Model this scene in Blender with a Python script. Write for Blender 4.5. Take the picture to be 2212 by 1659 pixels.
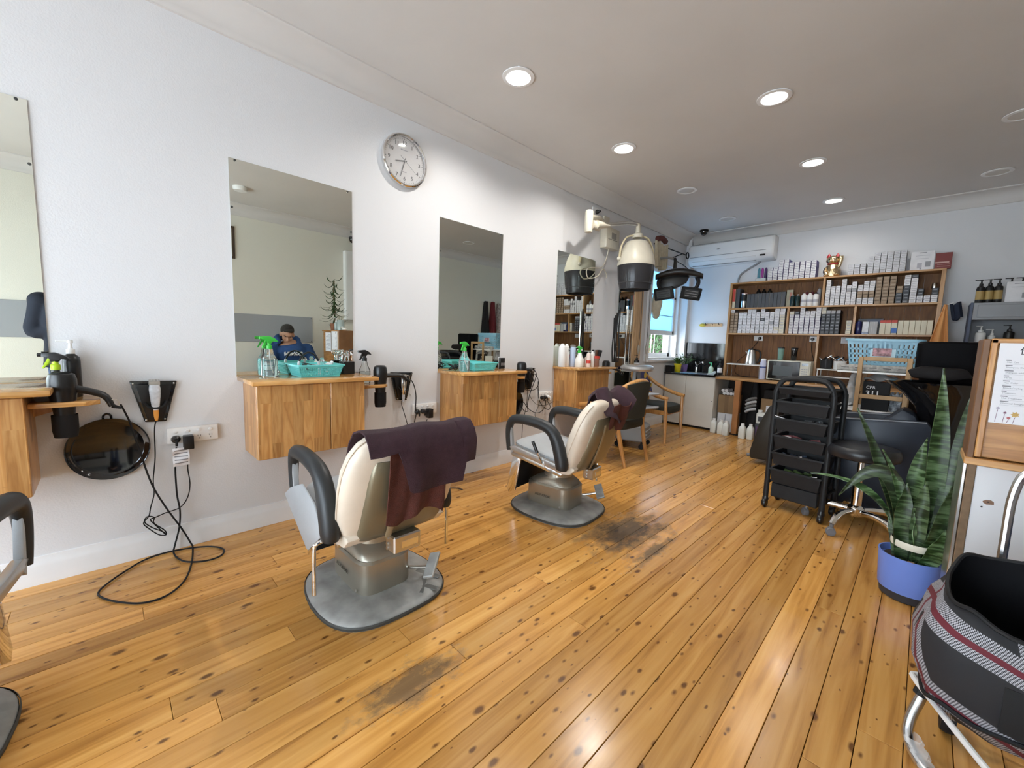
import bpy, bmesh, math, random
from mathutils import Vector, Matrix, Euler
random.seed(7)
PI = math.pi
for o in list(bpy.data.objects): bpy.data.objects.remove(o)
SC = bpy.context.scene
COL = SC.collection

# ---------------------------------------------------------------- camera, world, daylight, exposure
yaw, pit, rol = -0.787795, -0.106086, 0.03258
fwd = Vector((math.sin(yaw)*math.cos(pit), math.cos(yaw)*math.cos(pit), math.sin(pit)))
rgt = Vector((math.cos(yaw), -math.sin(yaw), 0)); upv = rgt.cross(fwd)
r2 = math.cos(rol)*rgt + math.sin(rol)*upv; u2 = -math.sin(rol)*rgt + math.cos(rol)*upv
cam = bpy.data.objects.new('camera', bpy.data.cameras.new('camera')); COL.objects.link(cam)
cam.matrix_world = Matrix(((r2.x, u2.x, -fwd.x, 2.8076), (r2.y, u2.y, -fwd.y, 0), (r2.z, u2.z, -fwd.z, 1.2), (0, 0, 0, 1)))
cam.data.sensor_fit = 'HORIZONTAL'; cam.data.sensor_width = 36; cam.data.lens = 882.36/2212*36; cam.data.clip_start = 0.03
SC.camera = cam
SC.view_settings.view_transform = 'Standard'; SC.view_settings.look = 'None'
SC.view_settings.gamma = 1; SC.view_settings.use_curve_mapping = False
SC.view_settings.exposure = -0.42
W = bpy.data.worlds.new('sky'); SC.world = W; W.use_nodes = True
W.node_tree.nodes['Background'].inputs[0].default_value = (0.80, 0.90, 1.0, 1)
W.node_tree.nodes['Background'].inputs[1].default_value = 13.0
def area(name, loc, rot, sx, sy, power, col):
    l = bpy.data.lights.new(name, 'AREA'); l.shape = 'RECTANGLE'; l.size = sx; l.size_y = sy; l.energy = power; l.color = col
    o = bpy.data.objects.new(name, l); COL.objects.link(o); o.location = loc; o.rotation_euler = rot; return o
# daylight coming in through the shopfront glass behind the camera and the sash window at the back
area('shopfront_daylight', (1.9, -2.3, 1.0), (PI/2, 0, 0), 3.4, 1.6, 105, (0.74, 0.87, 1.0))
area('sash_window_portal', (-0.32, 6.06, 1.68), (0, -PI/2, 0), 1.4, 1.1, 1, (1, 1, 1)).data.cycles.is_portal = True
LAMP_POWER = 21

# ---------------------------------------------------------------- materials
def newmat(name):
    m = bpy.data.materials.new(name); m.use_nodes = True
    return m, m.node_tree.nodes, m.node_tree.links, m.node_tree.nodes['Principled BSDF']
MATS = {}
def mat(name, col=(0.8, 0.8, 0.8), rough=0.5, metal=0, var=0.0, vscale=8, bump=0, bscale=60, coat=0, trans=0, ior=1.45, emit=None, es=0, sheen=0, spec=None, alpha=None):
    if name in MATS: return MATS[name]
    m, N, L, b = newmat(name); MATS[name] = m
    b.inputs['Base Color'].default_value = (*col, 1); b.inputs['Roughness'].default_value = rough; b.inputs['Metallic'].default_value = metal
    b.inputs['Coat Weight'].default_value = coat; b.inputs['Coat Roughness'].default_value = 0.08
    b.inputs['Transmission Weight'].default_value = trans; b.inputs['IOR'].default_value = ior
    if sheen: b.inputs['Sheen Weight'].default_value = sheen
    if spec is not None: b.inputs['Specular IOR Level'].default_value = spec
    if emit: b.inputs['Emission Color'].default_value = (*emit, 1); b.inputs['Emission Strength'].default_value = es
    if alpha is not None: b.inputs['Alpha'].default_value = alpha
    if var or bump:
        g = N.new('ShaderNodeNewGeometry'); oi = N.new('ShaderNodeObjectInfo')
        ad = N.new('ShaderNodeVectorMath'); ad.operation = 'MULTIPLY_ADD'
        L.new(oi.outputs['Random'], ad.inputs[0]); ad.inputs[1].default_value = (31, 17, 23); L.new(g.outputs['Position'], ad.inputs[2])
    if var:
        n = N.new('ShaderNodeTexNoise'); n.inputs['Scale'].default_value = vscale; n.inputs['Detail'].default_value = 4
        L.new(ad.outputs[0], n.inputs['Vector'])
        r = N.new('ShaderNodeMapRange'); r.inputs[1].default_value = 0.3; r.inputs[2].default_value = 0.7
        r.inputs[3].default_value = 1-var; r.inputs[4].default_value = 1+var
        L.new(n.outputs[0], r.inputs[0])
        mx = N.new('ShaderNodeVectorMath'); mx.operation = 'SCALE'; mx.inputs[0].default_value = col
        L.new(r.outputs[0], mx.inputs['Scale']); L.new(mx.outputs[0], b.inputs['Base Color'])
    if bump:
        n = N.new('ShaderNodeTexNoise'); n.inputs['Scale'].default_value = bscale; n.inputs['Detail'].default_value = 3
        L.new(ad.outputs[0], n.inputs['Vector'])
        bp = N.new('ShaderNodeBump'); bp.inputs['Strength'].default_value = bump; bp.inputs['Distance'].default_value = 0.01
        L.new(n.outputs[0], bp.inputs['Height']); L.new(bp.outputs[0], b.inputs['Normal'])
    return m
def ramp(N, stops):
    r = N.new('ShaderNodeValToRGB'); e = r.color_ramp.elements
    while len(e) < len(stops): e.new(0.5)
    for i, (p, c) in enumerate(stops): e[i].position = p; e[i].color = (*c, 1)
    return r
def wood(name, c1, c2, dark, along='z', strip=0.07, length=0.45, rough=0.35, coat=0.3, glued=True):
    """timber with grain along one axis; glued=True gives the tone steps of edge-glued staves"""
    m, N, L, b = newmat(name); MATS[name] = m
    g = N.new('ShaderNodeNewGeometry'); sp = N.new('ShaderNodeSeparateXYZ'); L.new(g.outputs['Position'], sp.inputs[0])
    i = 'xyz'.index(along); oth = [k for k in range(3) if k != i]
    s = N.new('ShaderNodeMath'); s.operation = 'ADD'; L.new(sp.outputs[oth[0]], s.inputs[0]); L.new(sp.outputs[oth[1]], s.inputs[1])
    oi = N.new('ShaderNodeObjectInfo'); rr = N.new('ShaderNodeMath'); rr.operation = 'MULTIPLY_ADD'; rr.inputs[1].default_value = 9.7
    L.new(oi.outputs['Random'], rr.inputs[0]); L.new(sp.outputs[i], rr.inputs[2])
    cb = N.new('ShaderNodeCombineXYZ'); L.new(rr.outputs[0], cb.inputs[0]); L.new(s.outputs[0], cb.inputs[1])
    bk = N.new('ShaderNodeTexBrick'); L.new(cb.outputs[0], bk.inputs['Vector']); bk.offset = 0.37
    bk.inputs['Color1'].default_value = (0, 0, 0, 1); bk.inputs['Color2'].default_value = (1, 1, 1, 1); bk.inputs['Mortar'].default_value = (.3, .3, .3, 1)
    bk.inputs['Scale'].default_value = 1; bk.inputs['Mortar Size'].default_value = 0.0006; bk.inputs['Brick Width'].default_value = length; bk.inputs['Row Height'].default_value = strip
    # grain: long noise, shifted for each stave
    sh = N.new('ShaderNodeMath'); sh.operation = 'MULTIPLY_ADD'; sh.inputs[1].default_value = 5.0 if glued else 0.0
    L.new(bk.outputs['Color'], sh.inputs[0]); L.new(rr.outputs[0], sh.inputs[2])
    cg = N.new('ShaderNodeCombineXYZ'); L.new(sh.outputs[0], cg.inputs[0]); L.new(s.outputs[0], cg.inputs[1])
    mp = N.new('ShaderNodeMapping'); mp.inputs['Scale'].default_value = (1.3, 15, 1); L.new(cg.outputs[0], mp.inputs[0])
    n = N.new('ShaderNodeTexNoise'); n.inputs['Scale'].default_value = 1.0; n.inputs['Detail'].default_value = 5; n.inputs['Distortion'].default_value = 0.6
    L.new(mp.outputs[0], n.inputs['Vector'])
    w = N.new('ShaderNodeMath'); w.operation = 'PINGPONG'; w.inputs[1].default_value = 0.09; L.new(n.outputs[0], w.inputs[0])
    w2 = N.new('ShaderNodeMath'); w2.operation = 'MULTIPLY'; w2.inputs[1].default_value = 11.0; L.new(w.outputs[0], w2.inputs[0])
    rp = ramp(N, [(0.0, tuple(d_*.45+c_*.55 for d_, c_ in zip(dark, c1))), (0.35, c1), (1.0, c2)]); L.new(w2.outputs[0], rp.inputs[0])
    tone = N.new('ShaderNodeMapRange'); tone.inputs[3].default_value = 0.78 if glued else 1; tone.inputs[4].default_value = 1.15 if glued else 1
    L.new(bk.outputs['Color'], tone.inputs[0])
    mx = N.new('ShaderNodeVectorMath'); mx.operation = 'SCALE'; L.new(rp.outputs[0], mx.inputs[0]); L.new(tone.outputs[0], mx.inputs['Scale'])
    L.new(mx.outputs[0], b.inputs['Base Color']); b.inputs['Roughness'].default_value = rough; b.inputs['Coat Weight'].default_value = coat; b.inputs['Coat Roughness'].default_value = 0.15
    return m
def floor_mat():
    m, N, L, b = newmat('cypress_floor_boards')
    g = N.new('ShaderNodeNewGeometry'); oi = N.new('ShaderNodeObjectInfo')
    ad = N.new('ShaderNodeVectorMath'); ad.operation = 'MULTIPLY_ADD'
    L.new(oi.outputs['Random'], ad.inputs[0]); ad.inputs[1].default_value = (3, 71, 0); L.new(g.outputs['Position'], ad.inputs[2])
    mp = N.new('ShaderNodeMapping'); mp.inputs['Scale'].default_value = (26, 1.5, 1); L.new(ad.outputs[0], mp.inputs[0])
    n = N.new('ShaderNodeTexNoise'); n.inputs['Scale'].default_value = 1; n.inputs['Detail'].default_value = 6; n.inputs['Distortion'].default_value = 0.8; L.new(mp.outputs[0], n.inputs['Vector'])
    rp = ramp(N, [(0.28, (0.40, 0.175, 0.038)), (0.45, (0.60, 0.290, 0.070)), (0.62, (0.70, 0.365, 0.100)), (0.8, (0.75, 0.42, 0.13))]); L.new(n.outputs[0], rp.inputs[0])
    tone = N.new('ShaderNodeMapRange'); tone.inputs[3].default_value = 0.74; tone.inputs[4].default_value = 1.16; L.new(oi.outputs['Random'], tone.inputs[0])
    sc = N.new('ShaderNodeVectorMath'); sc.operation = 'SCALE'; L.new(rp.outputs[0], sc.inputs[0]); L.new(tone.outputs[0], sc.inputs['Scale'])
    prev = sc.outputs[0]; masks = []
    def knots(scale, thr, soft, jitter, col, keep, base):
        nonlocal prev
        k = N.new('ShaderNodeMapping'); k.inputs['Scale'].default_value = scale; L.new(ad.outputs[0], k.inputs[0])
        ns = N.new('ShaderNodeTexNoise'); ns.inputs['Scale'].default_value = 30; L.new(ad.outputs[0], ns.inputs['Vector'])
        nd = N.new('ShaderNodeVectorMath'); nd.operation = 'MULTIPLY_ADD'; L.new(ns.outputs[1], nd.inputs[0]); nd.inputs[1].default_value = (jitter,)*3; L.new(k.outputs[0], nd.inputs[2])
        v = N.new('ShaderNodeTexVoronoi'); v.inputs['Scale'].default_value = 1; v.inputs['Randomness'].default_value = 1; v.voronoi_dimensions = '2D'; L.new(nd.outputs[0], v.inputs['Vector'])
        s1 = N.new('ShaderNodeSeparateXYZ'); L.new(v.outputs['Color'], s1.inputs[0])
        th = N.new('ShaderNodeMath'); th.operation = 'MULTIPLY'; L.new(s1.outputs[0], th.inputs[0]); th.inputs[1].default_value = thr
        dv = N.new('ShaderNodeMath'); dv.operation = 'DIVIDE'; L.new(v.outputs['Distance'], dv.inputs[0]); L.new(th.outputs[0], dv.inputs[1])
        mr = N.new('ShaderNodeMapRange'); mr.inputs[1].default_value = 1-soft; mr.inputs[2].default_value = 1+soft; mr.inputs[3].default_value = 1; mr.inputs[4].default_value = 0; L.new(dv.outputs[0], mr.inputs[0])
        gt = N.new('ShaderNodeMath'); gt.operation = 'LESS_THAN'; L.new(s1.outputs[1], gt.inputs[0]); gt.inputs[1].default_value = keep
        ml = N.new('ShaderNodeMath'); ml.operation = 'MULTIPLY'; L.new(mr.outputs[0], ml.inputs[0]); L.new(gt.outputs[0], ml.inputs[1])
        ml2 = N.new('ShaderNodeMath'); ml2.operation = 'MULTIPLY'; L.new(ml.outputs[0], ml2.inputs[0]); ml2.inputs[1].default_value = base
        mx = N.new('ShaderNodeMix'); mx.data_type = 'RGBA'; L.new(ml2.outputs[0], mx.inputs[0]); L.new(prev, mx.inputs[6]); mx.inputs[7].default_value = (*col, 1); prev = mx.outputs[2]
    knots((10, 5.0, 0), 0.115, 0.35, 0.08, (0.09, 0.030, 0.008), 0.50, 0.85)
    knots((22, 10, 0), 0.13, 0.6, 0.06, (0.10, 0.035, 0.012), 0.36, 0.8)
    # worn, blackened patches behind the chairs (stains with a shape of their own)
    def stain(cx, cy, rx, ry, amt, sc_=9):
        nonlocal prev
        sp = N.new('ShaderNodeVectorMath'); sp.operation = 'SUBTRACT'; L.new(g.outputs['Position'], sp.inputs[0]); sp.inputs[1].default_value = (cx, cy, 0)
        dvv = N.new('ShaderNodeVectorMath'); dvv.operation = 'DIVIDE'; L.new(sp.outputs[0], dvv.inputs[0]); dvv.inputs[1].default_value = (rx, ry, 1)
        ln = N.new('ShaderNodeVectorMath'); ln.operation = 'LENGTH'; L.new(dvv.outputs[0], ln.inputs[0])
        k = N.new('ShaderNodeMapping'); k.inputs['Scale'].default_value = (sc_*1.6, sc_*.8, 1); L.new(g.outputs['Position'], k.inputs[0])
        nn = N.new('ShaderNodeTexNoise'); nn.inputs['Scale'].default_value = 1; nn.inputs['Detail'].default_value = 7; nn.inputs['Roughness'].default_value = 0.7; L.new(k.outputs[0], nn.inputs['Vector'])
        a = N.new('ShaderNodeMath'); a.operation = 'MULTIPLY_ADD'; L.new(nn.outputs[0], a.inputs[0]); a.inputs[1].default_value = -2.6; L.new(ln.outputs[1], a.inputs[2])
        mr = N.new('ShaderNodeMapRange'); mr.inputs[1].default_value = -0.95; mr.inputs[2].default_value = -0.35; mr.inputs[3].default_value = amt; mr.inputs[4].default_value = 0; L.new(a.outputs[0], mr.inputs[0])
        mx = N.new('ShaderNodeMix'); mx.data_type = 'RGBA'; L.new(mr.outputs[0], mx.inputs[0]); L.new(prev, mx.inputs[6]); mx.inputs[7].default_value = (0.060, 0.052, 0.042, 1); prev = mx.outputs[2]; masks.append(mr.outputs[0])
    stain(1.56, 2.32, 0.24, 0.42, 0.85)
    stain(1.80, 2.22, 0.05, 0.34, 0.8, 14)
    stain(1.66, 0.70, 0.10, 0.24, 0.7, 14)
    L.new(prev, b.inputs['Base Color'])
    rn = N.new('ShaderNodeTexNoise'); rn.inputs['Scale'].default_value = 5; rn.inputs['Detail'].default_value = 4; L.new(g.outputs['Position'], rn.inputs['Vector'])
    rm = N.new('ShaderNodeMapRange'); rm.inputs[3].default_value = 0.13; rm.inputs[4].default_value = 0.30; L.new(rn.outputs[0], rm.inputs[0]); ro = rm.outputs[0]
    for q in masks:
        a = N.new('ShaderNodeMath'); a.operation = 'MULTIPLY_ADD'; L.new(q, a.inputs[0]); a.inputs[1].default_value = .45; L.new(ro, a.inputs[2]); ro = a.outputs[0]
    L.new(ro, b.inputs['Roughness'])
    bp = N.new('ShaderNodeBump'); bp.inputs['Strength'].default_value = 0.08; bp.inputs['Distance'].default_value = 0.004; L.new(rn.outputs[0], bp.inputs['Height']); L.new(bp.outputs[0], b.inputs['Normal'])
    b.inputs['Specular IOR Level'].default_value = 0.5
    return m
WALL = mat('white_wall_paint', (0.715, 0.72, 0.735), 0.6, bump=0.12, bscale=140)
CEIL = mat('white_ceiling_paint', (0.64, 0.62, 0.60), 0.7, var=0.03, vscale=1.5)
TRIM = mat('white_gloss_trim', (0.80, 0.80, 0.80), 0.35, var=0.04, vscale=5)
FLOOR = floor_mat()
PINE = wood('glued_pine_panel', (0.52, 0.25, 0.075), (0.62, 0.335, 0.12), (0.34, 0.135, 0.035), 'z', 0.055, 0.36)
PINEY = wood('pine_top_board', (0.58, 0.29, 0.085), (0.68, 0.38, 0.14), (0.40, 0.17, 0.045), 'y', 0.09, 2.0, rough=0.18, coat=0.6)
SHELFW = wood('shelf_pine_horizontal', (0.42, 0.225, 0.085), (0.50, 0.285, 0.12), (0.28, 0.13, 0.045), 'x', 0.3, 3, glued=False, coat=0.05)
SHELFV = wood('shelf_pine_vertical', (0.42, 0.225, 0.085), (0.50, 0.285, 0.12), (0.28, 0.13, 0.045), 'z', 0.3, 3, glued=False, coat=0.05)
BACKB = wood('shelf_lining_boards', (0.19, 0.075, 0.020), (0.24, 0.105, 0.030), (0.10, 0.036, 0.010), 'z', 0.13, 3, glued=False, coat=0.0, rough=.6)
BEECH = wood('honey_beech', (0.50, 0.24, 0.065), (0.60, 0.31, 0.10), (0.36, 0.15, 0.04), 'z', 0.2, 2, glued=False)
RAWP = wood('raw_pine', (0.62, 0.40, 0.21), (0.70, 0.48, 0.27), (0.42, 0.24, 0.10), 'z', 0.3, 3, glued=False, coat=0, rough=0.6)
OAK = wood('desk_timber', (0.44, 0.20, 0.055), (0.56, 0.28, 0.085), (0.28, 0.11, 0.03), 'x', 0.16, 2, glued=False)
BLACK = mat('black_plastic', (0.012, 0.012, 0.013), 0.32)
BLACKM = mat('black_matt', (0.012, 0.012, 0.013), 0.65, spec=.3)
BLACKG = mat('black_gloss', (0.006, 0.006, 0.007), 0.08, coat=0.5)
WHITEP = mat('white_plastic', (0.82, 0.82, 0.81), 0.35)
IVORY = mat('ivory_plastic', (0.62, 0.575, 0.47), 0.35, var=0.05, vscale=12)
CHROME = mat('chrome', (0.80, 0.80, 0.80), 0.07, metal=1)
STEEL = mat('brushed_steel', (0.62, 0.61, 0.59), 0.28, metal=1, var=0.05, vscale=30)
SILVER = mat('silver_paint', (0.55, 0.55, 0.55), 0.25, metal=0.7)
MIRROR = mat('mirror_glass', (0.80, 0.83, 0.77), 0.0, metal=1)
GLASS = mat('clear_glass', (0.95, 0.97, 0.97), 0.02, trans=1, ior=1.45)
CLEARP = mat('clear_plastic', (0.90, 0.94, 0.94), 0.05, trans=0.92, ior=1.2)
PAPER = mat('paper_white', (0.80, 0.80, 0.83), 0.7, var=0.02)
INK = mat('black_ink', (0.02, 0.02, 0.025), 0.6)
PAPERW = PAPER
# ---------------------------------------------------------------- mesh helpers
class MB:
    def __init__(s): s.bm = bmesh.new(); s.xf = None; s.mi = 0
    def _v(s, p):
        p = Vector(p)
        return s.bm.verts.new(s.xf @ p if s.xf else p)
    def _f(s, vs):
        try:
            f = s.bm.faces.new(vs); f.material_index = s.mi; return f
        except ValueError: return None
    def box(s, x0, x1, y0, y1, z0, z1, bev=0, seg=1):
        t = bmesh.new(); bmesh.ops.create_cube(t, size=1)
        for v in t.verts: v.co = Vector(((x0+x1)/2+v.co.x*(x1-x0), (y0+y1)/2+v.co.y*(y1-y0), (z0+z1)/2+v.co.z*(z1-z0)))
        if bev: bmesh.ops.bevel(t, geom=list(t.edges), offset=bev, segments=seg, affect='EDGES', profile=0.5)
        s._merge(t); return s
    def _merge(s, t):
        mp = {v: s._v(v.co) for v in t.verts}
        for f in t.faces: s._f([mp[v] for v in f.verts])
        t.free()
    def rings(s, rs, cap=True, closed=True):
        vs = [[s._v(p) for p in r] for r in rs]; n = len(vs[0])
        for a, b in zip(vs, vs[1:]):
            for i in range(n if closed else n-1):
                j = (i+1) % n; s._f([a[i], a[j], b[j], b[i]])
        if cap and closed:
            s._f(vs[0][::-1]); s._f(vs[-1])
        return s
    def lathe(s, prof, n=24, o=(0, 0, 0), ax='z', sx=1, sy=1, cap=True):
        rs = []
        for r, z in prof:
            r = max(r, 0.0004); ring = []
            for i in range(n):
                a = 2*PI*i/n; u, v = r*math.cos(a)*sx, r*math.sin(a)*sy
                p = {'z': (u, v, z), 'x': (z, u, v), 'y': (v, z, u)}[ax]
                ring.append((p[0]+o[0], p[1]+o[1], p[2]+o[2]))
            rs.append(ring)
        return s.rings(rs, cap)
    def tube(s, pts, r, n=8, sub=0, radii=None, flat=1.0, closed=False):
        P = [Vector(p) for p in pts]
        if sub:
            Q = []; m = len(P)
            for i in range(m-1 if not closed else m):
                p0, p1, p2, p3 = (P[(i-1) % m], P[i], P[(i+1) % m], P[(i+2) % m]) if closed else (P[max(i-1, 0)], P[i], P[i+1], P[min(i+2, m-1)])
                for k in range(sub):
                    t = k/sub
                    Q.append(0.5*((2*p1)+(p2-p0)*t+(2*p0-5*p1+4*p2-p3)*t*t+(3*p1-p0-3*p2+p3)*t**3))
            if not closed: Q.append(P[-1])
            if radii:
                R = []
                for i in range(len(Q)):
                    t = i/(len(Q)-1)*(len(radii)-1); k = min(int(t), len(radii)-2); R.append(radii[k]+(radii[k+1]-radii[k])*(t-k))
                radii = R
            P = Q
        m = len(P); rs = []; nv = None
        for i, p in enumerate(P):
            d = (P[(i+1) % m]-P[i-1]) if closed else (P[min(i+1, m-1)]-P[max(i-1, 0)])
            d = d.normalized() if d.length > 1e-9 else Vector((0, 0, 1))
            if nv is None:
                nv = d.cross(Vector((0, 0, 1)))
                if nv.length < 0.1: nv = d.cross(Vector((1, 0, 0)))
            nv = (nv-d*nv.dot(d)).normalized(); bv = d.cross(nv)
            q = radii[i] if radii else r
            rs.append([p+nv*q*math.cos(2*PI*k/n)+bv*q*flat*math.sin(2*PI*k/n) for k in range(n)])
        if closed: rs.append(rs[0])
        return s.rings(rs, not closed)
    def cyl(s, a, b, r, r1=None, n=14): return s.tube([a, b], r, n, radii=[r, r if r1 is None else r1])
    def prism(s, poly, a, b, plane='xy', bev=0):
        f = {'xy': lambda u, v, w: (u, v, w), 'xz': lambda u, v, w: (u, w, v), 'yz': lambda u, v, w: (w, u, v)}[plane]
        t = bmesh.new()
        A = [t.verts.new(f(u, v, a)) for u, v in poly]; Bv = [t.verts.new(f(u, v, b)) for u, v in poly]; n = len(poly)
        t.faces.new(A[::-1]); t.faces.new(Bv)
        for i in range(n): t.faces.new([A[i], A[(i+1) % n], Bv[(i+1) % n], Bv[i]])
        if bev: bmesh.ops.bevel(t, geom=list(t.edges), offset=bev, segments=2, affect='EDGES', profile=0.5)
        s._merge(t); return s
    def ell(s, c, r, nu=16, nv=10):
        rs = []
        for j in range(nv+1):
            a = PI*j/nv; q = max(math.sin(a), 0.002)
            rs.append([(c[0]+r[0]*q*math.cos(2*PI*i/nu), c[1]+r[1]*q*math.sin(2*PI*i/nu), c[2]-r[2]*math.cos(a)) for i in range(nu)])
        return s.rings(rs)
    def grid(s, fn, nu, nv, thick=0.0):
        P = [[Vector(fn(i/nu, j/nv)) for j in range(nv+1)] for i in range(nu+1)]
        if not thick:
            V = [[s._v(p) for p in r] for r in P]
            for i in range(nu):
                for j in range(nv): s._f([V[i][j], V[i+1][j], V[i+1][j+1], V[i][j+1]])
            return s
        Nn = [[None]*(nv+1) for _ in range(nu+1)]
        for i in range(nu+1):
            for j in range(nv+1):
                a = P[min(i+1, nu)][j]-P[max(i-1, 0)][j]; b = P[i][min(j+1, nv)]-P[i][max(j-1, 0)]
                c = a.cross(b); Nn[i][j] = c.normalized() if c.length > 1e-12 else Vector((0, 0, 1))
        A = [[s._v(P[i][j]+Nn[i][j]*thick/2) for j in range(nv+1)] for i in range(nu+1)]
        Bq = [[s._v(P[i][j]-Nn[i][j]*thick/2) for j in range(nv+1)] for i in range(nu+1)]
        for i in range(nu):
            for j in range(nv):
                s._f([A[i][j], A[i+1][j], A[i+1][j+1], A[i][j+1]]); s._f([Bq[i][j], Bq[i][j+1], Bq[i+1][j+1], Bq[i+1][j]])
        for i in range(nu):
            s._f([A[i][0], Bq[i][0], Bq[i+1][0], A[i+1][0]]); s._f([A[i][nv], A[i+1][nv], Bq[i+1][nv], Bq[i][nv]])
        for j in range(nv):
            s._f([A[0][j], A[0][j+1], Bq[0][j+1], Bq[0][j]]); s._f([A[nu][j], Bq[nu][j], Bq[nu][j+1], A[nu][j+1]])
        return s
    def mesh(s, name, mats, smooth=35):
        bmesh.ops.recalc_face_normals(s.bm, faces=s.bm.faces)
        me = bpy.data.meshes.new(name); s.bm.to_mesh(me); s.bm.free()
        for m in (mats if isinstance(mats, (list, tuple)) else [mats]): me.materials.append(m)
        if smooth:
            me.polygons.foreach_set('use_smooth', [True]*len(me.polygons)); me.set_sharp_from_angle(angle=math.radians(smooth))
        return me
def ob(name, b, m, parent=None, loc=None, rot=None, smooth=35):
    me = b.mesh(name, m, smooth) if isinstance(b, MB) else b
    o = bpy.data.objects.new(name, me); COL.objects.link(o)
    if parent: o.parent = parent
    if loc: o.location = loc
    if rot: o.rotation_euler = rot
    return o
def tag(o, label, cat, group=None, kind=None):
    o['label'] = label; o['category'] = cat
    if group: o['group'] = group
    if kind: o['kind'] = kind
    return o
def thing(name, label, cat, loc=(0, 0, 0), rz=0, group=None):
    o = bpy.data.objects.new(name, None); COL.objects.link(o); o.empty_display_size = 0.05
    o.location = loc; o.rotation_euler = (0, 0, rz); return tag(o, label, cat, group)
def struct(name, b, m, label=None, smooth=35, parent=None):
    o = ob(name, b, m, parent, smooth=smooth)
    if not parent:
        o['kind'] = 'structure'
        if label: o['label'] = label
        o['category'] = name.split('_')[0]
    return o
def kids(o): return [c for c in COL.objects if c.parent == o]
def dup(o, loc, rz, label, group=None):
    r = o.copy(); COL.objects.link(r); r.location = loc; r.rotation_euler = (o.rotation_euler.x, o.rotation_euler.y, rz); r['label'] = label
    if group: r['group'] = group
    for c in kids(o):
        d = c.copy(); COL.objects.link(d); d.parent = r
        for e in kids(c):
            g = e.copy(); COL.objects.link(g); g.parent = d
    return r
ORD = ('first', 'second', 'third', 'fourth', 'fifth', 'sixth', 'seventh', 'eighth', 'ninth', 'tenth', 'eleventh', 'twelfth', 'thirteenth', 'fourteenth', 'fifteenth', 'sixteenth', 'seventeenth', 'eighteenth')
def text(s, size, loc, rot, m, parent=None, name='lettering', ext=0.0004, align='CENTER', sx=1, bold=0):
    c = bpy.data.curves.new(name, 'FONT'); c.body = s; c.size = size; c.extrude = ext; c.align_x = align; c.align_y = 'CENTER'; c.offset = bold; c.resolution_u = 3
    t = bpy.data.objects.new(name, c); COL.objects.link(t)
    bpy.context.view_layer.update()
    me = bpy.data.meshes.new_from_object(t.evaluated_get(bpy.context.evaluated_depsgraph_get()))
    bpy.data.objects.remove(t); me.materials.clear(); me.materials.append(m)
    o = bpy.data.objects.new(name, me); COL.objects.link(o); o.location = loc; o.rotation_euler = rot; o.scale = (sx, 1, 1)
    if parent: o.parent = parent
    return o
FX = (PI/2, 0, PI/2)      # text facing +x (reads along +y)
FY = (PI/2, 0, 0)         # text facing -y (reads along +x)
def mb(): return MB()
def sq(a, n):             # superellipse unit point
    c, s_ = math.cos(a), math.sin(a)
    return math.copysign(abs(c)**(2/n), c), math.copysign(abs(s_)**(2/n), s_)
def sring(cx, cy, z, rx, ry, n=4, k=32): return [(cx+rx*sq(2*PI*i/k, n)[0], cy+ry*sq(2*PI*i/k, n)[1], z) for i in range(k)]

# ---------------------------------------------------------------- room shell
H = 2.91; YB = 6.68; XR = 4.0; YF = -2.45
fl = bpy.data.objects.new('floor', None); COL.objects.link(fl); fl['kind'] = 'structure'; fl['category'] = 'floor'; fl['label'] = 'glossy knotty cypress pine floorboards'
x = 2.5576-0.1065*24; i = 0
while x < XR:
    x0, x1 = max(x, 0), min(x+0.1065, XR)
    y = YF - random.random()*2.5
    while y < YB:
        ln = random.choice((1.5, 2.1, 2.7, 3.3, 4.2))*random.uniform(.85, 1.15); a, b_ = max(y, YF), min(y+ln, YB)
        if b_-a > 0.15 and x1-x0 > 0.01:
            t = mb(); t.box(x0+0.0011, x1-0.0011, a+0.0007, b_-0.0007, -0.02, random.uniform(-.0008, 0), 0.0012); ob('plank', t, FLOOR, fl, smooth=0)
        y += ln
    x += 0.1065; i += 1
sub = mb(); sub.box(-.3, XR+.2, YF-.2, YB+.2, -0.06, -0.021); ob('subfloor', sub, mat('dark_subfloor', (0.02, 0.012, 0.006), 0.8), fl)
t = mb(); RX0, RX1 = .768-.073, .768+.073; ys = [YF-.2, 1.998-.073, 1.998+.073, 3.315-.073, 3.315+.073, YB+.2]
t.box(-.4, RX0, YF-.2, YB+.2, H, H+.06); t.box(RX1, XR+.2, YF-.2, YB+.2, H, H+.06)
for k in range(0, 6, 2): t.box(RX0, RX1, ys[k], ys[k+1], H, H+.06)
struct('ceiling', t, CEIL, 'plain off-white plaster ceiling')
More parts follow.
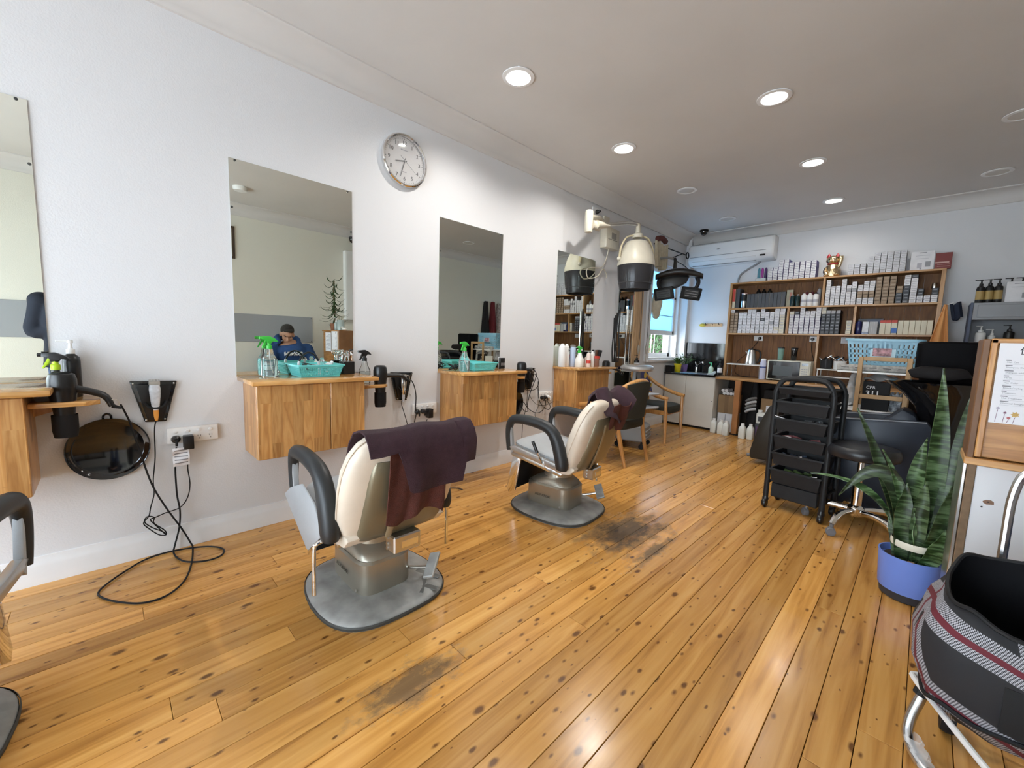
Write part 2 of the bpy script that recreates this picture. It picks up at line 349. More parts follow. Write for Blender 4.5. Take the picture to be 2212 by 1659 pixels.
# left wall: window opening y 5.55..6.60, z 1.0..2.35
WY0, WY1, WZ0, WZ1 = 5.52, 6.60, 0.99, 2.38
t = mb(); t.box(-.3, 0, YF-.2, 3.483, 0, H); t.box(-.3, -0.012, 3.483, WY0, 0, H); t.box(-.3, -0.012, WY0, WY1, 0, WZ0); t.box(-.3, -0.012, WY0, WY1, WZ1, H); t.box(-.3, 0.07, WY1, YB, 0, H)
struct('wall_left', t, WALL, 'white plastered wall with the mirrors')
t = mb(); t.box(-.3, XR+.2, YB, YB+.2, 0, H); struct('wall_back', t, WALL, 'white back wall behind the shelves')
t = mb(); t.box(XR, XR+.2, YF-.2, YB, 0, H); struct('wall_right', t, mat('cream_wall_paint', (0.74, 0.72, 0.64), 0.6, bump=.15, bscale=120), 'cream wall seen in the mirrors')
t = mb(); t.box(0, XR, YF-.2, YF, 0, .15); t.box(0, XR, YF-.2, YF, 2.1, H); t.box(0, .2, YF-.2, YF, .15, 2.1); t.box(3.6, XR, YF-.2, YF, .15, 2.1); struct('wall_front', t, WALL, 'shopfront wall around the display window')
t = mb(); t.box(.2, 3.6, YF-.1, YF-.09, .15, 2.1); w1 = struct('window_2', t, GLASS, 'shopfront display window')
# cornices (cove)
def cove(name, f, a, b_):
    pr = [(0, H), (0, 2.771), (0.012, 2.771), (0.012, 2.778)]
    for k in range(9):
        an = PI/2*k/8; pr.append((0.142-0.126*math.cos(an), 2.782+(0.116)*math.sin(an)*1.0))
    pr += [(0.147, 2.902), (0.147, H)]
    t = mb(); t.rings([[f(u, a, z) for u, z in pr], [f(u, b_, z) for u, z in pr]]); struct(name, t, CEIL, 'coved plaster cornice', smooth=50)
cove('trim_1', lambda u, s_, z: (u, s_, z), YF, YB)
cove('trim_2', lambda u, s_, z: (s_, YB-u, z), 0, XR)
cove('trim_3', lambda u, s_, z: (XR-u, s_, z), YF, YB)
def skirt(name, f, a, b_):
    pr = [(0, 0), (0.018, 0), (0.018, 0.085), (0.014, 0.10), (0.008, 0.112), (0.006, 0.13), (0, 0.132)]
    t = mb(); t.rings([[f(u, a, z) for u, z in pr], [f(u, b_, z) for u, z in pr]]); struct(name, t, TRIM, 'white painted skirting board', smooth=30)
skirt('baseboard_left', lambda u, s_, z: (u, s_, z), YF, 6.1)
skirt('baseboard_right', lambda u, s_, z: (XR-u, s_, z), YF, YB)
skirt('baseboard_back', lambda u, s_, z: (s_, YB-u, z), 2.9, XR)
# sash window
win = bpy.data.objects.new('window_1', None); COL.objects.link(win); win['kind'] = 'structure'; win['category'] = 'window'; win['label'] = 'white double-hung sash window with frosted blue upper pane'
t = mb()
t.box(-.20, -.05, WY0, WY0+.07, WZ0, WZ1); t.box(-.20, -.05, WY1-.05, WY1, WZ0, WZ1); t.box(-.20, -.05, WY0, WY1, WZ1-.05, WZ1); t.box(-.20, -.02, WY0, WY1, WZ0, WZ0+.03, .004)
ob('frame', t, TRIM, win)
t = mb(); t.box(-.14, -.10, WY0+.07, WY0+.13, 1.38, 2.33); t.box(-.14, -.10, WY1-.11, WY1-.05, 1.38, 2.33); t.box(-.14, -.10, WY0+.07, WY1-.05, 1.36, 1.43, .004); t.box(-.14, -.10, WY0+.07, WY1-.05, 2.28, 2.33); t.box(-.14, -.10, WY0+.07, WY1-.05, 1.93, 1.96)
ob('upper_sash', t, TRIM, win)
frost = mat('blue_frosted_pane', (0.30, 0.52, 0.70), 0.9, var=0.06, vscale=6)
_b = frost.node_tree.nodes['Principled BSDF']; _N = frost.node_tree.nodes; _L = frost.node_tree.links
_t = _N.new('ShaderNodeBsdfTranslucent'); _t.inputs[0].default_value = (0.34, 0.56, 0.72, 1); _m = _N.new('ShaderNodeMixShader'); _m.inputs[0].default_value = 0.8
_L.new(_b.outputs[0], _m.inputs[1]); _L.new(_t.outputs[0], _m.inputs[2]); _L.new(_m.outputs[0], _N['Material Output'].inputs[0])
for z0, z1 in ((1.43, 1.655), (1.665, 1.93), (1.96, 2.28)):
    t = mb(); t.box(-.124, -.116, WY0+.13, WY1-.11, z0, z1); ob('pane', t, frost, win)
t = mb(); t.box(-.124, -.116, WY0+.13, WY1-.11, 1.655, 1.665); ob('glazing_bar', t, mat('grey_glazing_bar', (.35, .42, .48), .5), win)
t = mb(); t.box(-.19, -.155, WY0+.07, WY0+.12, WZ0+.03, 1.42); t.box(-.19, -.155, WY1-.10, WY1-.05, WZ0+.03, 1.42); t.box(-.19, -.155, WY0+.07, WY1-.05, WZ0+.03, WZ0+.09)
ob('lower_sash', t, TRIM, win)
for k in range(6):
    y = WY0+.14+.105*k; t = mb(); t.cyl((-.24, y, WZ0), (-.24, y, 1.5), .007, n=8); ob('security_bar', t, WHITEP, win)
t = mb(); t.box(-.30, .03, WY0-.03, WY1, WZ0-.035, WZ0, .006); ob('sill', t, TRIM, win)
t = mb(); t.box(-.012, .012, WY0-.10, WY0, WZ0-.03, 2.45); ob('architrave', t, TRIM, win)
# ---------------------------------------------------------------- downlights
GLOW = mat('lamp_glow', (1, 1, 1), 0.4, emit=(1.0, 0.97, 0.92), es=14)
LENS = mat('unlit_lamp_lens', (0.62, 0.60, 0.56), 0.4)
def downlight(x, y, lit, flat, label, group):
    t = thing('downlight', label, 'light', (x, y, H), 0, group)
    b = mb(); b.lathe([(.095, 0), (.105, -.004), (.104, -.009), (.080, -.012), (.0745, -.006), (.0730, .02)], 40, cap=False); ob('trim_ring', b, WHITEP if not lit else TRIM, t)
    if flat:
        b = mb(); b.lathe([(.0005, -.010), (.06, -.010), (.079, -.008), (.079, -.004), (.0005, -.004)], 32); ob('diffuser', b, GLOW if lit else LENS, t)
    else:
        b = mb(); b.lathe([(.0725, -.006), (.070, .03), (.062, .055), (.03, .058), (.0005, .058)], 32, cap=False); ob('reflector', b, SILVER, t)
        b = mb(); b.lathe([(.0005, .022), (.025, .024), (.042, .030), (.048, .040), (.035, .052), (.0005, .054)], 28); ob('bulb', b, GLOW if lit else LENS, t)
    if lit:
        l = bpy.data.lights.new('downlight_beam', 'AREA'); l.shape = 'DISK'; l.size = 0.13; l.energy = LAMP_POWER*(1.0 if x < 1 else 0.30); l.color = (1.0, 0.965, 0.91); l.spread = math.radians(150)
        o = bpy.data.objects.new('downlight_beam', l); COL.objects.link(o); o.parent = t; o.location = (0, 0, -.016 if flat else .018)
        if not flat: l.size = .07
    return t
hole = mat('ceiling_recess', (0.2, 0.2, 0.2), 0.6)
downlight(.767, 1.998, 1, 0, 'lit recessed reflector downlight above the first barber chair, nearest the wall', 'downlights')
downlight(.770, 3.315, 1, 0, 'lit recessed reflector downlight above the armchair beside the hood dryer', 'downlights')
downlight(.778, 4.645, 0, 1, 'unlit round downlight in front of the hood dryer', 'downlights')
downlight(.769, 5.98, 0, 1, 'unlit round downlight near the black dome camera', 'downlights')
downlight(1.908, 2.02, 1, 1, 'lit downlight at the top edge of the picture', 'downlights')
downlight(1.908, 3.33, 1, 1, 'largest bright downlight in the row over the floor', 'downlights')
downlight(1.910, 4.68, 1, 1, 'middle bright downlight in the row over the floor', 'downlights')
downlight(1.897, 5.99, 1, 1, 'farthest bright downlight, nearest the shelves', 'downlights')
downlight(3.111, 5.99, 0, 1, 'unlit downlight at far right near the back cornice', 'downlights')
downlight(3.13, 4.69, 0, 1, 'unlit downlight cut by the right picture edge', 'downlights')
t = thing('smoke_alarm', 'white round ceiling alarm reflected in the second mirror', 'alarm', (3.13, 1.23, H))
b = mb(); b.lathe([(.075, 0), (.075, -.03), (.065, -.045), (.0005, -.05)], 28); ob('body', b, WHITEP, t)
t = thing('ceiling_dome_camera', 'small black dome security camera on the ceiling corner', 'camera', (.33, 6.36, H))
b = mb(); b.lathe([(.06, 0), (.06, -.02), (.055, -.025)], 24); ob('base', b, BLACKM, t)
b = mb(); b.lathe([(.05, -.02), (.047, -.045), (.03, -.07), (.0005, -.08)], 24); ob('dome', b, BLACKG, t)
t = thing('ceiling_dome_camera', 'black dome camera high on the right wall, seen in the second mirror', 'camera', (3.93, 2.93, 2.75))
b = mb(); b.lathe([(.05, .03), (.05, 0), (.045, -.03), (.02, -.06), (.0005, -.065)], 20); ob('dome', b, BLACKG, t)

# ---------------------------------------------------------------- mirrors
def mirror(y0, label):
    t = thing('wall_mirror', label, 'mirror', (0, y0, .94), 0, 'frameless wall mirrors')
    b = mb(); b.box(.0005, .006, 0, .69, 0, 1.213); o = ob('glass', b, MIRROR, t, smooth=0)
    for yy, zz in ((.03, 1.205), (.66, 1.205), (.008, .95), (.682, .95)):
        b = mb(); b.lathe([(.006, 0), (.006, .004), (.003, .006)], 10, (.006, yy, zz), 'x'); ob('clip', b, CLEARP, t)
mirror(-.877, 'tall frameless mirror cut off by the left picture edge')
mirror(.530, 'tall frameless mirror reflecting the seated person in blue')
mirror(1.924, 'tall frameless mirror reflecting hung jackets and the blue basket')
mirror(3.402, 'tall frameless mirror reflecting the stocked shelves and the hood dryer')
# ---------------------------------------------------------------- wall cabinets
def cabinet(y0, label):
    t = thing('wall_cabinet', label, 'cabinet', (0.001, y0, .498), 0, 'pine wall cabinets')
    b = mb(); b.box(0, .285, .03, .632, 0, .418, .002); ob('carcass', b, PINE, t)
    b = mb(); b.box(.286, .305, .03, .418-.0015, .003, .412, .003); ob('door', b, PINE, t)
    b = mb(); b.box(.286, .305, .418+.0015, .632, .003, .412, .003); ob('door', b, PINE, t)
    b = mb(); b.box(0, .352, .002, .708, .418, .442, .005, 2); ob('worktop', b, PINEY, t)
    # side ledge that carries the hair dryer
    b = mb(); P = [(.004, .633), (.004, .80), (.05, .845), (.20, .845), (.235, .80), (.235, .633)]; b.prism(P, .355, .375, 'xy', .003); s_ = ob('dryer_ledge', b, PINEY, t)
    b = mb(); b.prism([(.633, .355), (.633, .30), (.78, .345), (.78, .355)], .07, .085, 'yz'); ob('bracket', b, PINE, s_)
cabinet(-.877, 'pine wall cabinet cut off by the left picture edge, purple dryer mark above')
cabinet(.530, 'pine wall cabinet with a glossy top holding two green spray bottles')
cabinet(1.922, 'pine wall cabinet behind the second barber chair with one spray bottle in front')
cabinet(3.400, 'pine wall cabinet crowded with white bottles, beside the silver trolley')

# ---------------------------------------------------------------- clock
ck = thing('wall_clock', 'round silver wall clock with black numerals', 'clock', (0, 1.606, 2.466))
b = mb(); b.lathe([(.16, .001), (.178, .004), (.183, .018), (.180, .034), (.172, .040), (.164, .036), (.160, .022)], 56, (0, 0, 0), 'x', cap=False); ob('rim', b, CHROME, ck)
b = mb(); b.lathe([(.0005, .014), (.162, .014), (.162, .002), (.0005, .002)], 56, (0, 0, 0), 'x'); ob('dial', b, mat('clock_dial', (.50, .49, .49), .5), ck)
for k in range(1, 13):
    a = PI/2-2*PI*k/12; text(str(k), .038, (.0155, .122*math.cos(a), .122*math.sin(a)), FX, INK, ck, 'numeral', bold=.0004)
for k in range(60):
    a = 2*PI*k/60; b = mb(); r1 = .152 if k % 5 else .153; r0 = .146 if k % 5 else .143; w = .0007 if k % 5 else .0018
    c, s_ = math.cos(a), math.sin(a); b.prism([(r0*c-w*s_, r0*s_+w*c), (r0*c+w*s_, r0*s_-w*c), (r1*c+w*s_, r1*s_-w*c), (r1*c-w*s_, r1*s_+w*c)], .0142, .0150, 'yz'); ob('minute_mark', b, INK, ck, smooth=0)
def hand(deg, ln, tail, w, d, nm):
    a = PI/2-math.radians(deg); b = mb(); c, s_ = math.cos(a), math.sin(a)
    b.prism([(-tail*c-w*s_, -tail*s_+w*c), (-tail*c+w*s_, -tail*s_-w*c), (ln*c+w*.5*s_, ln*s_-w*.5*c), (ln*c-w*.5*s_, ln*s_+w*.5*c)], d, d+.0015, 'yz'); ob(nm, b, INK, ck, smooth=0)
hand(258, .075, .018, .0042, .018, 'hour_hand'); hand(197, .118, .02, .0036, .021, 'minute_hand'); hand(127, .115, .045, .001, .024, 'second_hand')
b = mb(); b.lathe([(.006, .014), (.006, .027), (.003, .028)], 12, (0, 0, 0), 'x'); ob('hub', b, CHROME, ck)
for zz, w in ((.075, .03), (-.075, .017)):
    b = mb(); b.box(.0142, .0150, -w, w, zz-.003, zz+.003); ob('maker_print', b, mat('grey_ink', (.25, .25, .27), .6), ck, smooth=0)
b = mb(); b.lathe([(.0005, .033), (.162, .033), (.162, .031), (.0005, .031)], 40, (0, 0, 0), 'x'); ob('cover_glass', b, mat('thin_cover_glass', (1, 1, 1), .02, alpha=.08), ck)

# ---------------------------------------------------------------- station hardware
def dryer(y, label, x=.175, z=.873, handle=(.0, .17, -.02), tilt=0):
    t = thing('hair_dryer', label, 'hair dryer', (x, y, z), tilt, 'hair dryers on the ledges')
    b = mb(); b.lathe([(.0005, .125), (.028, .124), (.040, .118), (.046, .095), (.046, .05), (.042, .02), (.036, -.03), (.033, -.06)], 24); ob('barrel', b, BLACK, t)
    b = mb(); b.lathe([(.033, -.06), (.033, -.13), (.029, -.16), (.026, -.16), (.028, -.12), (.028, -.06)], 20, sx=1.0, sy=1.25, cap=False); ob('nozzle', b, BLACKM, t)
    b = mb(); b.lathe([(.030, .119), (.030, .1265), (.0005, .1265)], 20); ob('air_grille', b, BLACKM, t)
    h = Vector(handle); b = mb(); b.tube([(0, .03, .055), Vector((0, .03, .055))*.4+h*.6+Vector((0, .02, .03)), h+Vector((0, 0, .02))], .017, 12, 5, [.021, .018, .014], 0.8); ob('handle', b, BLACK, t)
    b = mb(); b.tube([h+Vector((0, 0, .02)), h+Vector((0, .03, .008))], .008, 8, radii=[.010, .005]); ob('cord_guard', b, BLACKM, t)
    b = mb(); b.tube([h+Vector((.005, -.02, .03)), h+Vector((.008, .0, .05)), h+Vector((.008, .02, .045)), h+Vector((.004, .025, .022))], .0025, 6, 3); ob('hanging_loop', b, STEEL, t)
    return t
d1 = dryer(-.145, 'black hair dryer with a purple mark hanging in the left ledge', handle=(0, .15, -.055))
b = mb(); b.box(-.047, -.03, -.035, -.012, .045, .058, .002); ob('purple_badge', b, mat('purple_plastic', (.16, .08, .34), .4), d1)
d2 = dryer(1.335, 'black hair dryer standing in the ledge right of the basket cabinet', handle=(0, .20, .0))
d3 = dryer(2.745, 'small black hair dryer with tangled cords beside the second cabinet basket', x=.17, z=.94-.062, handle=(0, .14, -.01))
d4 = dryer(4.18, 'black hair dryer lying beside the silver trolley top', x=.17, handle=(.12, .16, -.05))
def holder(y, label, kind=0):
    t = thing('clipper_holder', label, 'holder', (.001, y, .83), 0, 'black wall tool holders')
    b = mb(); b.prism([(-.094, .105), (.094, .10), (.042, -.115), (-.044, -.11)], 0, .02, 'yz', .006); ob('back_plate', b, BLACKG, t)
    b = mb(); b.prism([(-.072, .088), (.072, .084), (.032, -.10), (-.034, -.095)], .02, .03, 'yz', .004); ob('raised_panel', b, BLACK, t)
    b = mb(); b.tube([(.03, -.04, -.005), (.055, -.02, -.03), (.055, .025, -.03), (.03, .045, -.002)], .006, 8, 4); ob('cradle', b, BLACKM, t)
    for yy, zz in ((-.08, .092), (.08, .088), (-.038, -.098), (.036, -.10)):
        b = mb(); b.lathe([(.004, .02), (.004, .022), (.002, .023)], 10, (0, yy, zz), 'x'); ob('screw', b, STEEL, t)
    return t
def clipper(y, z, label, cols):
    t = thing('hair_clipper', label, 'clipper', (.045, y, z), 0, 'hair clippers in wall holders')
    b = mb(); b.rings([sring(.006, 0, zz, rx, ry, 3, 20) for zz, rx, ry in ((-.07, .008, .010), (-.05, .013, .016), (0, .016, .021), (.04, .017, .023), (.06, .014, .020))]); ob('body', b, cols[0], t)
    b = mb(); b.box(-.006, .014, -.022, .022, .06, .078, .002); ob('blade', b, STEEL, t)
    for k in range(7): b = mb(); b.box(-.006, .013, -.0205+.0062*k, -.0175+.0062*k, .078, .088); ob('tooth', b, STEEL, t, smooth=0)
    b = mb(); b.rings([sring(.006, 0, zz, rx, ry, 3, 16) for zz, rx, ry in ((-.125, .005, .006), (-.10, .008, .010), (-.07, .009, .011))]); ob('cord_end', b, cols[1], t); return t
wh = mat('worn_white_casing', (.62, .64, .68), .4, var=.15, vscale=60); orr = mat('orange_tape', (.72, .30, .05), .6)
holder(.165, 'black trapezoid tool holder above the left power outlet'); c1 = clipper(.165, .855, 'white and orange hair clipper in the left holder', (wh, orr))
holder(1.59, 'black trapezoid tool holder right of the middle hair dryer'); c2 = clipper(1.585, .835, 'chrome hair clipper in the middle holder', (CHROME, wh))
holder(3.01, 'black trapezoid tool holder hung with tangled cords'); c3 = clipper(3.0, .85, 'black hair clipper in the holder with tangled cords', (BLACK, BLACKM))
def outlet(y, label, plugs):
    t = thing('power_outlet', label, 'outlet', (.001, y, .59), 0, 'four-gang wall outlets')
    b = mb(); b.box(0, .022, 0, .222, 0, .085, .004, 2); ob('plate', b, WHITEP, t)
    for k in range(4):
        yy = .034+.051*k
        b = mb(); b.lathe([(.0085, .022), (.0085, .026), (.006, .028)], 12, (0, yy, .064), 'x', sx=1.3); ob('switch', b, WHITEP, t)
        for dy, dz, an in ((-.006, .006, .5), (.006, .006, -.5), (0, -.008, 0)):
            b = mb(); b.box(.0218, .0226, yy+dy-.001, yy+dy+.001, .026+dz-.004, .026+dz+.004); ob('socket_slot', b, BLACKM, t, smooth=0)
    for k, kind in plugs:
        yy = .034+.051*k
        p = thing('power_plug' if kind < 2 else 'power_adapter', {0: 'black round mains plug', 1: 'white mains plug', 2: 'black block power adapter'}[kind]+' in the '+label.split(',')[0]+', socket %s' % ('one', 'two', 'three', 'four')[k], 'plug', (.0235, y+yy, .616))
        if kind == 2: b = mb(); b.box(0, .05, -.022, .022, -.055, .018, .004, 2); ob('casing', b, BLACK, p)
        else:
            b = mb(); b.lathe([(.019, 0), (.021, .006), (.019, .018), (.010, .026), (.009, .038)], 18, (0, 0, 0), 'x'); ob('body', b, BLACK if kind == 0 else WHITEP, p)
            b = mb(); b.tube([(.03, 0, 0), (.042, 0, -.008), (.040, 0, -.03)], .006, 8, 3); ob('cord_guard', b, BLACKM if kind == 0 else WHITEP, p)
outlet(.205, 'left white four-gang outlet above the loose cable, near the round tray', [(0, 0), (1, 2)])
outlet(1.684, 'middle white four-gang outlet behind the front chair, between two cabinets', [(0, 0), (1, 0), (2, 2)])
outlet(3.175, 'far white four-gang outlet beside the bottle cabinet, with white plug', [(0, 0), (1, 0), (2, 1)])
t = thing('cable_tag', 'crinkled white printed tag hanging from the plug cord', 'tag', (.062, .262, .535)); b = mb()
b.grid(lambda u, v: (.006*math.sin(v*9+u*3), -.042+.07*u, .04-.10*v), 8, 10, .0008); ob('label_paper', b, PAPER, t)
for k in range(5): b = mb(); b.grid(lambda u, v: (.0015+.006*math.sin((.12+.17*k+.05*v)*9+(.1+.8*u)*3), -.035+.056*u, .028-.017*k-.005*v), 6, 1, .0005); ob('print_line', b, mat('grey_ink', (.25, .25, .27), .6), t)
def cord(name, pts, r, parent, m=None, sub=5):
    b = mb(); b.tube(pts, r, 7, sub); o = ob(name, b, m or BLACKM, parent); o.matrix_parent_inverse = parent.matrix_basis.inverted(); return o
cord('cord', [(.15, .035, .838), (.09, .052, .78), (0.050,0.069,0.712), (0.050,0.100,0.547), (0.050,0.133,0.393), (0.050,0.182,0.258), (0.052,0.241,0.124), (.055,.275,.034), (0.075,0.282,0.006), (0.270,0.252,0.006), (0.428,0.204,0.006), (0.508,0.134,0.006), (0.504,0.053,0.006), (0.426,-0.022,0.006), (0.342,-0.071,0.006), (0.281,-0.082,0.006), (0.217,-0.054,0.006), (0.137,0.007,0.006), (0.064,0.081,0.006), (0.04,0.165,0.006), (0.066,0.272,0.007), (0.116,0.358,0.006), (0.192,0.401,0.006), (0.260,0.382,0.006), (0.274,0.320,0.006), (0.231,0.246,0.007), (0.156,0.211,0.006), (0.065,0.201,0.006), (.035,.209,.029), (0.030,0.232,0.120), (0.030,0.240,0.216), (0.030,0.231,0.316), (0.035,0.230,0.471), (.05, .238, .575)], .0042, d1)
cord('cord', [(.05, .165, .735), (0.035,0.158,0.70), (0.030,0.155,0.652), (0.030,0.152,0.533), (0.030,0.139,0.414), (0.030,0.139,0.339), (0.030,0.122,0.268), (0.030,0.113,0.224), (0.030,0.091,0.192), (0.034,0.110,0.158), (0.036,0.149,0.112), (0.034,0.177,0.103), (0.030,0.171,0.129), (0.03,0.131,0.180), (0.036,0.133,0.213), (0.04,0.106,0.226), (.04,.095,.20), (.042,.12,.165), (.04,.165,.125), (.042,.172,.112), (.04,.14,.165), (.038,.118,.205), (.032,.14,.211), (0.030,0.182,0.223), (0.030,0.241,0.236), (0.030,0.276,0.285), (0.030,0.289,0.361), (0.030,0.283,0.451), (.05, .287, .556)], .0028, c1)
cord('cord', [(.15, 1.57, .88), (.10, 1.61, .88), (0.040,1.660,0.868), (0.030,1.693,0.816), (0.030,1.707,0.740), (0.030,1.703,0.635), (0.045,1.70,0.60), (.03, 1.692, .507), (.03, 1.68, .30), (.03, 1.66, .14), (.05, 1.70, .012), (.13, 1.80, .007), (.22, 1.86, .007), (.26, 1.80, .007), (.18, 1.74, .007), (.24, 1.92, .007), (.32, 1.96, .007)], .0040, d2)
cord('cord', [(.05, 1.585, .72), (0.030,1.579,0.705), (0.030,1.595,0.645), (0.030,1.620,0.568), (0.030,1.637,0.507), (.03, 1.66, .40), (.035, 1.72, .38), (.035, 1.755, .45), (.05, 1.80, .55)], .0028, c2)
cord('cord', [(.17, 2.91, .88), (.14, 2.85, .92), (0.36,2.70,0.945), (0.37,2.73,0.906), (0.36,2.72,0.841), (0.34,2.69,0.735), (0.33,2.67,0.628), (0.31,2.70,0.566), (0.2,2.77,0.545), (.08, 2.86, .56), (.035, 2.931, .591), (0.030,3.000,0.527), (0.030,3.097,0.471), (0.030,3.185,0.462), (0.030,3.263,0.508), (0.04,3.262,0.586)], .0036, d3)
cord('cord', [(.06, 3.0, .73), (0.030,3.04,0.85), (0.030,3.083,0.868), (0.030,3.137,0.820), (0.030,3.150,0.761), (0.030,3.100,0.711), (0.034,3.007,0.705), (0.04,2.924,0.727), (0.05,2.874,0.753)], .0032, c3)
cord('cord', [(.035, 2.974, .72), (0.030,2.990,0.70), (0.030,2.981,0.569), (0.030,2.954,0.456), (0.030,2.940,0.418), (.03, 2.93, .2), (.04, 2.95, .02)], .0030, c3)
cord('cord', [(0.030,3.024,0.72), (0.034,3.028,0.640), (0.034,3.109,0.564), (0.034,3.207,0.534), (0.036,3.317,0.540), (0.05,3.38,0.564)], .0022, c3)
cord('cord', [(0.04,3.135,0.80), (0.040,3.140,0.715), (0.040,3.161,0.571), (0.036,3.130,0.491), (0.036,3.106,0.452), (0.036,3.126,0.408), (0.036,3.146,0.370)], .0024, c3)
cord('cord', [(0.044,3.127,0.79), (0.044,3.13,0.70), (0.042,3.150,0.614), (0.040,3.207,0.537), (0.040,3.31,0.479), (0.044,3.335,0.519), (0.055,3.262,0.586)], .0030, c3)
def tray(y, z, label):
    t = thing('round_tray', label, 'tray', (.001, y, z), 0)
    b = mb(); b.lathe([(.0005, .004), (.125, .004), (.135, .010), (.146, .022), (.152, .024), (.153, .020), (.142, .008), (.13, 0), (.0005, 0)], 48, (0, 0, 0), 'x'); ob('dish', b, BLACKG, t)
    b = mb(); b.tube([(.012, -.014, .145), (.012, -.013, .165), (.012, 0, .175), (.012, .013, .165), (.012, .014, .145)], .005, 8, 4); ob('hanging_loop', b, BLACKG, t)
tray(-.015, .603, 'large round glossy black tray hanging under the left ledge')
tray(2.785, .585, 'round black tray half hidden behind the second cabinet')
# ---------------------------------------------------------------- bottles, baskets and tools on the worktops
GREEN = mat('green_plastic', (.05, .50, .06), .3); LIME = mat('lime_plastic', (.50, .72, .03), .35)
TURQ = mat('turquoise_plastic', (.14, .60, .60), .35); WATER = mat('water', (.85, .92, .93), .02, trans=1, ior=1.33)
TEALINK = mat('teal_print', (.10, .42, .45), .5)
def trigger(t, z, m, m2=None, s=1.0):
    b = mb(); b.lathe([(.016*s, z), (.016*s, z+.022*s), (.011*s, z+.026*s), (.010*s, z+.04*s)], 14); ob('collar', b, m, t)
    b = mb(); b.prism([(-.040*s, z+.058*s), (-.038*s, z+.074*s), (.0, z+.078*s), (.035*s, z+.062*s), (.050*s, z+.046*s), (.046*s, z+.043*s), (.016*s, z+.050*s), (.012*s, z+.036*s), (-.012*s, z+.036*s), (-.016*s, z+.056*s)], -.010*s, .010*s, 'yz', .002); ob('sprayer_head', b, m2 or m, t)
    b = mb(); b.prism([(-.018*s, z+.058*s), (-.010*s, z+.056*s), (-.018*s, z+.030*s), (-.036*s, z+.006*s), (-.041*s, z+.008*s), (-.030*s, z+.032*s)], -.006*s, .006*s, 'yz', .0015); ob('trigger', b, m, t)
    b = mb(); b.lathe([(.008*s, -.052*s), (.008*s, -.038*s)], 12, (0, 0, z+.066*s), 'y'); ob('nozzle', b, m2 or m, t)
def spray(name, label, loc, rz, m, body, h=.165, r=.042, m2=None, water=0, prnt=None, group='trigger spray bottles'):
    t = thing(name, label, 'bottle', loc, rz, group)
    pr = [(.9, 0), (1, .008), (1, h*.52), (.92, h*.60), (.58, h*.78), (.40, h), (.38, h)]
    b = mb(); b.rings([sring(0, 0, q[1], r*q[0], r*q[0], 2.6, 24) for q in pr]); ob('bottle_body', b, body, t)
    if water:
        b = mb(); b.rings([sring(0, 0, z, r*.94, r*.94, 2.6, 20) for z in (.004, h*water)]); ob('water', b, WATER, t)
        b = mb(); b.tube([(0, 0, h), (.004, 0, h*.5), (.014, .008, .02)], .0025, 6, 4); ob('dip_tube', b, WHITEP, t)
    if prnt:
        for k in range(6): b = mb(); b.box(-r*1.012, -r*1.005, -r*.55, r*.5*(1 if k % 2 else .5), .02+.013*k, .024+.013*k); ob('scale_print', b, prnt, t, smooth=0)
    trigger(t, h-.004, m, m2); return t
spray('spray_bottle', 'clear spray bottle with green trigger in front of the mirror with the seated person', (.052, .69, .9405), .15, GREEN, CLEARP, water=.62, prnt=TEALINK)
spray('spray_bottle', 'clear spray bottle with green trigger left of the basket on the second cabinet', (.20, 2.045, .9405), .2, GREEN, CLEARP, m2=None, water=.5)
spray('spray_bottle', 'clear round spray bottle with black trigger beside the middle hair dryer', (.07, 1.272, .8735), .2, BLACK, CLEARP, h=.155, r=.036, water=.5)
spray('spray_bottle', 'black spray bottle with lime trigger behind the left hair dryer', (.093, -.165, .8735), -.2, LIME, BLACK, h=.135, r=.028, m2=BLACK)
spray('spray_bottle', 'milky white spray bottle with green trigger among the white bottles', (.20, 3.605, .9405), .1, GREEN, mat('milky_plastic', (.80, .80, .76), .35), h=.15, r=.045)
def pump(name, label, loc, r, h, body, top, cap=None, rz=0, lab=None, group=None):
    t = thing(name, label, 'bottle', loc, rz, group)
    b = mb(); b.lathe([(r*.92, 0), (r, .005), (r, h*.82), (r*.92, h*.92), (r*.5, h*.99), (r*.42, h)], 24); ob('bottle_body', b, body, t)
    b = mb(); b.lathe([(r*.5, h), (r*.5, h+.02), (.008, h+.024), (.005, h+.05), (.005, h+.05)], 16); ob('collar', b, cap or top, t)
    b = mb(); b.lathe([(.010, h+.05), (.011, h+.058), (.009, h+.062)], 14); b.box(-.045, .008, -.006, .006, h+.054, h+.062, .002); ob('pump_head', b, top, t)
    if lab: b = mb(); b.lathe([(r*1.01, h*.2), (r*1.01, h*.7)], 24, cap=False); ob('label_wrap', b, lab, t)
    return t
pump('pump_bottle', 'black pump bottle with white pump against the wall by the left mirror', (.036, -.118, .8735), .03, .20, BLACK, WHITEP, rz=PI/2)
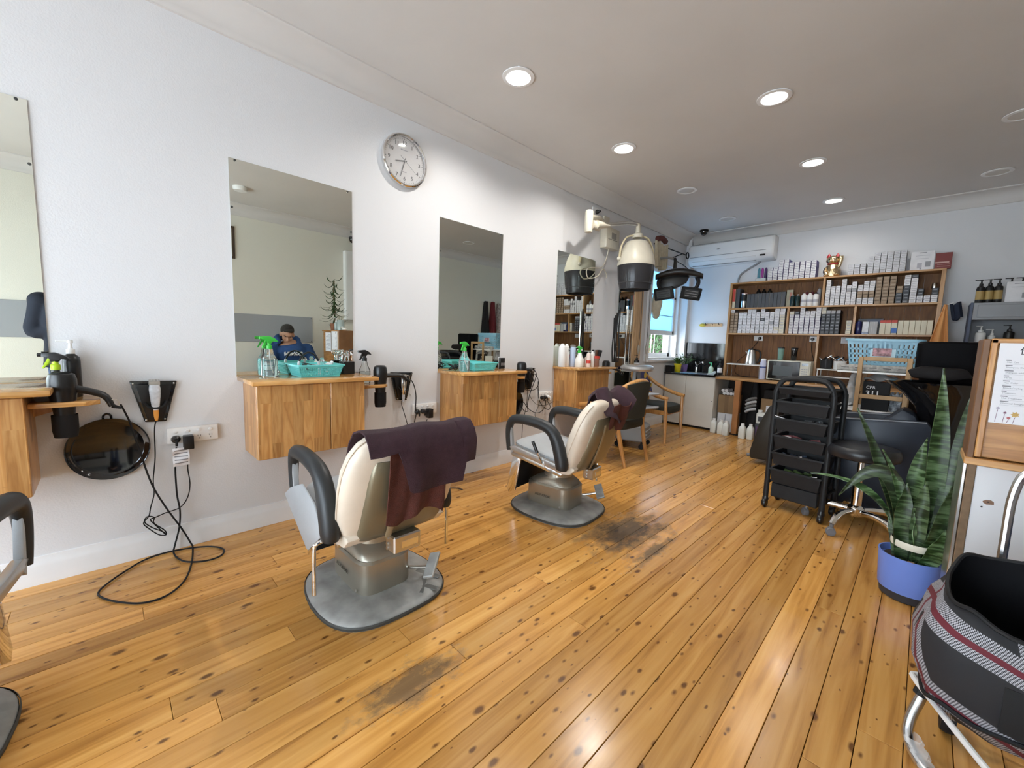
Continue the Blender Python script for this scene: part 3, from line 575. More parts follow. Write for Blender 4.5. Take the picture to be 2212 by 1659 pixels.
def basket(label, loc, rz, w=.26, d=.20, h=.07, m=TURQ, cat='basket', name='plastic_basket', group='turquoise tool baskets'):
    t = thing(name, label, cat, loc, rz, group); e = .03
    def wall(p0, p1, q0, q1, n, rows):
        # perforated side: bars and rails, real holes
        P = lambda u, v: Vector(p0).lerp(Vector(p1), u).lerp(Vector(q0).lerp(Vector(q1), u), v)
        b = mb(); rl = [0, .10] + [.10+.62*(k+1)/rows for k in range(rows)] + [1]
        th = .0022
        nrm = (Vector(p1)-Vector(p0)).cross(Vector(q0)-Vector(p0)).normalized()*th
        def quad(u0, u1, v0, v1):
            c = [P(u0, v0), P(u1, v0), P(u1, v1), P(u0, v1)]; b.rings([c, [x_+nrm for x_ in c]])
        quad(0, 1, 0, .13); quad(0, 1, .78, 1)
        for k in range(1, rows): v = .13+.65*k/rows; quad(0, 1, v-.022, v+.022)
        for k in range(n+1): u = k/n; quad(max(0, u-.18/n), min(1, u+.18/n), .13, .78)
        return b
    a, c = w/2-e*.7, d/2-e*.7; A, Cc = w/2, d/2
    for (p0, p1, q0, q1, n) in (((-c, -a, 0), (-c, a, 0), (-Cc, -A, h), (-Cc, A, h), 22), ((c, a, 0), (c, -a, 0), (Cc, A, h), (Cc, -A, h), 22), ((-c, a, 0), (c, a, 0), (-Cc, A, h), (Cc, A, h), 16), ((c, -a, 0), (-c, -a, 0), (Cc, -A, h), (-Cc, -A, h), 16)):
        ob('slotted_side', wall(p0, p1, q0, q1, n, 5), m, t, smooth=0)
    b = mb(); b.box(-c, c, -a, a, 0, .003); ob('base', b, m, t)
    R = sring(0, 0, h, Cc, A, 12, 40); R2 = sring(0, 0, h, Cc+.012, A+.012, 12, 40)
    b = mb(); b.rings([R, [(x_, y_, h+.003) for x_, y_, z_ in R], [(x_, y_, h+.003) for x_, y_, z_ in R2], [(x_, y_, h-.004) for x_, y_, z_ in R2], [(x_, y_, h-.001) for x_, y_, z_ in R]], cap=False); ob('rim', b, m, t)
    return t
basket('turquoise slotted basket of combs in front of the mirror with the seated person', (.128, .925, .9408), 0, .265, .225, .072)
basket('turquoise slotted basket on the second cabinet, cords beside it', (.148, 2.235, .9408), .05, .265, .205, .066)
# contents of the front basket
t = thing('hair_band', 'black arched hair band with white ends standing in the front basket', 'hair band', (.13, .885, .948))
b = mb(); b.tube([(.0, -.062, .03), (.005, -.058, .075), (.005, -.035, .12), (.005, 0, .138), (.005, .035, .12), (.005, .058, .075), (0, .062, .03)], .0055, 10, 5); ob('arch', b, BLACK, t)
for s_ in (-1, 1): b = mb(); b.tube([(.001, s_*.063, .0), (.003, s_*.061, .05), (.005, s_*.056, .085)], .008, 10, 3); ob('end_sleeve', b, mat('pale_grey_plastic', (.62, .62, .62), .3), t)
for k, (x_, y_, a, m_, nm, lb) in enumerate(((.10, .93, .5, BLACK, 'comb', 'black comb lying across the front basket'), (.17, .86, -.3, BLACK, 'comb', 'black comb at the left end of the front basket'), (.13, .99, .9, WHITEP, 'comb', 'white comb at the right end of the front basket'))):
    t = thing(nm, lb, 'comb', (x_, y_, 1.006-.004*k), a); t.rotation_euler = (0, .12, a)
    b = mb(); b.box(-.085, .085, -.004, .004, -.0015, .0015, .001); ob('spine', b, m_, t)
    b = mb()
    for q in range(24): b.box(-.08+.0045*q, -.078+.0045*q, -.024, -.004, -.001, .001)
    ob('teeth', b, m_, t, smooth=0)
t = thing('trimmer_guard', 'clear trimmer guard propped in the front basket', 'guard', (.10, .975, 1.0), .6); b = mb(); b.rings([sring(0, 0, z, .016-.1*z, .010, 3, 14) for z in (0, .02, .035)]); b.lathe([(.012, .03), (.014, .04), (.008, .052)], 12); ob('guard', b, CLEARP, t)
t = thing('white_clip', 'white plastic hair clip on top of the front basket', 'clip', (.12, 1.01, 1.004), .4); b = mb(); b.ell((0, 0, .008), (.03, .012, .007), 14, 8); b.ell((.025, 0, .02), (.012, .01, .01), 12, 8); ob('jaw', b, WHITEP, t); b = mb(); b.tube([(-.03, .005, .008), (0, .01, .018), (.03, .005, .012)], .004, 8, 4); ob('lever', b, WHITEP, t)
# scissors pot
t = thing('scissors_pot', 'black square pot of scissors at the right of the front basket', 'pot', (.075, 1.145, .9408), .1); b = mb(); b.box(-.032, .032, -.04, .04, 0, .085, .003); ob('pot', b, BLACK, t)
for k in range(4):
    s = thing('scissors', 'chrome scissors, %s from the wall in the black square pot' % ORD[k], 'scissors', (.055+.013*k, 1.118+.018*k, 1.025), .3*k, 'scissors in the pot')
    for q in (-1, 1): b = mb(); b.tube([(0, q*.012+.012*math.cos(a), .055+.015*math.sin(a)) for a in [2*PI*j/12 for j in range(12)]], .0028, 7, closed=True); b.tube([(0, q*.010, .041), (0, q*.003, .01), (0, 0, -.02)], .0032, 7, 3); ob('blade_and_ring', b, CHROME, s)
# black cable heap and pouch on the second cabinet
tag(ob('loose_cord', mb().tube([(.12+.04*math.sin(k*2.1), 2.01+.045*math.cos(k*1.7), .947+.012*((k*7) % 5)) for k in range(14)], .004, 7, 5), BLACKM), 'heap of loose black cord behind the spray bottle on the second cabinet', 'cord')
t = thing('razor_blade_pack', 'small black packet with white edge at the right end of the second cabinet', 'packet', (.10, 2.555, .9408), .2); b = mb(); b.box(-.012, .012, -.035, .035, 0, .10, .003); ob('packet', b, BLACK, t); b = mb(); b.box(-.0135, -.0122, -.04, .04, 0, .108); ob('card_back', b, PAPER, t)
b = mb(); b.box(.0121, .0126, -.026, -.006, .03, .055); b.box(.0121, .0126, .003, .028, .03, .055); ob('print_block', b, mat('grey_ink', (.25, .25, .27), .6), t, smooth=0)
# fourth cabinet bottles
PALEB = mat('pale_blue_plastic', (.50, .60, .78), .35); PINKW = mat('blush_plastic', (.74, .62, .56), .35); REDP = mat('red_plastic', (.62, .06, .04), .35); CLEARBR = mat('brown_clear_plastic', (.42, .22, .16), .2, trans=.3)
def cyl_bottle(label, x_, y_, r, h, m, cap, neck=.5, z=.9405, name='shampoo_bottle', group=None, band=None, rz=0):
    t = thing(name, label, 'bottle', (x_, y_, z), rz, group)
    b = mb(); b.lathe([(r*.93, 0), (r, .005), (r, h*.80), (r*.85, h*.88), (r*neck, h*.92)], 24); ob('bottle_body', b, m, t)
    b = mb(); b.lathe([(r*neck*1.05, h*.915), (r*neck*1.05, h*.96), (r*neck*.6, h), (.0005, h)], 18); ob('cap', b, cap, t)
    if band: b = mb(); b.lathe([(r*1.008, h*band[1]), (r*1.008, h*band[2])], 24, cap=False); ob('label_band', b, band[0], t)
    return t
cyl_bottle('large white bottle with grey leaf print at the left end of the crowded cabinet', .10, 3.43, .040, .245, WHITEP, WHITEP)
t = cyl_bottle('tall white can printed CPR on the crowded cabinet', .075, 3.535, .032, .243, WHITEP, WHITEP); text('CPR', .026, (.033, 0, .17), FX, INK, t)
b = mb(); b.lathe([(.0403, .10), (.0403, .102)], 20, cap=False); 
cyl_bottle('pale blue cylindrical can with dark cap on the crowded cabinet', .10, 3.615, .032, .235, PALEB, mat('grey_cap', (.2, .19, .18), .4), .9)
cyl_bottle('blush pink pump bottle with clear cap on the crowded cabinet', .25, 3.70, .024, .165, PINKW, CLEARP, band=(REDP, .25, .45))
cyl_bottle('small cream tube bottle behind the blush one', .19, 3.75, .022, .115, PINKW, WHITEP)
cyl_bottle('slim white bottle with pointed cap next to the red jar', .22, 3.815, .022, .17, WHITEP, WHITEP)
cyl_bottle('short black tub with white lid behind the pink bottle', .10, 3.74, .035, .19, BLACK, WHITEP, .9)
t = thing('brush_jar', 'clear brown jar with red lid ring holding black brushes', 'jar', (.21, 3.895, .9405)); b = mb(); b.lathe([(.038, 0), (.04, .004), (.04, .095), (.036, .10)], 22); ob('jar', b, CLEARBR, t); b = mb(); b.lathe([(.042, .092), (.042, .115), (.036, .118)], 22); ob('lid_ring', b, REDP, t)
for k in range(5):
    s = thing('hair_brush', '%s brush from the left in the brown jar' % ORD[k], 'brush', (.185+.02*(k % 3), 3.885+.022*k, 1.035), 0, 'brushes in the jar'); s.rotation_euler = (-.12*k+.1, 0, 0); m_ = BLACKM if k % 2 == 0 else mat('dark_brown_plastic', (.10, .05, .03), .4)
    b = mb(); b.tube([(0, 0, -.05), (0, 0, .03), (0, 0, .09)], .01, 10, 2, [.006, .012, .015]); ob('bristle_head', b, m_, s)
# ---------------------------------------------------------------- barber chairs
CREAM = mat('cream_vinyl', (.72, .63, .52), .38, var=.05, vscale=9, bump=.05, bscale=25); OLIVE = mat('olive_bronze_shell', (.20, .17, .11), .32, metal=.35, var=.05, vscale=5)
GREYV = mat('grey_vinyl', (.40, .42, .44), .5, var=.05, vscale=7, bump=.08, bscale=120); BRONZE = mat('silver_bronze_enamel', (.36, .33, .27), .28, metal=.65, var=.06, vscale=6)
SCUFF = mat('scuffed_grey_metal', (.33, .33, .315), .5, metal=.25, var=.30, vscale=9, bump=.05, bscale=40); ARM = mat('black_armrest_rubber', (.022, .024, .026), .42)
def bez(p, n=6):  # closed rounded polygon helper not needed
    return p
def barber_chair(label, loc, rz, skirt=False, lever=True, group='cream and olive barber chairs'):
    t = thing('barber_chair', label, 'barber chair', loc, rz, group)
    def plate(z, k, n=3.0):
        out = []
        for i in range(48):
            a = 2*PI*i/48; c, s_ = sq(a, n); fx = .315 if c > 0 else .32
            wy = .29*(1-.10*max(0, -c))
            out.append((c*fx*k, s_*wy*k, z))
        return out
    b = mb(); b.rings([plate(.0, 1.0), plate(.014, 1.0), plate(.022, .985), plate(.028, .95), plate(.034, .92), plate(.045, .6), plate(.05, .3)]); ob('base_plate', b, SCUFF, t)
    b = mb(); b.rings([plate(.004, 1.012), plate(.014, 1.016), plate(.02, 1.004)], cap=False); ob('base_rim', b, mat('dark_rubber_rim', (.05, .05, .045), .6), t)
    b = mb(); b.rings([sring(-.025, 0, z, rx, ry, 4.5, 40) for z, rx, ry in ((.038, .178, .128), (.05, .182, .132), (.185, .180, .130), (.196, .172, .122))]); ped = ob('pedestal', b, BRONZE, t)
    b = mb(); b.rings([sring(-.02+.02*q, 0, z, rx, ry, n, 40) for q, z, rx, ry, n in ((0, .192, .168, .119, 4.2), (.3, .215, .155, .115, 3.5), (.6, .235, .125, .105, 2.6), (.9, .25, .10, .095, 2.1), (1, .33, .092, .09, 2))]); ob('pedestal_dome', b, BRONZE, ped)
    text('ALL PURPOSE', .022, (-.046, -.1345, .115), FY, mat('dark_bronze_print', (.07, .06, .045), .5), ped, ext=.0006, sx=.95)
    b = mb(); b.lathe([(.007, -.134), (.007, -.13)], 10, (.1, 0, .065), 'y'); ob('bolt', b, STEEL, ped)
    # foot pedal on the far side
    b = mb(); b.tube([(.09, .10, .09), (.16, .135, .10), (.235, .16, .125)], .010, 10, 4, flat=.8); pd = ob('pedal_arm', b, STEEL, t)
    b = mb(); b.xf = Matrix.Translation((.245, .17, .135)) @ Euler((.5, -.35, .5)).to_matrix().to_4x4(); b.box(-.028, .028, -.065, .065, -.008, .008, .004); ob('pedal_pad', b, SCUFF, pd)
    # seat pan, cushion
    TI = Matrix.Translation((0, 0, .385)) @ Euler((0, .16, 0)).to_matrix().to_4x4()
    b = mb(); b.xf = TI; b.box(-.26, .17, -.235, .235, -.045, -.01, .012, 2); ob('seat_pan', b, STEEL, t)
    def cush(z, k): return [(-.02+.25*k*sq(2*PI*i/40, 6)[0], .245*k*sq(2*PI*i/40, 6)[1], z) for i in range(40)]
    b = mb(); b.xf = TI; b.rings([cush(-.01, .96), cush(.0, 1), cush(.045, 1), cush(.055, .985)]); ob('seat_cushion', b, CREAM, t)
    b = mb(); b.xf = TI; b.rings([cush(.05, 1.004), cush(.062, .99), cush(.072, .93), cush(.078, .8), cush(.08, .4)]); ob('seat_cover', b, GREYV, t)
    # armrests: rounded loops
    for s_ in (-1, 1):
        y = s_*.272
        P = [(-.245, y, .435), (-.255, y, .52), (-.252, y, .60), (-.23, y, .645), (-.19, y, .662), (-.10, y, .667), (0, y, .658), (.07, y, .640), (.115, y, .605), (.145, y, .55), (.17, y, .48), (.185, y, .415), (.185, y, .385)]
        b = mb(); b.tube(P, .027, 12, 3, [.018, .021, .024, .027, .030, .032, .033, .034, .036, .038, .040, .040, .034], 1.1); a = ob('armrest', b, ARM, t)
        b = mb(); b.prism([(-.243, .60), (-.228, .60), (-.205, .43), (-.225, .41)], y-.012, y+.012, 'xz', .003); ob('arm_bracket', b, GREYV, a)
        b = mb(); b.prism([(-.24, .46), (-.205, .475), (.15, .415), (.19, .39), (.18, .365), (-.20, .43)], y-.014, y+.014, 'xz', .004); ob('arm_rail', b, SILVER, a)
        if s_ < 0 and lever: continue
        b = mb(); b.tube([(.13, s_*.20, .36), (.155, s_*.27, .372), (.15, s_*.312, .365), (.145, s_*.322, .33), (.145, s_*.323, .15)], .0085, 10, 5); ob('towel_bar', b, CHROME, t)
    # backrest: leaning cream cushion with rounded shoulders and an olive rear shell
    def bk(tt): return .185+.155*tt, .375+.455*tt
    rs = []
    for tt, w, th in ((0, .15, .03), (.015, .20, .05), (.06, .235, .062), (.2, .258, .072), (.45, .268, .075), (.65, .266, .070), (.8, .250, .062), (.9, .222, .052), (.96, .185, .042), (.99, .14, .028), (1.0, .08, .012)):
        cx, cz = bk(tt); ring = []
        for i in range(40):
            c, s_ = sq(2*PI*i/40, 3.2); ring.append((cx+c*th*.95, s_*w, cz-c*th*.32))
        rs.append(ring)
    b = mb(); b.rings(rs); bo = ob('backrest', b, CREAM, t)
    rs = []
    for tt, w, d in ((.0, .165, .02), (.03, .185, .035), (.12, .195, .052), (.4, .193, .060), (.62, .188, .056), (.74, .178, .045), (.80, .165, .028)):
        cx, cz = bk(tt); ring = []
        for i in range(36):
            c, s_ = sq(2*PI*i/36, 4.5); ring.append((cx+.036+c*d, s_*w, cz-.012-c*d*.34))
        rs.append(ring)
    b = mb(); b.rings(rs); sh = ob('back_shell', b, OLIVE, t)
    b = mb(); b.tube([(bk(q)[0]+.036+.062*math.sin(PI*min(1, (q+.12)/.95))**.25, -.075, bk(q)[1]-.032) for q in (.06, .2, .4, .6, .74)], .016, 8, 3, flat=.25); ob('shell_highlight', b, mat('olive_highlight_strip', (.33, .30, .22), .3, metal=.4), sh)  # painted highlight: paler strip laid along the olive shell
    b = mb(); b.tube([(bk(q)[0]-.01+.02*q, -w*.995, bk(q)[1]) for q, w in ((.06, .236), (.2, .26), (.45, .27), (.65, .268), (.8, .252), (.9, .225), (.96, .19))], .004, 6, 3); ob('piping', b, CREAM, bo)
    b = mb(); b.prism([(.10, .36), (.13, .395), (.25, .40), (.26, .385), (.22, .345), (.13, .335)], -.235, .225, 'xz', .008); ob('rear_valance', b, CREAM, t)
    b = mb(); b.box(.225, .30, -.055, .075, .285, .36, .006); br = ob('recline_box', b, STEEL, t)
    b = mb(); b.box(.300, .3015, -.02, .06, .305, .335); ob('maker_plate', b, CHROME, br)
    for zz in (.30, .32, .345): b = mb(); b.lathe([(.007, -.063), (.007, -.055)], 10, (.25, 0, zz), 'y'); ob('bolt', b, STEEL, br)
    # footrest hanging in front
    b = mb(); b.prism([(-.25, .40), (-.20, .40), (-.245, .13), (-.29, .11), (-.30, .14)], -.19, .19, 'xz', .006); fr = ob('footrest', b, BLACKM, t)
    for s_ in (-1, 1): b = mb(); b.prism([(-.262, .41), (-.19, .41), (-.24, .12), (-.30, .09), (-.315, .13)], s_*.195-.006, s_*.195+.006, 'xz', .002); ob('footrest_side', b, CHROME, fr)
    if lever:
        b = mb(); b.tube([(.10, -.15, .33), (.09, -.235, .335), (.06, -.285, .38), (-.02, -.30, .52)], .006, 8, 5); lv = ob('recline_lever', b, CHROME, t)
        b = mb(); b.tube([(.008, -.295, .465), (-.028, -.302, .54)], .011, 10); ob('lever_grip', b, BLACK, lv)
    if skirt:
        b = mb(); b.prism([(-.335, .425), (-.24, .485), (-.08, .545), (.06, .50), (.13, .42), (.14, .385), (-.02, .262), (-.04, .262)], -.292, -.284, 'xz', .003); ob('side_flap', b, GREYV, t)
    return t
c_ = barber_chair('front cream barber chair with the purple towel hanging flat over its back', (1.02, .87, 0), 0, True, False)
for k, (x0, y0, a, L_, w) in enumerate(((.215, .135, .5, .17, .028), (.205, .15, -.75, .16, .026), (.16, .205, .45, .13, .026))):
    b = mb(); b.xf = Matrix.Translation((x0, y0, .0375+.0012*k)) @ Euler((-.03, .045, a)).to_matrix().to_4x4(); b.box(-L_/2, L_/2, -w/2, w/2, -.0015, .0015); ob('tape_strip', b, mat('dull_grey_tape', (.15, .15, .14), .6), c_)
barber_chair('second cream barber chair with a crumpled purple towel, near the worn floor patch', (1.02, 2.285, 0), 0.12)
barber_chair('barber chair mostly cut off by the left picture edge', (1.02, -.545, 0), -0.25, True, False)
# towels on the chair backs
PURP = mat('aubergine_towel', (.040, .016, .024), .95, var=.15, vscale=40, bump=.35, bscale=260, sheen=.04); MARN = mat('maroon_towel', (.085, .022, .015), .95, var=.15, vscale=50, bump=.4, bscale=300, sheen=.04)
def drape(path, y0, y1, fold, amp, nu=36, nv=40, th=.006, skew=0, hem=None):
    P = [Vector(p) for p in path]
    L_ = [0]
    for a, c in zip(P, P[1:]): L_.append(L_[-1]+(c-a).length)
    def at(s_):
        s_ *= L_[-1]
        for k in range(len(P)-1):
            if s_ <= L_[k+1] or k == len(P)-2:
                f = (s_-L_[k])/(L_[k+1]-L_[k]); return P[k].lerp(P[k+1], f)
    def fn(u, v):
        h_ = hem(u) if hem else 1
        p = at(v*h_); hang = max(0, (v*h_-.35))/.65
        w = amp*hang*(math.sin(u*fold*PI*2+1.3)+.5*math.sin(u*fold*5.1+v*3))
        return (p.x+w+.006*math.sin(u*17+v*5), y0+(y1-y0)*u+skew*hang+.01*hang*math.sin(u*9), p.z+.004*math.sin(u*12+v*4))
    b = mb(); b.grid(fn, nu, nv, th); return b
CX, CY = 1.02, .87
over = [(CX+.20, 0, .70), (CX+.225, 0, .77), (CX+.27, 0, .822), (CX+.325, 0, .842), (CX+.375, 0, .836), (CX+.405, 0, .805), (CX+.424, 0, .76), (CX+.424, 0, .69), (CX+.418, 0, .63), (CX+.410, 0, .585)]
t = thing('towel', 'flat aubergine towel over the back of the front barber chair', 'towel', (0, 0, 0))
ob('cloth', drape(over, CY-.215, CY+.275, 2.6, .011, skew=.0, hem=lambda u: .66 if u < .24 else (.70+.3*min(1, (u-.24)/.10) if u < .84 else .84)), PURP, t, smooth=60)
t = thing('towel', 'maroon towel hanging beneath the aubergine one on the front chair', 'towel', (0, 0, 0))
und = [(CX+.335, 0, .834), (CX+.372, 0, .827), (CX+.396, 0, .80), (CX+.404, 0, .75), (CX+.396, 0, .66), (CX+.388, 0, .58), (CX+.378, 0, .50), (CX+.366, 0, .455)]
ob('cloth', drape(und, CY-.13, CY+.13, 2.2, .007, th=.004, hem=lambda u: .97+.05*math.sin(u*7)), MARN, t, smooth=60)
CY = 2.285; CX = 1.03
t = thing('towel', 'crumpled aubergine towel thrown over the second barber chair back', 'towel', (0, 0, 0))
def crum(u, v):
    y = CY-.02+.30*u+.03*math.sin(v*5+u*3); a = v*2.6-.55
    x_ = CX+.30-.11*math.cos(a)*(1+.25*math.sin(u*8))+.05*v; z = .80+.075*math.sin(a)*(1+.2*math.sin(u*6+1))+.022*math.sin(u*9+v*6)-.16*max(0, v-.62)/.38*(1+.35*math.sin(u*5))
    if u < .25: z -= .06*(1-u/.25)*(1-v)
    return (x_+.012*math.sin(u*13+v*4), y, z+.03)
b = mb(); b.grid(crum, 44, 40, .007); ob('cloth', b, PURP, t, smooth=60)
t = thing('towel', 'maroon towel edge hanging below the crumpled one on the second chair', 'towel', (0, 0, 0))
b = mb(); b.grid(lambda u, v: (CX+.405-.05*v+.010*math.sin(u*11), CY+.02+.24*u, .80-.17*v+.012*math.sin(u*8)), 30, 16, .005); ob('cloth', b, MARN, t, smooth=60)
# ---------------------------------------------------------------- hooded dryer on its wall arm
SMOKE = mat('smoked_visor', (.045, .045, .050), .18, trans=.25, ior=1.3)
t = thing('hooded_hair_dryer', 'ivory hooded hair dryer with smoked visor on a wall arm', 'hood dryer', (.39, 4.33, 1.82))
def rr(z, r, n=36, wob=0): return [(r*math.cos(2*PI*i/n), r*math.sin(2*PI*i/n)*1.0, z) for i in range(n)]
b = mb(); b.lathe([(.205, .265), (.208, .285), (.200, .33), (.175, .42), (.14, .495), (.115, .53), (.06, .548), (.0005, .55)], 40); ob('dome', b, IVORY, t)
b = mb(); b.lathe([(.202, .275), (.203, .25), (.192, .12), (.168, .0), (.162, .0), (.186, .12), (.196, .25), (.197, .275)], 40, cap=False); vz = ob('visor', b, SMOKE, t)
for k in range(3): b = mb(); z = .19-.06*k; r = .1985-.018*(.25-z)/.13*.6; b.lathe([(r, z-.004), (r+.0025, z), (r, z+.004)], 40, cap=False); ob('visor_ridge', b, mat('dark_grey_plastic', (.05, .05, .055), .4), vz)
b = mb(); b.lathe([(.155, .02), (.15, .10), (.13, .2), (.05, .25), (.0005, .25)], 28); ob('inner_screen', b, BLACKM, t)
for s_, a in ((-1, 0), (1, 0)):
    b = mb(); b.tube([(s_*.03, s_*.045, .60), (s_*.075, s_*.11, .57), (s_*.105, s_*.16, .47), (s_*.112, s_*.175, .35)], .017, 10, 5, flat=.6); y_ = ob('yoke_arm', b, mat('aged_ivory', (.60, .52, .34), .4), t)
    b = mb(); b.ell((s_*.113, s_*.178, .335), (.024, .024, .024), 14, 8); ob('pivot_knob', b, IVORY, y_)
b = mb(); b.lathe([(.055, .575), (.06, .585), (.058, .615), (.028, .63), (.024, .72), (.022, .73)], 20, (-.0, -.0, 0)); ob('swivel', b, IVORY, t)
b = mb(); b.box(.10, .135, .175, .19, .27, .30, .003); ob('rating_plate', b, WHITEP, t)
b = mb(); b.tube([(0, 0, .715), (-.02, -.20, .69), (-.075, -.70, .57)], .011, 10); b.tube([(0.02, 0, .735), (0, -.20, .71), (-.055, -.70, .59)], .006, 8); ob('sprung_arm', b, STEEL, t)
b = mb(); b.rings([[(-.075+u*.9+x_*.0, -.70-.08+d, .57+w) for (u, w) in [(.03*math.cos(a), .045*math.sin(a)) for a in [2*PI*i/16 for i in range(16)]]] for d, x_ in ((0, 0), (.06, 0), (.12, 0))]); b.tube([(-.075, -.72, .58), (-.06, -.50, .615)], .04, 12, radii=[.045, .02]); ob('arm_joint_cover', b, IVORY, t)
b = mb(); b.lathe([(.0005, .48), (.038, .485), (.042, .53), (.042, .68), (.036, .695), (.0005, .70)], 20, (-.085, -.83, 0)); ob('elbow_post', b, IVORY, t)
b = mb(); b.tube([(-.09, -.80, .64), (-.25, -.40, .75), (-.385, -.08, .77)], .028, 10, flat=.9); ob('wall_arm', b, IVORY, t)
b = mb(); b.box(-.389, -.36, -.14, -.02, .70, .86, .01, 2); ob('wall_plate', b, IVORY, t)
t = thing('dryer_control_box', 'yellowed control box on the wall below the hood dryer arm', 'control box', (.001, 4.17, 2.31)); b = mb(); b.box(-.012, .09, 0, .28, 0, .24, .02, 2); ob('casing', b, IVORY, t)
b = mb(); b.box(.0905, .092, .10, .20, .11, .18); ob('dial_window', b, mat('grey_window', (.28, .26, .22), .3), t); b = mb(); b.box(.0905, .092, .03, .25, .098, .102); ob('seam', b, INK, t)
cord('cable', [(.05, 4.28, 2.31), (.04, 4.26, 2.2), (.05, 4.15, 2.08), (.04, 3.95, 2.05), (.05, 3.86, 2.0), (.04, 3.92, 1.93), (.05, 4.08, 1.97), (.04, 4.2, 2.07), (.04, 4.28, 2.02), (.03, 4.30, 1.98)], .006, t, m=IVORY)
t = thing('power_point', 'white power point with black plug near the ceiling', 'outlet', (-.011, 3.99, 2.66)); b = mb(); b.box(0, .014, 0, .115, 0, .075, .003); ob('plate', b, WHITEP, t); b = mb(); b.lathe([(.026, .014), (.026, .03), (.012, .05), (.010, .07)], 14, (0, .075, .03), 'x'); ob('plug', b, BLACK, t)
# ---------------------------------------------------------------- black colour processor with three heater panels
AX = Vector((.916, .40, 0)); VX = Vector((.40, -.916, 0))
t = thing('hair_processor', 'black infrared hair processor with three heater panels behind the hood dryer', 'hair processor', (.50, 5.22, 2.0), math.atan2(.40, .916))
def arch(u): return u*.27, .13-.055*(abs(u)**1.8)
b = mb(); b.rings([[(arch(u)[0], c*.10*(1-.25*u*u), arch(u)[1]+s_*(.048-.016*u*u)) for c, s_ in [sq(2*PI*i/20, 2.6) for i in range(20)]] for u in [-1.02, -1, -.8, -.5, -.2, 0, .2, .5, .8, 1, 1.05]]); ob('top_bridge', b, BLACK, t)
for s_, y0 in ((-1, 0), (1, 0)):
    b = mb(); b.tube([(s_*.20, .02, .09), (s_*.235, .01, .02), (s_*.225, 0, -.05), (s_*.19, -.03, -.09)], .03, 12, 4, [.045, .042, .036, .03], .6); ob('side_arm', b, BLACK, t)
    b = mb(); b.xf = Matrix.Translation((s_*.16, -.05, -.135)) @ Euler((.2, s_*.12, s_*.25)).to_matrix().to_4x4(); b.box(-.12, .12, -.024, .024, -.085, .07, .014, 2); pn = ob('heater_panel', b, BLACKM, t)
    b = mb(); b.xf = Matrix.Translation((s_*.16, -.05, -.135)) @ Euler((.2, s_*.12, s_*.25)).to_matrix().to_4x4(); b.box(-.085, .085, -.0245, -.0225, -.058, .042, .001)
    ob('heater_grille', b, mat('dark_heater_glass', (.05, .055, .06), .15), pn)
    for q in range(3): b = mb(); b.xf = Matrix.Translation((s_*.16, -.05, -.135)) @ Euler((.2, s_*.12, s_*.25)).to_matrix().to_4x4(); b.tube([(-.07, -.028, -.04+.03*q), (.07, -.028, -.04+.03*q)], .004, 6); ob('grille_bar', b, mat('dark_bar', (.10, .10, .11), .3, metal=.6), pn)
b = mb(); b.prism([(-.22, .08), (.14, .10), (.10, .0), (-.02, -.07), (-.22, -.09)], -.0, .05, 'xz', .01); ob('rear_panel', b, BLACK, t)
b = mb(); b.tube([(-.05, .02, .13), (-.05, .02, .28), (-.06, .03, .31)], .022, 12, radii=[.026, .02, .018]); ob('post', b, BLACK, t)
b = mb(); b.tube([(-.06, .03, .30), (-.15, .12, .34), (-.40, .32, .36)], .016, 10); ob('bracket_arm', b, mat('grey_bracket', (.35, .35, .34), .4), t)
b = mb(); b.tube([(-.03, .03, .27), (.05, .03, .22), (.12, .02, .16), (.22, .01, .12)], .005, 6, 4); ob('cable', b, BLACKM, t)
# curtain rod with bunched curtain
t = thing('curtain_rod', 'black iron curtain rod with a ring finial by the air conditioner', 'curtain rod', (.15, 5.2, 2.53))
b = mb(); b.tube([(0, 0, 0), (0, 1.02, .02)], .008, 8); ob('rod', b, BLACKM, t); b = mb(); b.tube([(0, 1.07+.045*math.cos(a), .02+.045*math.sin(a)) for a in [2*PI*i/18 for i in range(18)]], .008, 8, closed=True); ob('ring_finial', b, BLACKM, t)
b = mb(); b.tube([(0, .9, .02), (-.08, .9, .0), (-.155, .9, -.02)], .007, 8, 3); ob('bracket', b, BLACKM, t)
CURT = mat('cream_curtain', (.64, .58, .44), .9, var=.1, vscale=20)
t = thing('curtain', 'cream curtain bunched up on the rod behind the black processor', 'curtain', (.15, 5.28, 2.56))
b = mb(); b.grid(lambda u, v: (.05*math.sin(u*26)*(.4+.6*v)+.02, -.10+.36*u-.06*v*(u-.5), -.33*v+.02*math.sin(u*7)), 60, 14, .004); ob('cloth', b, CURT, t)
b = mb(); b.tube([(.03, -.06, .03), (.05, .03, .05), (.04, .16, .03)], .035, 12, 4); ob('rolled_edge', b, mat('dark_red_roll', (.11, .03, .025), .7), t)
t = thing('curtain', 'knotted end of the cream curtain hanging in front of the window', 'curtain', (-.04, 5.76, 1.78))
b = mb(); b.grid(lambda u, v: (.05*math.cos(u*2*PI)*(.6+.5*math.sin(PI*v))+.008*math.sin(u*20), .14*math.sin(u*2*PI)*(.55+.45*math.sin(PI*(v*.9+.1)))+.015*math.sin(v*7), .15-.33*v+.015*math.sin(u*12)), 40, 16); ob('cloth', b, CURT, t)
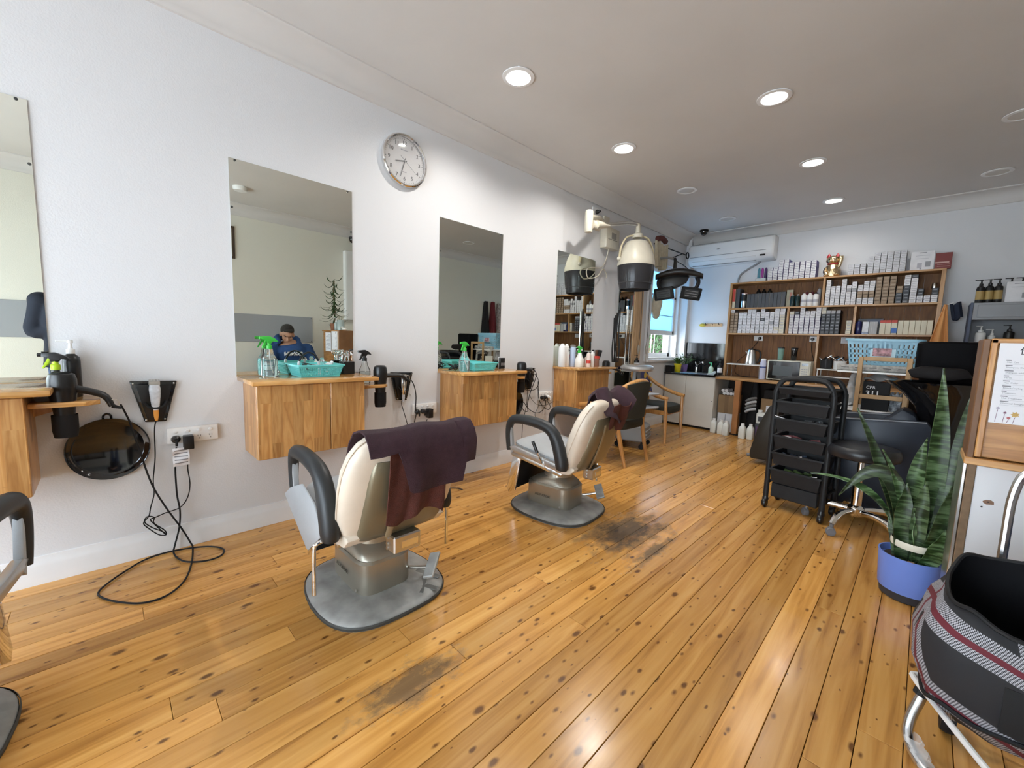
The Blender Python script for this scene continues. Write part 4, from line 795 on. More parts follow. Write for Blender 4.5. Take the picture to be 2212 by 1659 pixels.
# fifth mirror, raw timber strip, blind cords
t = thing('wall_mirror', 'narrow far mirror half hidden behind the hood dryer', 'mirror', (-.012, 4.66, .66), 0, 'frameless wall mirrors'); b = mb(); b.box(.0005, .012, 0, .37, 0, 1.35); ob('glass', b, MIRROR, t, smooth=0)
t = thing('timber_board', 'raw pine board fixed upright beside the window', 'board', (-.011, 5.06, .30)); b = mb(); b.box(0, .022, 0, .215, 0, 1.85, .003); ob('board', b, RAWP, t)
for y_, lb in ((5.19, 'left blind cord with acorn pull over the raw pine board'), (5.41, 'right blind cord with acorn pull beside the window')):
    t = thing('blind_cord', lb, 'cord', (.03, y_, 1.05), 0, 'blind cords'); b = mb(); b.tube([(0, 0, .14), (.002, .01, .5), (-.01, .02, 1.2)], .0035, 6, 3); ob('string', b, mat('dark_string', (.06, .05, .05), .8), t)
    b = mb(); b.lathe([(.005, .15), (.016, .13), (.02, .08), (.012, .04), (.006, .02)], 14); ob('acorn', b, mat('grey_beige', (.42, .38, .32), .5), t); b = mb(); b.tube([(0, 0, .03), (0, .004, -.25)], .0025, 6); ob('tail', b, mat('pale_string', (.5, .46, .4), .8), t)
# ---------------------------------------------------------------- silver tool trolley
GREYT = mat('grey_trolley_plastic', (.23, .235, .24), .4)
t = thing('salon_trolley', 'silver round-topped tool trolley with black cords, behind the armchair', 'trolley', (.44, 4.42, 0), .25)
b = mb(); b.lathe([(.0005, .965), (.05, .962), (.055, .955), (.06, .957), (.12, .965), (.16, .962), (.185, .945), (.19, .92), (.178, .897), (.12, .89), (.0005, .89)], 40, sx=1.0, sy=1.08); ob('round_top', b, SILVER, t)
b = mb(); b.tube([(.19*math.cos(a)+.0, .2*math.sin(a), .915) for a in (1.2, 1.0, .8)], .02, 8); b.ell((.0, .21, .91), (.03, .02, .028), 12, 8); ob('tool_ring', b, CHROME, t)
for s_ in (-1, 1): b = mb(); b.tube([(0, s_*.09, .90), (0, s_*.13, .60), (0, s_*.14, .10)], .022, 10, 3, flat=.7); ob('column', b, GREYT, t)
for z, w in ((.615, .22), (.455, .25)):
    b = mb(); b.prism([(-.14, -w*.6), (.10, -w*.6), (.24, w*.55), (.24, w*.8), (-.14, w*.8)], z, z+.018, 'xy', .004); ob('tray', b, mat('pale_grey_tray', (.42, .42, .43), .35), t)
b = mb(); b.rings([sring(0, 0, z, rx, ry, 5, 28) for z, rx, ry in ((.085, .17, .17), (.10, .18, .18), (.25, .175, .17), (.28, .15, .12))]); ob('base_bin', b, GREYT, t)
for k in range(3): b = mb(); b.box(.168, .186, -.12, .12, .12+.04*k, .135+.04*k, .003); ob('bin_rib', b, GREYT, t)
for x_ in (-.14, .14):
    for y_ in (-.15, .15): b = mb(); b.lathe([(.03, -.012), (.032, 0), (.03, .012)], 16, (x_, y_, .032), 'y'); b.cyl((x_, y_, .05), (x_, y_, .09), .012, n=8); ob('caster', b, BLACKM, t)
b = mb(); b.tube([(-.13, -.08, .95), (-.13, -.08, 1.35), (-.125, -.075, 1.58)], .010, 8); b.tube([(-.10, -.04, .95), (-.10, -.04, 1.35), (-.095, -.03, 1.58)], .008, 8); ob('twin_poles', b, CHROME, t)
for k in range(2): b = mb(); b.tube([(-.128+.03*k, -.078+.045*k, 1.42), (-.126+.03*k, -.076+.045*k, 1.60)], .014, 10, radii=[.012, .016]); ob('pole_grip', b, STEEL, t)
for k in range(5):
    x_ = -.17-.014*k; y_ = -.10-.008*k
    cord('tool_cord', [(.44+x_, 4.36+y_, 1.62-.03*k), (.44+x_-.012*math.sin(k), 4.36+y_-.01, 1.35), (.44+x_+.015*math.cos(k*2), 4.355+y_, 1.15), (.44+x_, 4.36+y_+.01, .985)], .008, t)
# ---------------------------------------------------------------- wooden armchairs
DKGREEN = mat('charcoal_green_upholstery', (.032, .034, .028), .85, var=.1, vscale=60, bump=.2, bscale=300)
def armchair(label, loc, rz):
    t = thing('armchair', label, 'armchair', loc, rz, 'beech armchairs')
    P = [(.27, -.262, .555), (.15, -.275, .575), (.0, -.28, .62), (-.13, -.265, .69), (-.22, -.225, .765), (-.275, -.15, .82), (-.295, -.06, .842), (-.298, 0, .845)]
    P = P + [(x_, -y_, z) for x_, y_, z in P[-2::-1]]
    b = mb(); b.tube(P, .019, 12, 4, flat=1.25); ob('hoop_rail', b, BEECH, t)
    for s_ in (-1, 1):
        b = mb(); b.tube([(.262, s_*.252, 0), (.25, s_*.255, .30), (.245, s_*.262, .55)], .02, 10, 3, [.015, .021, .017]); ob('leg', b, BEECH, t)
        b = mb(); b.tube([(-.30, s_*.205, 0), (-.235, s_*.215, .25), (-.205, s_*.225, .45), (-.232, s_*.215, .77)], .02, 10, 3, [.015, .021, .021, .016]); ob('leg', b, BEECH, t)
        b = mb(); b.box(-.22, .25, s_*.235-.012, s_*.235+.012, .345, .40, .003); ob('seat_rail', b, BEECH, t)
    b = mb(); b.box(.22, .25, -.235, .235, .345, .39, .003); ob('seat_rail', b, BEECH, t)
    b = mb(); b.rings([sring(.01, 0, z, .26*k, .245*k, 5, 36) for z, k in ((.36, .96), (.375, 1), (.43, 1), (.45, .97), (.46, .88), (.465, .5))]); ob('seat', b, DKGREEN, t)
    b = mb(); b.grid(lambda u, v: (-.235-.055*(1-(2*u-1)**2)-.0*v-.035*v, (-.17-.03*v)+(.34+.06*v)*u, .475+.335*v+.03*(1-(2*u-1)**2)*v), 16, 10, .035); ob('backrest', b, DKGREEN, t)
    return t
armchair('beech armchair facing the fourth mirror behind the second barber chair', (.565, 3.75, 0), PI-.05)
armchair('beech armchair with a blue sun-patterned cloth on its back, by the kitchen cabinet', (.385, 5.06, 0), .04)
SUN = mat('yellow_print', (.62, .42, .06), .8); BLUEC = mat('blue_violet_cloth', (.075, .075, .19), .9, var=.15, vscale=12)
t = thing('patterned_cloth', 'blue cloth with yellow suns draped over the far armchair', 'cloth', (.09, 5.10, 0), .04)
b = mb(); b.grid(lambda u, v: ((-.035 if v < .1 else (.03+.12*max(0, v-.12)))+.006*math.sin(u*11), -.14+.36*u, (.905-.40*max(0, v-.08) if v > .08 else .88+.3*v)), 24, 24, .006); ob('cloth', b, BLUEC, t)
for y_, z, r in ((.06, .79, .05), (-.07, .62, .03), (.17, .66, .03), (.02, .60, .02)):
    n = 14; pts = [((r if i % 2 else r*.62)*math.cos(2*PI*i/(2*n)), (r if i % 2 else r*.62)*math.sin(2*PI*i/(2*n))) for i in range(2*n)]
    b = mb(); xx = .045+.12*((.905-z)/.40-.12+.08)+.007; b.prism([(y_+p, z+q) for p, q in pts], xx, xx+.002, 'yz'); ob('sun_print', b, SUN, t, smooth=0)
# pump bottle on the wall ledge behind trolley
t = pump('pump_bottle', 'dark pump bottle with white label beside the raw pine board', (.075, 5.08, .86), .035, .14, mat('dark_glass', (.02, .015, .02), .2), BLACK, lab=PAPER)
t = thing('wall_ledge', 'small white ledge below the far mirror', 'ledge', (-.012, 4.95, .835)); b = mb(); b.box(0, .13, 0, .26, 0, .022, .003); ob('board', b, WHITEP, t); b = mb(); b.box(0, .02, .1, .16, -.08, 0, .003); ob('bracket', b, WHITEP, t)
# greenery outside the window
LEAFO = mat('outdoor_leaf', (.035, .085, .022), .6, var=.3, vscale=10)
t = tag(bpy.data.objects.new('outdoor_shrub', None), 'leafy green shrub outside behind the window bars', 'shrub'); COL.objects.link(t); t.location = (-1.1, 7.6, .1)
b = mb()
for k in range(2600):
    p = Vector((random.gauss(0, .14), random.uniform(-1.0, 1.6), random.uniform(.2, 1.9))); n = Vector((random.random()-.2, random.random()-.5, random.random()-.3)).normalized(); a = n.orthogonal().normalized(); c = n.cross(a); L_ = random.uniform(.04, .09); w = L_*.3
    vs = [b._v(p-a*L_), b._v(p+c*w), b._v(p+a*L_), b._v(p-c*w)]; b._f(vs)
o = ob('foliage', b, LEAFO, t, smooth=0); o['kind'] = 'stuff'
b = mb(); b.tube([(0, 0, -.2), (0, .05, .5), (.05, .1, 1.2)], .03, 8, 3); ob('stem', b, mat('bark', (.15, .10, .06), .8), t)
t = thing('neighbour_wall', 'red-brown brick wall outside at the right of the window', 'wall', (-1.6, 7.7, 0)); b = mb(); b.box(0, .2, 0, 3.5, 0, 2.4); ob('brickwork', b, mat('brick_brown', (.045, .022, .018), .8, var=.2, vscale=20), t)
# ---------------------------------------------------------------- air conditioner
t = thing('air_conditioner', 'white split-system air conditioner under the back cornice', 'air conditioner', (.075, 6.67, 2.42))
P = [(0, .325), (-.155, .325), (-.19, .30), (-.20, .20), (-.195, .10), (-.165, .045), (-.12, .01), (0, 0)]
b = mb(); b.rings([[(x_, y_*k, .165+(z-.165)*k) for y_, z in P] for x_, k in ((0, .93), (.015, .985), (.03, 1), (1.11, 1), (1.135, .985), (1.15, .93))]); ob('casing', b, WHITEP, t, smooth=40)
b = mb(); b.box(.03, 1.06, -.2035, -.199, .125, .131); ob('panel_seam', b, mat('grey_seam', (.25, .25, .25), .5), t)
b = mb(); b.xf = Matrix.Translation((.0, -.155, .045)) @ Euler((-.75, 0, 0)).to_matrix().to_4x4(); b.box(.05, .93, -.032, .036, -.006, .003, .002); lv = ob('louvre', b, WHITEP, t)
b = mb(); b.tube([(.05, -.125, .008), (.93, -.125, .008)], .004, 6); ob('louvre_edge', b, mat('grey_seam', (.25, .25, .25), .5), lv)
b = mb(); b.box(.985, 1.05, -.189, -.183, .055, .075); ob('display', b, BLACKG, t)
b = mb(); b.prism([(.40, .215), (.435, .225), (.47, .215), (.435, .205)], -.2035, -.200, 'xz'); ob('badge', b, mat('grey_seam', (.25, .25, .25), .5), t)
b = mb(); b.box(.02, 1.12, -.15, -.03, .3255, .328); ob('top_grille', b, mat('dark_slot', (.12, .12, .12), .5), t)
cord('conduit', [(1.04, 6.63, 2.435), (1.0, 6.645, 2.40), (.90, 6.655, 2.345), (.80, 6.655, 2.275), (.765, 6.655, 2.20), (.76, 6.655, 2.13)], .014, t, m=mat('grey_conduit', (.30, .30, .30), .5))
# ---------------------------------------------------------------- big shelf unit
FY0, FY1 = 6.43, 6.675
t = SH = thing('shelf_unit', 'tall open pine shelf unit packed with hair colour boxes', 'shelf', (0, 0, 0))
for x0, x1 in ((.735, .765), (2.842, 2.877)): b = mb(); b.box(x0, x1, FY0, FY1, .788, 2.10, .002); ob('side_panel', b, SHELFV, t)
for z in (2.10, 1.743, 1.389):
    b = mb(); b.box(.735, 2.877, FY0-.002, FY1, z, z+.021, .002); ob('shelf_board', b, SHELFW, t)
for x0, z0, z1 in ((1.815, 1.765, 2.099), (1.462, 1.411, 1.742), (2.147, 1.411, 1.742), (1.812, .788, 1.388)):
    b = mb(); b.box(x0, x0+.025, FY0, FY1-.012, z0, z1, .002); ob('divider', b, SHELFV, t)
for k in range(16):
    x0 = .766+.1298*k; b = mb(); b.box(x0+.001, x0+.1288, FY1-.011, FY1, .788, 2.099); ob('lining_board', b, BACKB, t, smooth=0)
# worktop bench
t = thing('work_bench', 'long pine bench top under the shelves on a square post', 'bench', (0, 0, 0)); b = mb(); b.box(.748, 2.95, 6.10, 6.678, .752, .786, .006, 2); ob('bench_top', b, SHELFW, t)
b = mb(); b.box(.75, 2.94, 6.664, 6.677, .002, .75); ob('shade_sheet', b, mat('under_bench_shade', (.022, .016, .012), .8), t)  # dark sheet added at the back to stand for the shade under the bench
b = mb(); b.box(1.005, 1.075, 6.11, 6.18, .012, .752, .003); ob('post', b, mat('orange_pine_post', (.36, .15, .045), .5, var=.15, vscale=6), t)
b = mb(); b.box(.985, 1.095, 6.09, 6.20, 0.0005, .012); ob('post_foot', b, BLACKM, t)
b = mb(); b.box(2.88, 2.95, 6.11, 6.18, .0005, .752, .003); ob('post', b, SHELFV, t)
# ---------------------------------------------------------------- hair colour boxes
def boxmesh(nm, w, d, h, front, side, ink=None):
    b = mb(); b.box(0, w, 0, d, 0, h, .0012); b.bm.faces.ensure_lookup_table()
    for f in b.bm.faces:
        f.normal_update(); f.material_index = 1 if abs(f.normal.y) > .9 else 0
    b.mi = 2
    if ink: b.box(w*.2, w*.8, -.0006, .0004, h*.42, h*.62)
    return b.mesh(nm, [side, front, ink or side], 0)
CW = mat('white_card', (.74, .74, .76), .5, var=.05, vscale=20); CB = mat('brown_card', (.30, .22, .15), .55, var=.08, vscale=20); CD = mat('charcoal_card', (.055, .06, .07), .45, var=.1, vscale=20); CV = mat('violet_card', (.06, .045, .20), .5); CS = mat('silver_card', (.60, .61, .64), .3, var=.15, vscale=25); CI = mat('ivory_card', (.70, .66, .52), .5, var=.05); CG = mat('grey_card', (.40, .40, .42), .5)
LI = mat('faint_label_ink', (.45, .45, .5), .6); LD = mat('label_ink_pale', (.30, .31, .33), .6)
BM = {}
def card(kind, w, h):
    k = (kind, round(w, 3), round(h, 3))
    if k not in BM:
        f, s_, i_ = {'w': (CW, CG, LI), 'wv': (CW, CV, LI), 'b': (CB, mat('dark_brown_card', (.10, .06, .035), .5), mat('brown_label', (.42, .33, .24), .6)), 'd': (CD, BLACKM, LD), 's': (CS, CG, LI), 'i': (CI, CG, LI), 'g': (CG, BLACKM, LD)}[kind]
        BM[k] = boxmesh('colour_box', w, .17, h, f, s_, i_)
    return BM[k]
WORD = {'w': 'white', 'wv': 'violet-edged', 'b': 'brown', 'd': 'charcoal', 's': 'silver', 'i': 'ivory', 'g': 'grey'}
CN = {}
def column(x0, x1, kinds, z0, where, h=.0415, skew=0):
    n = CN[where] = CN.get(where, -1)+1
    z = z0+.0008
    for k, kd in enumerate(kinds):
        if kd in ('.', ' '): z += h; continue
        kd = {'v': 'wv'}.get(kd, kd); w = x1-x0-.003
        o = ob('colour_box', card(kd, w, h-.0012), None, loc=(x0+.0015+random.uniform(-.0012, .0012), FY0+.012+random.uniform(0, .008), z), rot=(0, 0, random.uniform(-.012, .012)))
        tag(o, '%s colour box %s from the bottom in the %s column of the %s' % (WORD[kd], ORD[k], ORD[n], where), 'box', 'colour boxes in the '+where); z += h
Z3 = 1.410; Z2 = 1.764; Z1 = 2.121
A = [0.775, 0.822, 0.882, 0.936, 0.99, 1.043, 1.099, 1.153, 1.204, 1.26, 1.317, 1.382, 1.439]
wA = 'lower left bay'
for x0, x1, kd in zip([.768, .820, .876, .930, .985, 1.040, 1.095, 1.150, 1.205, 1.262, 1.319, 1.380], [.818, .868, .928, .982, 1.037, 1.092, 1.147, 1.203, 1.259, 1.316, 1.377, 1.440], ['bbbbbbbw', 'bbbbbbb', 'wwwwwww', 'wwwwwww', 'wwwwwwww', 'wwwwwwww', 'wswwwww', 'wwwwdwww', 'wwwwwww', 'wwwgwww', 'wiwwwwww', 'iiiiiiww']): column(x0, x1, kd, Z3, wA)
wB = 'lower middle bay'
for x0, x1, kd in zip([1.492, 1.547, 1.604, 1.660, 1.716, 1.772], [1.542, 1.600, 1.656, 1.712, 1.768, 1.826], ['vvvvvvi', 'vvvvvvd', 'vvvvvvww', 'vvvvvww', 'vvvvvww', 'vvvvvwww']): column(x0, x1, kd, Z3, wB)
for x0, kd in zip([1.832, 1.880, 1.928, 1.976], ['ddddddii', 'ddddddg', 'ddddddg', 'ddddddg']): column(x0, x0+.046, kd, Z3, wB)
column(2.085, 2.138, 'iiii', Z3, 'small cream pile')
wC = 'upper right bay'
for x0, x1, kd in zip([1.848, 1.898, 1.946, 2.000, 2.050, 2.100, 2.156, 2.208, 2.260, 2.318, 2.376, 2.436, 2.498, 2.556, 2.612, 2.672, 2.728, 2.784], [1.895, 1.943, 1.992, 2.048, 2.098, 2.147, 2.206, 2.258, 2.311, 2.372, 2.432, 2.492, 2.553, 2.609, 2.668, 2.724, 2.780, 2.838], ['wwwwwwww', 'wwwwww', 'wwwwww', 'wwwwwwww', 'wwwwgw', 'wwwwgww', 'wwbbww', 'wwbbwww', 'wwbbwww', 'bbbbbbbb', 'bbbbbbbb', 'bbbbbbbb', 'dddbb', 'dddddwww', 'wwwwwwwd', 'vwdd', 'vw', 'vwdd']): column(x0, x1, kd, Z2, wC, h=.039)
wT = 'gold cat pile'
for k, kd in enumerate(['vvvv', 'vvvv', 'vvvvvv', 'vvvvvv', 'vvvvv', 'vvvvv', 'vvvvv', 'vvvvv', 'vvvvv']): column(1.19+.0597*k, 1.19+.0597*k+.056, kd, Z1, wT, h=.0435)
for k in range(3): column(2.043+.056*k, 2.043+.056*k+.054, 'sss', Z1, 'low silver pile')
for k in range(6): column(2.222+.0547*k, 2.222+.0547*k+.0535, 'ssssss' if k else 'sssss', Z1, 'tall silver pile', h=.039)
def carton(label, x0, x1, y0, y1, z0, z1, m, name='carton', prints=(), rz=0, group=None):
    t = thing(name, label, 'box', ((x0+x1)/2, (y0+y1)/2, z0), rz, group); w, d, h = (x1-x0)/2, (y1-y0)/2, z1-z0
    b = mb(); b.box(-w, w, -d, d, 0, h, .002); ob('body', b, m, t)
    for u0, u1, v0, v1, pm, nm in prints:
        b = mb(); b.box(-w+2*w*u0, -w+2*w*u1, -d-.0012, -d-.0002, h*v0, h*v1); ob(nm, b, pm, t, smooth=0)
    return t
DARKR = mat('dark_red_card', (.20, .035, .03), .5, var=.05)
carton('white boxed product set standing on top of the shelf', 2.585, 2.772, 6.46, 6.53, Z1+.001, 2.325, CW, 'product_box', ((.35, .65, .9, .94, LD, 'print_line'), (.2, .8, .76, .78, LI, 'print_line'), (.25, .75, .6, .62, LI, 'print_line'), (.64, .86, .16, .44, LD, 'round_badge'), (.3, .5, .1, .38, LI, 'pictured_tub'), (.42, .5, .04, .09, LD, 'print_line')))
carton('dark red flat box leaning at the right end of the shelf top', 2.78, 2.905, 6.46, 6.52, Z1+.001, 2.29, DARKR, 'product_box', ((.0, .85, .36, .44, mat('pale_red', (.6, .4, .36), .6), 'print_line'), (.15, .9, .26, .28, mat('pale_red', (.6, .4, .36), .6), 'print_line'), (.15, .9, .14, .16, mat('pale_red', (.6, .4, .36), .6), 'print_line')))
# upper left bay: folders, black boxes, bottles
carton('red and white folder at the left end of the upper shelf', .772, .806, 6.45, 6.62, Z2+.001, 2.035, CI, 'folder', ((0, 1, .35, 1, mat('red_card', (.55, .07, .05), .5), 'spine_panel'),))
carton('thick black folder beside the red folder', .812, .862, 6.46, 6.64, Z2+.001, 2.04, CD, 'folder')
cyl_bottle('black and silver striped spray can on the upper shelf', .915, 6.48, .037, .215, CHROME, mat('pink_lid', (.6, .4, .4), .4), .9, Z2+.001, 'spray_can', band=(BLACK, .45, .85))
for k in range(10):
    carton('slim black product box, %s from the left on the upper left shelf' % ORD[k], .962+.046*k, .962+.046*k+.0445, 6.45, 6.57, Z2+.001, 1.955+.001*k, CD, 'product_box', ((.0, .05, 0, 1, mat('pale_edge', (.35, .33, .28), .5), 'pale_edge'),) if k % 3 == 0 else (), group='slim black boxes on the upper shelf')
for k in range(3): cyl_bottle('tall black bottle, %s from the left behind the slim black boxes' % ORD[k], 1.05+.07*k, 6.63, .030, .27, BLACK, BLACK, .5, Z2+.001, group='black bottles behind the boxes')
carton('pale printed picture card beside the slim black boxes', 1.428, 1.50, 6.47, 6.50, Z2+.001, 1.985, mat('pale_olive_card', (.34, .33, .25), .6, var=.2, vscale=15), 'picture_card', ((.5, .85, .4, .85, mat('faded_red', (.45, .2, .16), .6), 'print_block'),))
for k in range(2): cyl_bottle('%s dark green round bottle from the left on the upper shelf' % ORD[k], 1.50+.055*k, 6.47, .026, .155, mat('dark_green_glass', (.012, .03, .028), .25), CG, .5, Z2+.001, group='dark green bottles')
for k in range(3): cyl_bottle('white bottle with grey print, %s from the left in the upper left bay' % ORD[k], 1.622+.064*k, 6.475, .031, .165, WHITEP, WHITEP if k < 2 else BLACK, .5, Z2+.001, group='white bottles in the upper bay', band=(LI, .3, .5))
for k in range(3): cyl_bottle('%s dark red bottle from the left behind the white bottles' % ORD[k], 1.63+.06*k, 6.58, .024, .21, mat('dark_red_glass', (.13, .02, .03), .3), CLEARP, .4, Z2+.001, group='dark red bottles')
cyl_bottle('slim grey spray bottle against the upper shelf divider', 1.765, 6.56, .022, .24, CG, CLEARP, .7, Z2+.001)
t = thing('bottle_tray', 'clear tray with teal and magenta sprays on the shelf top', 'tray', (1.10, 6.52, Z1+.001)); b = mb(); b.box(-.065, .065, -.05, .05, 0, .045, .006); ob('tray', b, mat('pale_tray', (.55, .6, .62), .3), t)
for k, m_ in enumerate((mat('teal_bottle', (.08, .25, .32), .3), mat('magenta_bottle', (.35, .04, .28), .3), mat('dark_violet_bottle', (.08, .03, .12), .3))): cyl_bottle('%s slim spray standing in the clear tray' % ('teal', 'magenta', 'dark violet')[k], 1.06+.042*k, 6.53, .017, .145, m_, m_, .6, Z1+.047)
# lower right bay
carton('dark flat printed box lying at the back of the lower right bay', 2.19, 2.42, 6.52, 6.62, 1.53, 1.60, CD, 'product_box', ((.35, .95, .1, .8, mat('dusk_blue', (.08, .10, .16), .5), 'print_block'),))
carton('stack supporting the dark flat box in the lower right bay', 2.19, 2.42, 6.53, 6.62, Z3+.001, 1.529, CD, 'product_box')
cyl_bottle('navy bottle with white swoosh in the lower right bay', 2.205, 6.475, .030, .155, mat('navy_gloss', (.012, .015, .09), .2), mat('navy_gloss', (.012, .015, .09), .2), .8, Z3+.001)
carton('silver topped navy tin next to the navy bottle', 2.24, 2.298, 6.455, 6.53, Z3+.001, 1.56, CS, 'product_tin', ((0, 1, 0, .18, mat('navy_gloss', (.012, .015, .09), .2), 'navy_base'),))
carton('grey lined box in the lower right bay', 2.302, 2.375, 6.455, 6.57, Z3+.001, 1.56, mat('grey_lined_card', (.42, .43, .44), .5), 'product_box', ((.3, .34, .1, .95, CW, 'print_line'), (.6, .62, .1, .95, CW, 'print_line')))
RL = mat('red_card', (.55, .07, .05), .5)
for k in range(3): carton('tall white box with a red top, %s from the left' % ('first', 'second', 'third')[k], 2.395+.0505*k, 2.395+.0505*k+.0485, 6.455, 6.60, Z3+.001, 1.575, CI, 'product_box', ((0, 1, .82, 1, RL, 'red_top'),)+(((0, 1, .1, .45, mat('mid_blue', (.06, .16, .48), .5), 'blue_panel'),) if k == 2 else ()), group='red topped boxes')
for k in range(6): carton('tall plain ivory box, %s from the left in the lower right bay' % ORD[k], 2.55+.047*k, 2.55+.047*k+.0455, 6.455+.002*k, 6.60, Z3+.001, 1.57, CI, 'product_box', group='tall ivory boxes')
cyl_bottle('silver capped tube lying at the end of the upper right bay', 2.80, 6.55, .022, .06, STEEL, STEEL, .8, Z2+.09+.07)
# ---------------------------------------------------------------- gold beckoning cat
GOLD = mat('shiny_gold_foil', (.72, .56, .34), .16, metal=1, bump=.5, bscale=70); REDE = mat('red_enamel', (.45, .03, .04), .3)
t = thing('cat_figurine', 'shiny gold beckoning cat figurine with red ears', 'figurine', (1.88, 6.53, Z1+.0005))
b = mb(); b.lathe([(.0005, 0), (.08, 0), (.088, .02), (.085, .08), (.07, .13), (.05, .155), (.0005, .165)], 28, sx=1, sy=.85); ob('body', b, GOLD, t)
b = mb(); b.ell((-.005, -.012, .205), (.068, .058, .056), 24, 14); hd = ob('head', b, GOLD, t)
for s_ in (-1, 1):
    b = mb(); b.lathe([(.026, 0), (.018, .025), (.003, .05)], 12, (s_*.043-.005, -.01, .24), 'z', 1, .5); ob('ear', b, REDE, hd)
    b = mb(); b.ell((s_*.027-.005, -.066, .213), (.010, .006, .006), 10, 6); ob('eye', b, INK, hd)
b = mb(); b.ell((-.005, -.071, .198), (.006, .005, .004), 8, 6); ob('nose', b, REDE, hd)
b = mb(); b.lathe([(.055, .155), (.058, .162), (.055, .17)], 28, sx=1.05, sy=.9, cap=False); ob('collar', b, REDE, t)
b = mb(); b.tube([(.06, -.02, .12), (.078, -.03, .19), (.076, -.035, .245)], .024, 12, 4, [.02, .022, .026]); ob('raised_paw', b, GOLD, t)
b = mb(); b.tube([(-.06, -.02, .11), (-.065, -.06, .06), (-.045, -.075, .03)], .022, 12, 4); ob('lower_paw', b, GOLD, t)
for s_ in (-1, 1): b = mb(); b.ell((s_*.05, -.065, .018), (.03, .032, .018), 12, 8); ob('foot', b, GOLD, t)
# ---------------------------------------------------------------- things on the bench
def wallsocket(x_, label):
    t = thing('wall_socket', label, 'socket', (x_, FY1-.0125, 1.31)); b = mb(); b.box(0, .115, -.010, 0, 0, .072, .003); ob('plate', b, WHITEP, t)
    b = mb(); b.lathe([(.021, -.01), (.021, -.028), (.012, -.045)], 14, (.078 if x_ < 1.3 else .035, 0, .036), 'y'); ob('plug', b, BLACK, t)
wallsocket(1.04, 'left white socket with a black plug above the kettle'); wallsocket(1.70, 'right white socket with a black plug above the microwave')
t = thing('notice_card', 'small pale notice card fixed under the middle shelf', 'card', (2.03, FY1-.0125, 1.30)); b = mb(); b.box(0, .13, -.002, 0, 0, .075); ob('card', b, PAPER, t)
for k in range(4): b = mb(); b.box(.012, .115-.01*(k % 2), -.0028, -.0021, .058-.015*k, .063-.015*k); ob('print_line', b, LI, t, smooth=0)
t = thing('wire_stand', 'white raised shelf stand carrying the kettle', 'stand', (.82, 6.28, .787)); b = mb(); b.box(0, .43, 0, .22, .175, .19, .004, 2); ob('deck', b, WHITEP, t)
for x_ in (.015, .415):
    for y_ in (.015, .205): b = mb(); b.tube([(x_, y_, .0), (x_, y_, .175)], .006, 8); ob('leg', b, CHROME, t)
t = thing('kettle', 'brushed steel kettle on the white stand', 'kettle', (1.10, 6.39, .9775)); b = mb(); b.lathe([(.07, 0), (.072, .01), (.068, .06), (.055, .15), (.048, .19), (.045, .20)], 28); ob('body', b, STEEL, t)
b = mb(); b.lathe([(.045, .20), (.04, .212), (.012, .216), (.010, .226), (.0005, .228)], 20); ob('lid', b, BLACK, t); b = mb(); b.tube([(.045, 0, .195), (.095, 0, .185), (.112, 0, .12), (.09, 0, .04), (.068, 0, .03)], .012, 10, 5); ob('handle', b, BLACK, t); b = mb(); b.tube([(-.045, 0, .155), (-.075, 0, .18)], .014, 8, radii=[.018, .009]); ob('spout', b, STEEL, t)
cord('cord', [(1.115, 6.625, 1.345), (1.08, 6.63, 1.26), (.98, 6.62, 1.13), (.90, 6.60, 1.04), (.865, 6.58, .98), (.86, 6.55, .85), (.95, 6.5, .80), (1.1, 6.45, .796)], .004, t)
cyl_bottle('white vacuum flask with blue band beside the microwave', 1.275, 6.31, .036, .28, mat('pale_lilac_flask', (.55, .56, .72), .35), WHITEP, .85, .787, 'vacuum_flask', band=(mat('navy_print', (.05, .07, .22), .5), .55, .62))
t = thing('microwave', 'cream microwave oven with dark door on the bench', 'microwave', (1.335, 6.25, .787)); b = mb(); b.box(0, .475, 0, .36, .012, .268, .006, 2); ob('casing', b, mat('cream_enamel', (.70, .68, .58), .35), t)
b = mb(); b.box(.02, .365, -.012, -.0005, .025, .255, .004); d_ = ob('door', b, BLACKG, t); b = mb(); b.box(.07, .29, -.0135, -.0125, .07, .20); ob('door_window', b, mat('dark_mesh_window', (.03, .035, .035), .25), d_)
b = mb(); b.box(.372, .462, -.008, -.0005, .022, .258, .003); cp = ob('control_panel', b, mat('cream_enamel', (.70, .68, .58), .35), t); b = mb(); b.box(.384, .45, -.0095, -.0085, .21, .245); ob('display', b, BLACKG, cp)
for r in range(5):
    for c in range(3): b = mb(); b.box(.384+.023*c, .402+.023*c, -.0095, -.0085, .05+.027*r, .066+.027*r); ob('button', b, CG, cp, smooth=0)
for x_ in (.05, .43): b = mb(); b.lathe([(.014, 0), (.014, .012)], 10, (x_, .04, 0)); b.lathe([(.014, 0), (.014, .012)], 10, (x_, .32, 0)); ob('feet', b, BLACKM, t)
cord('cord', [(1.735, 6.625, 1.345), (1.735, 6.63, 1.25), (1.745, 6.62, 1.18), (1.77, 6.60, 1.10), (1.80, 6.58, 1.0)], .004, t)
def tumbler(x_, m_, lid, label):
    t = thing('tumbler', label, 'tumbler', (x_, 6.42, 1.056)); b = mb(); b.lathe([(.028, 0), (.03, .003), (.038, .15), (.038, .155)], 22); ob('cup', b, m_, t); b = mb(); b.lathe([(.040, .154), (.040, .166), (.030, .17), (.0005, .171)], 22); ob('lid', b, lid, t)
tumbler(1.44, mat('sage_enamel', (.20, .34, .28), .4), BLACK, 'sage green tumbler on the microwave'); tumbler(1.59, BLACKG, BLACKM, 'black tumbler on the microwave')
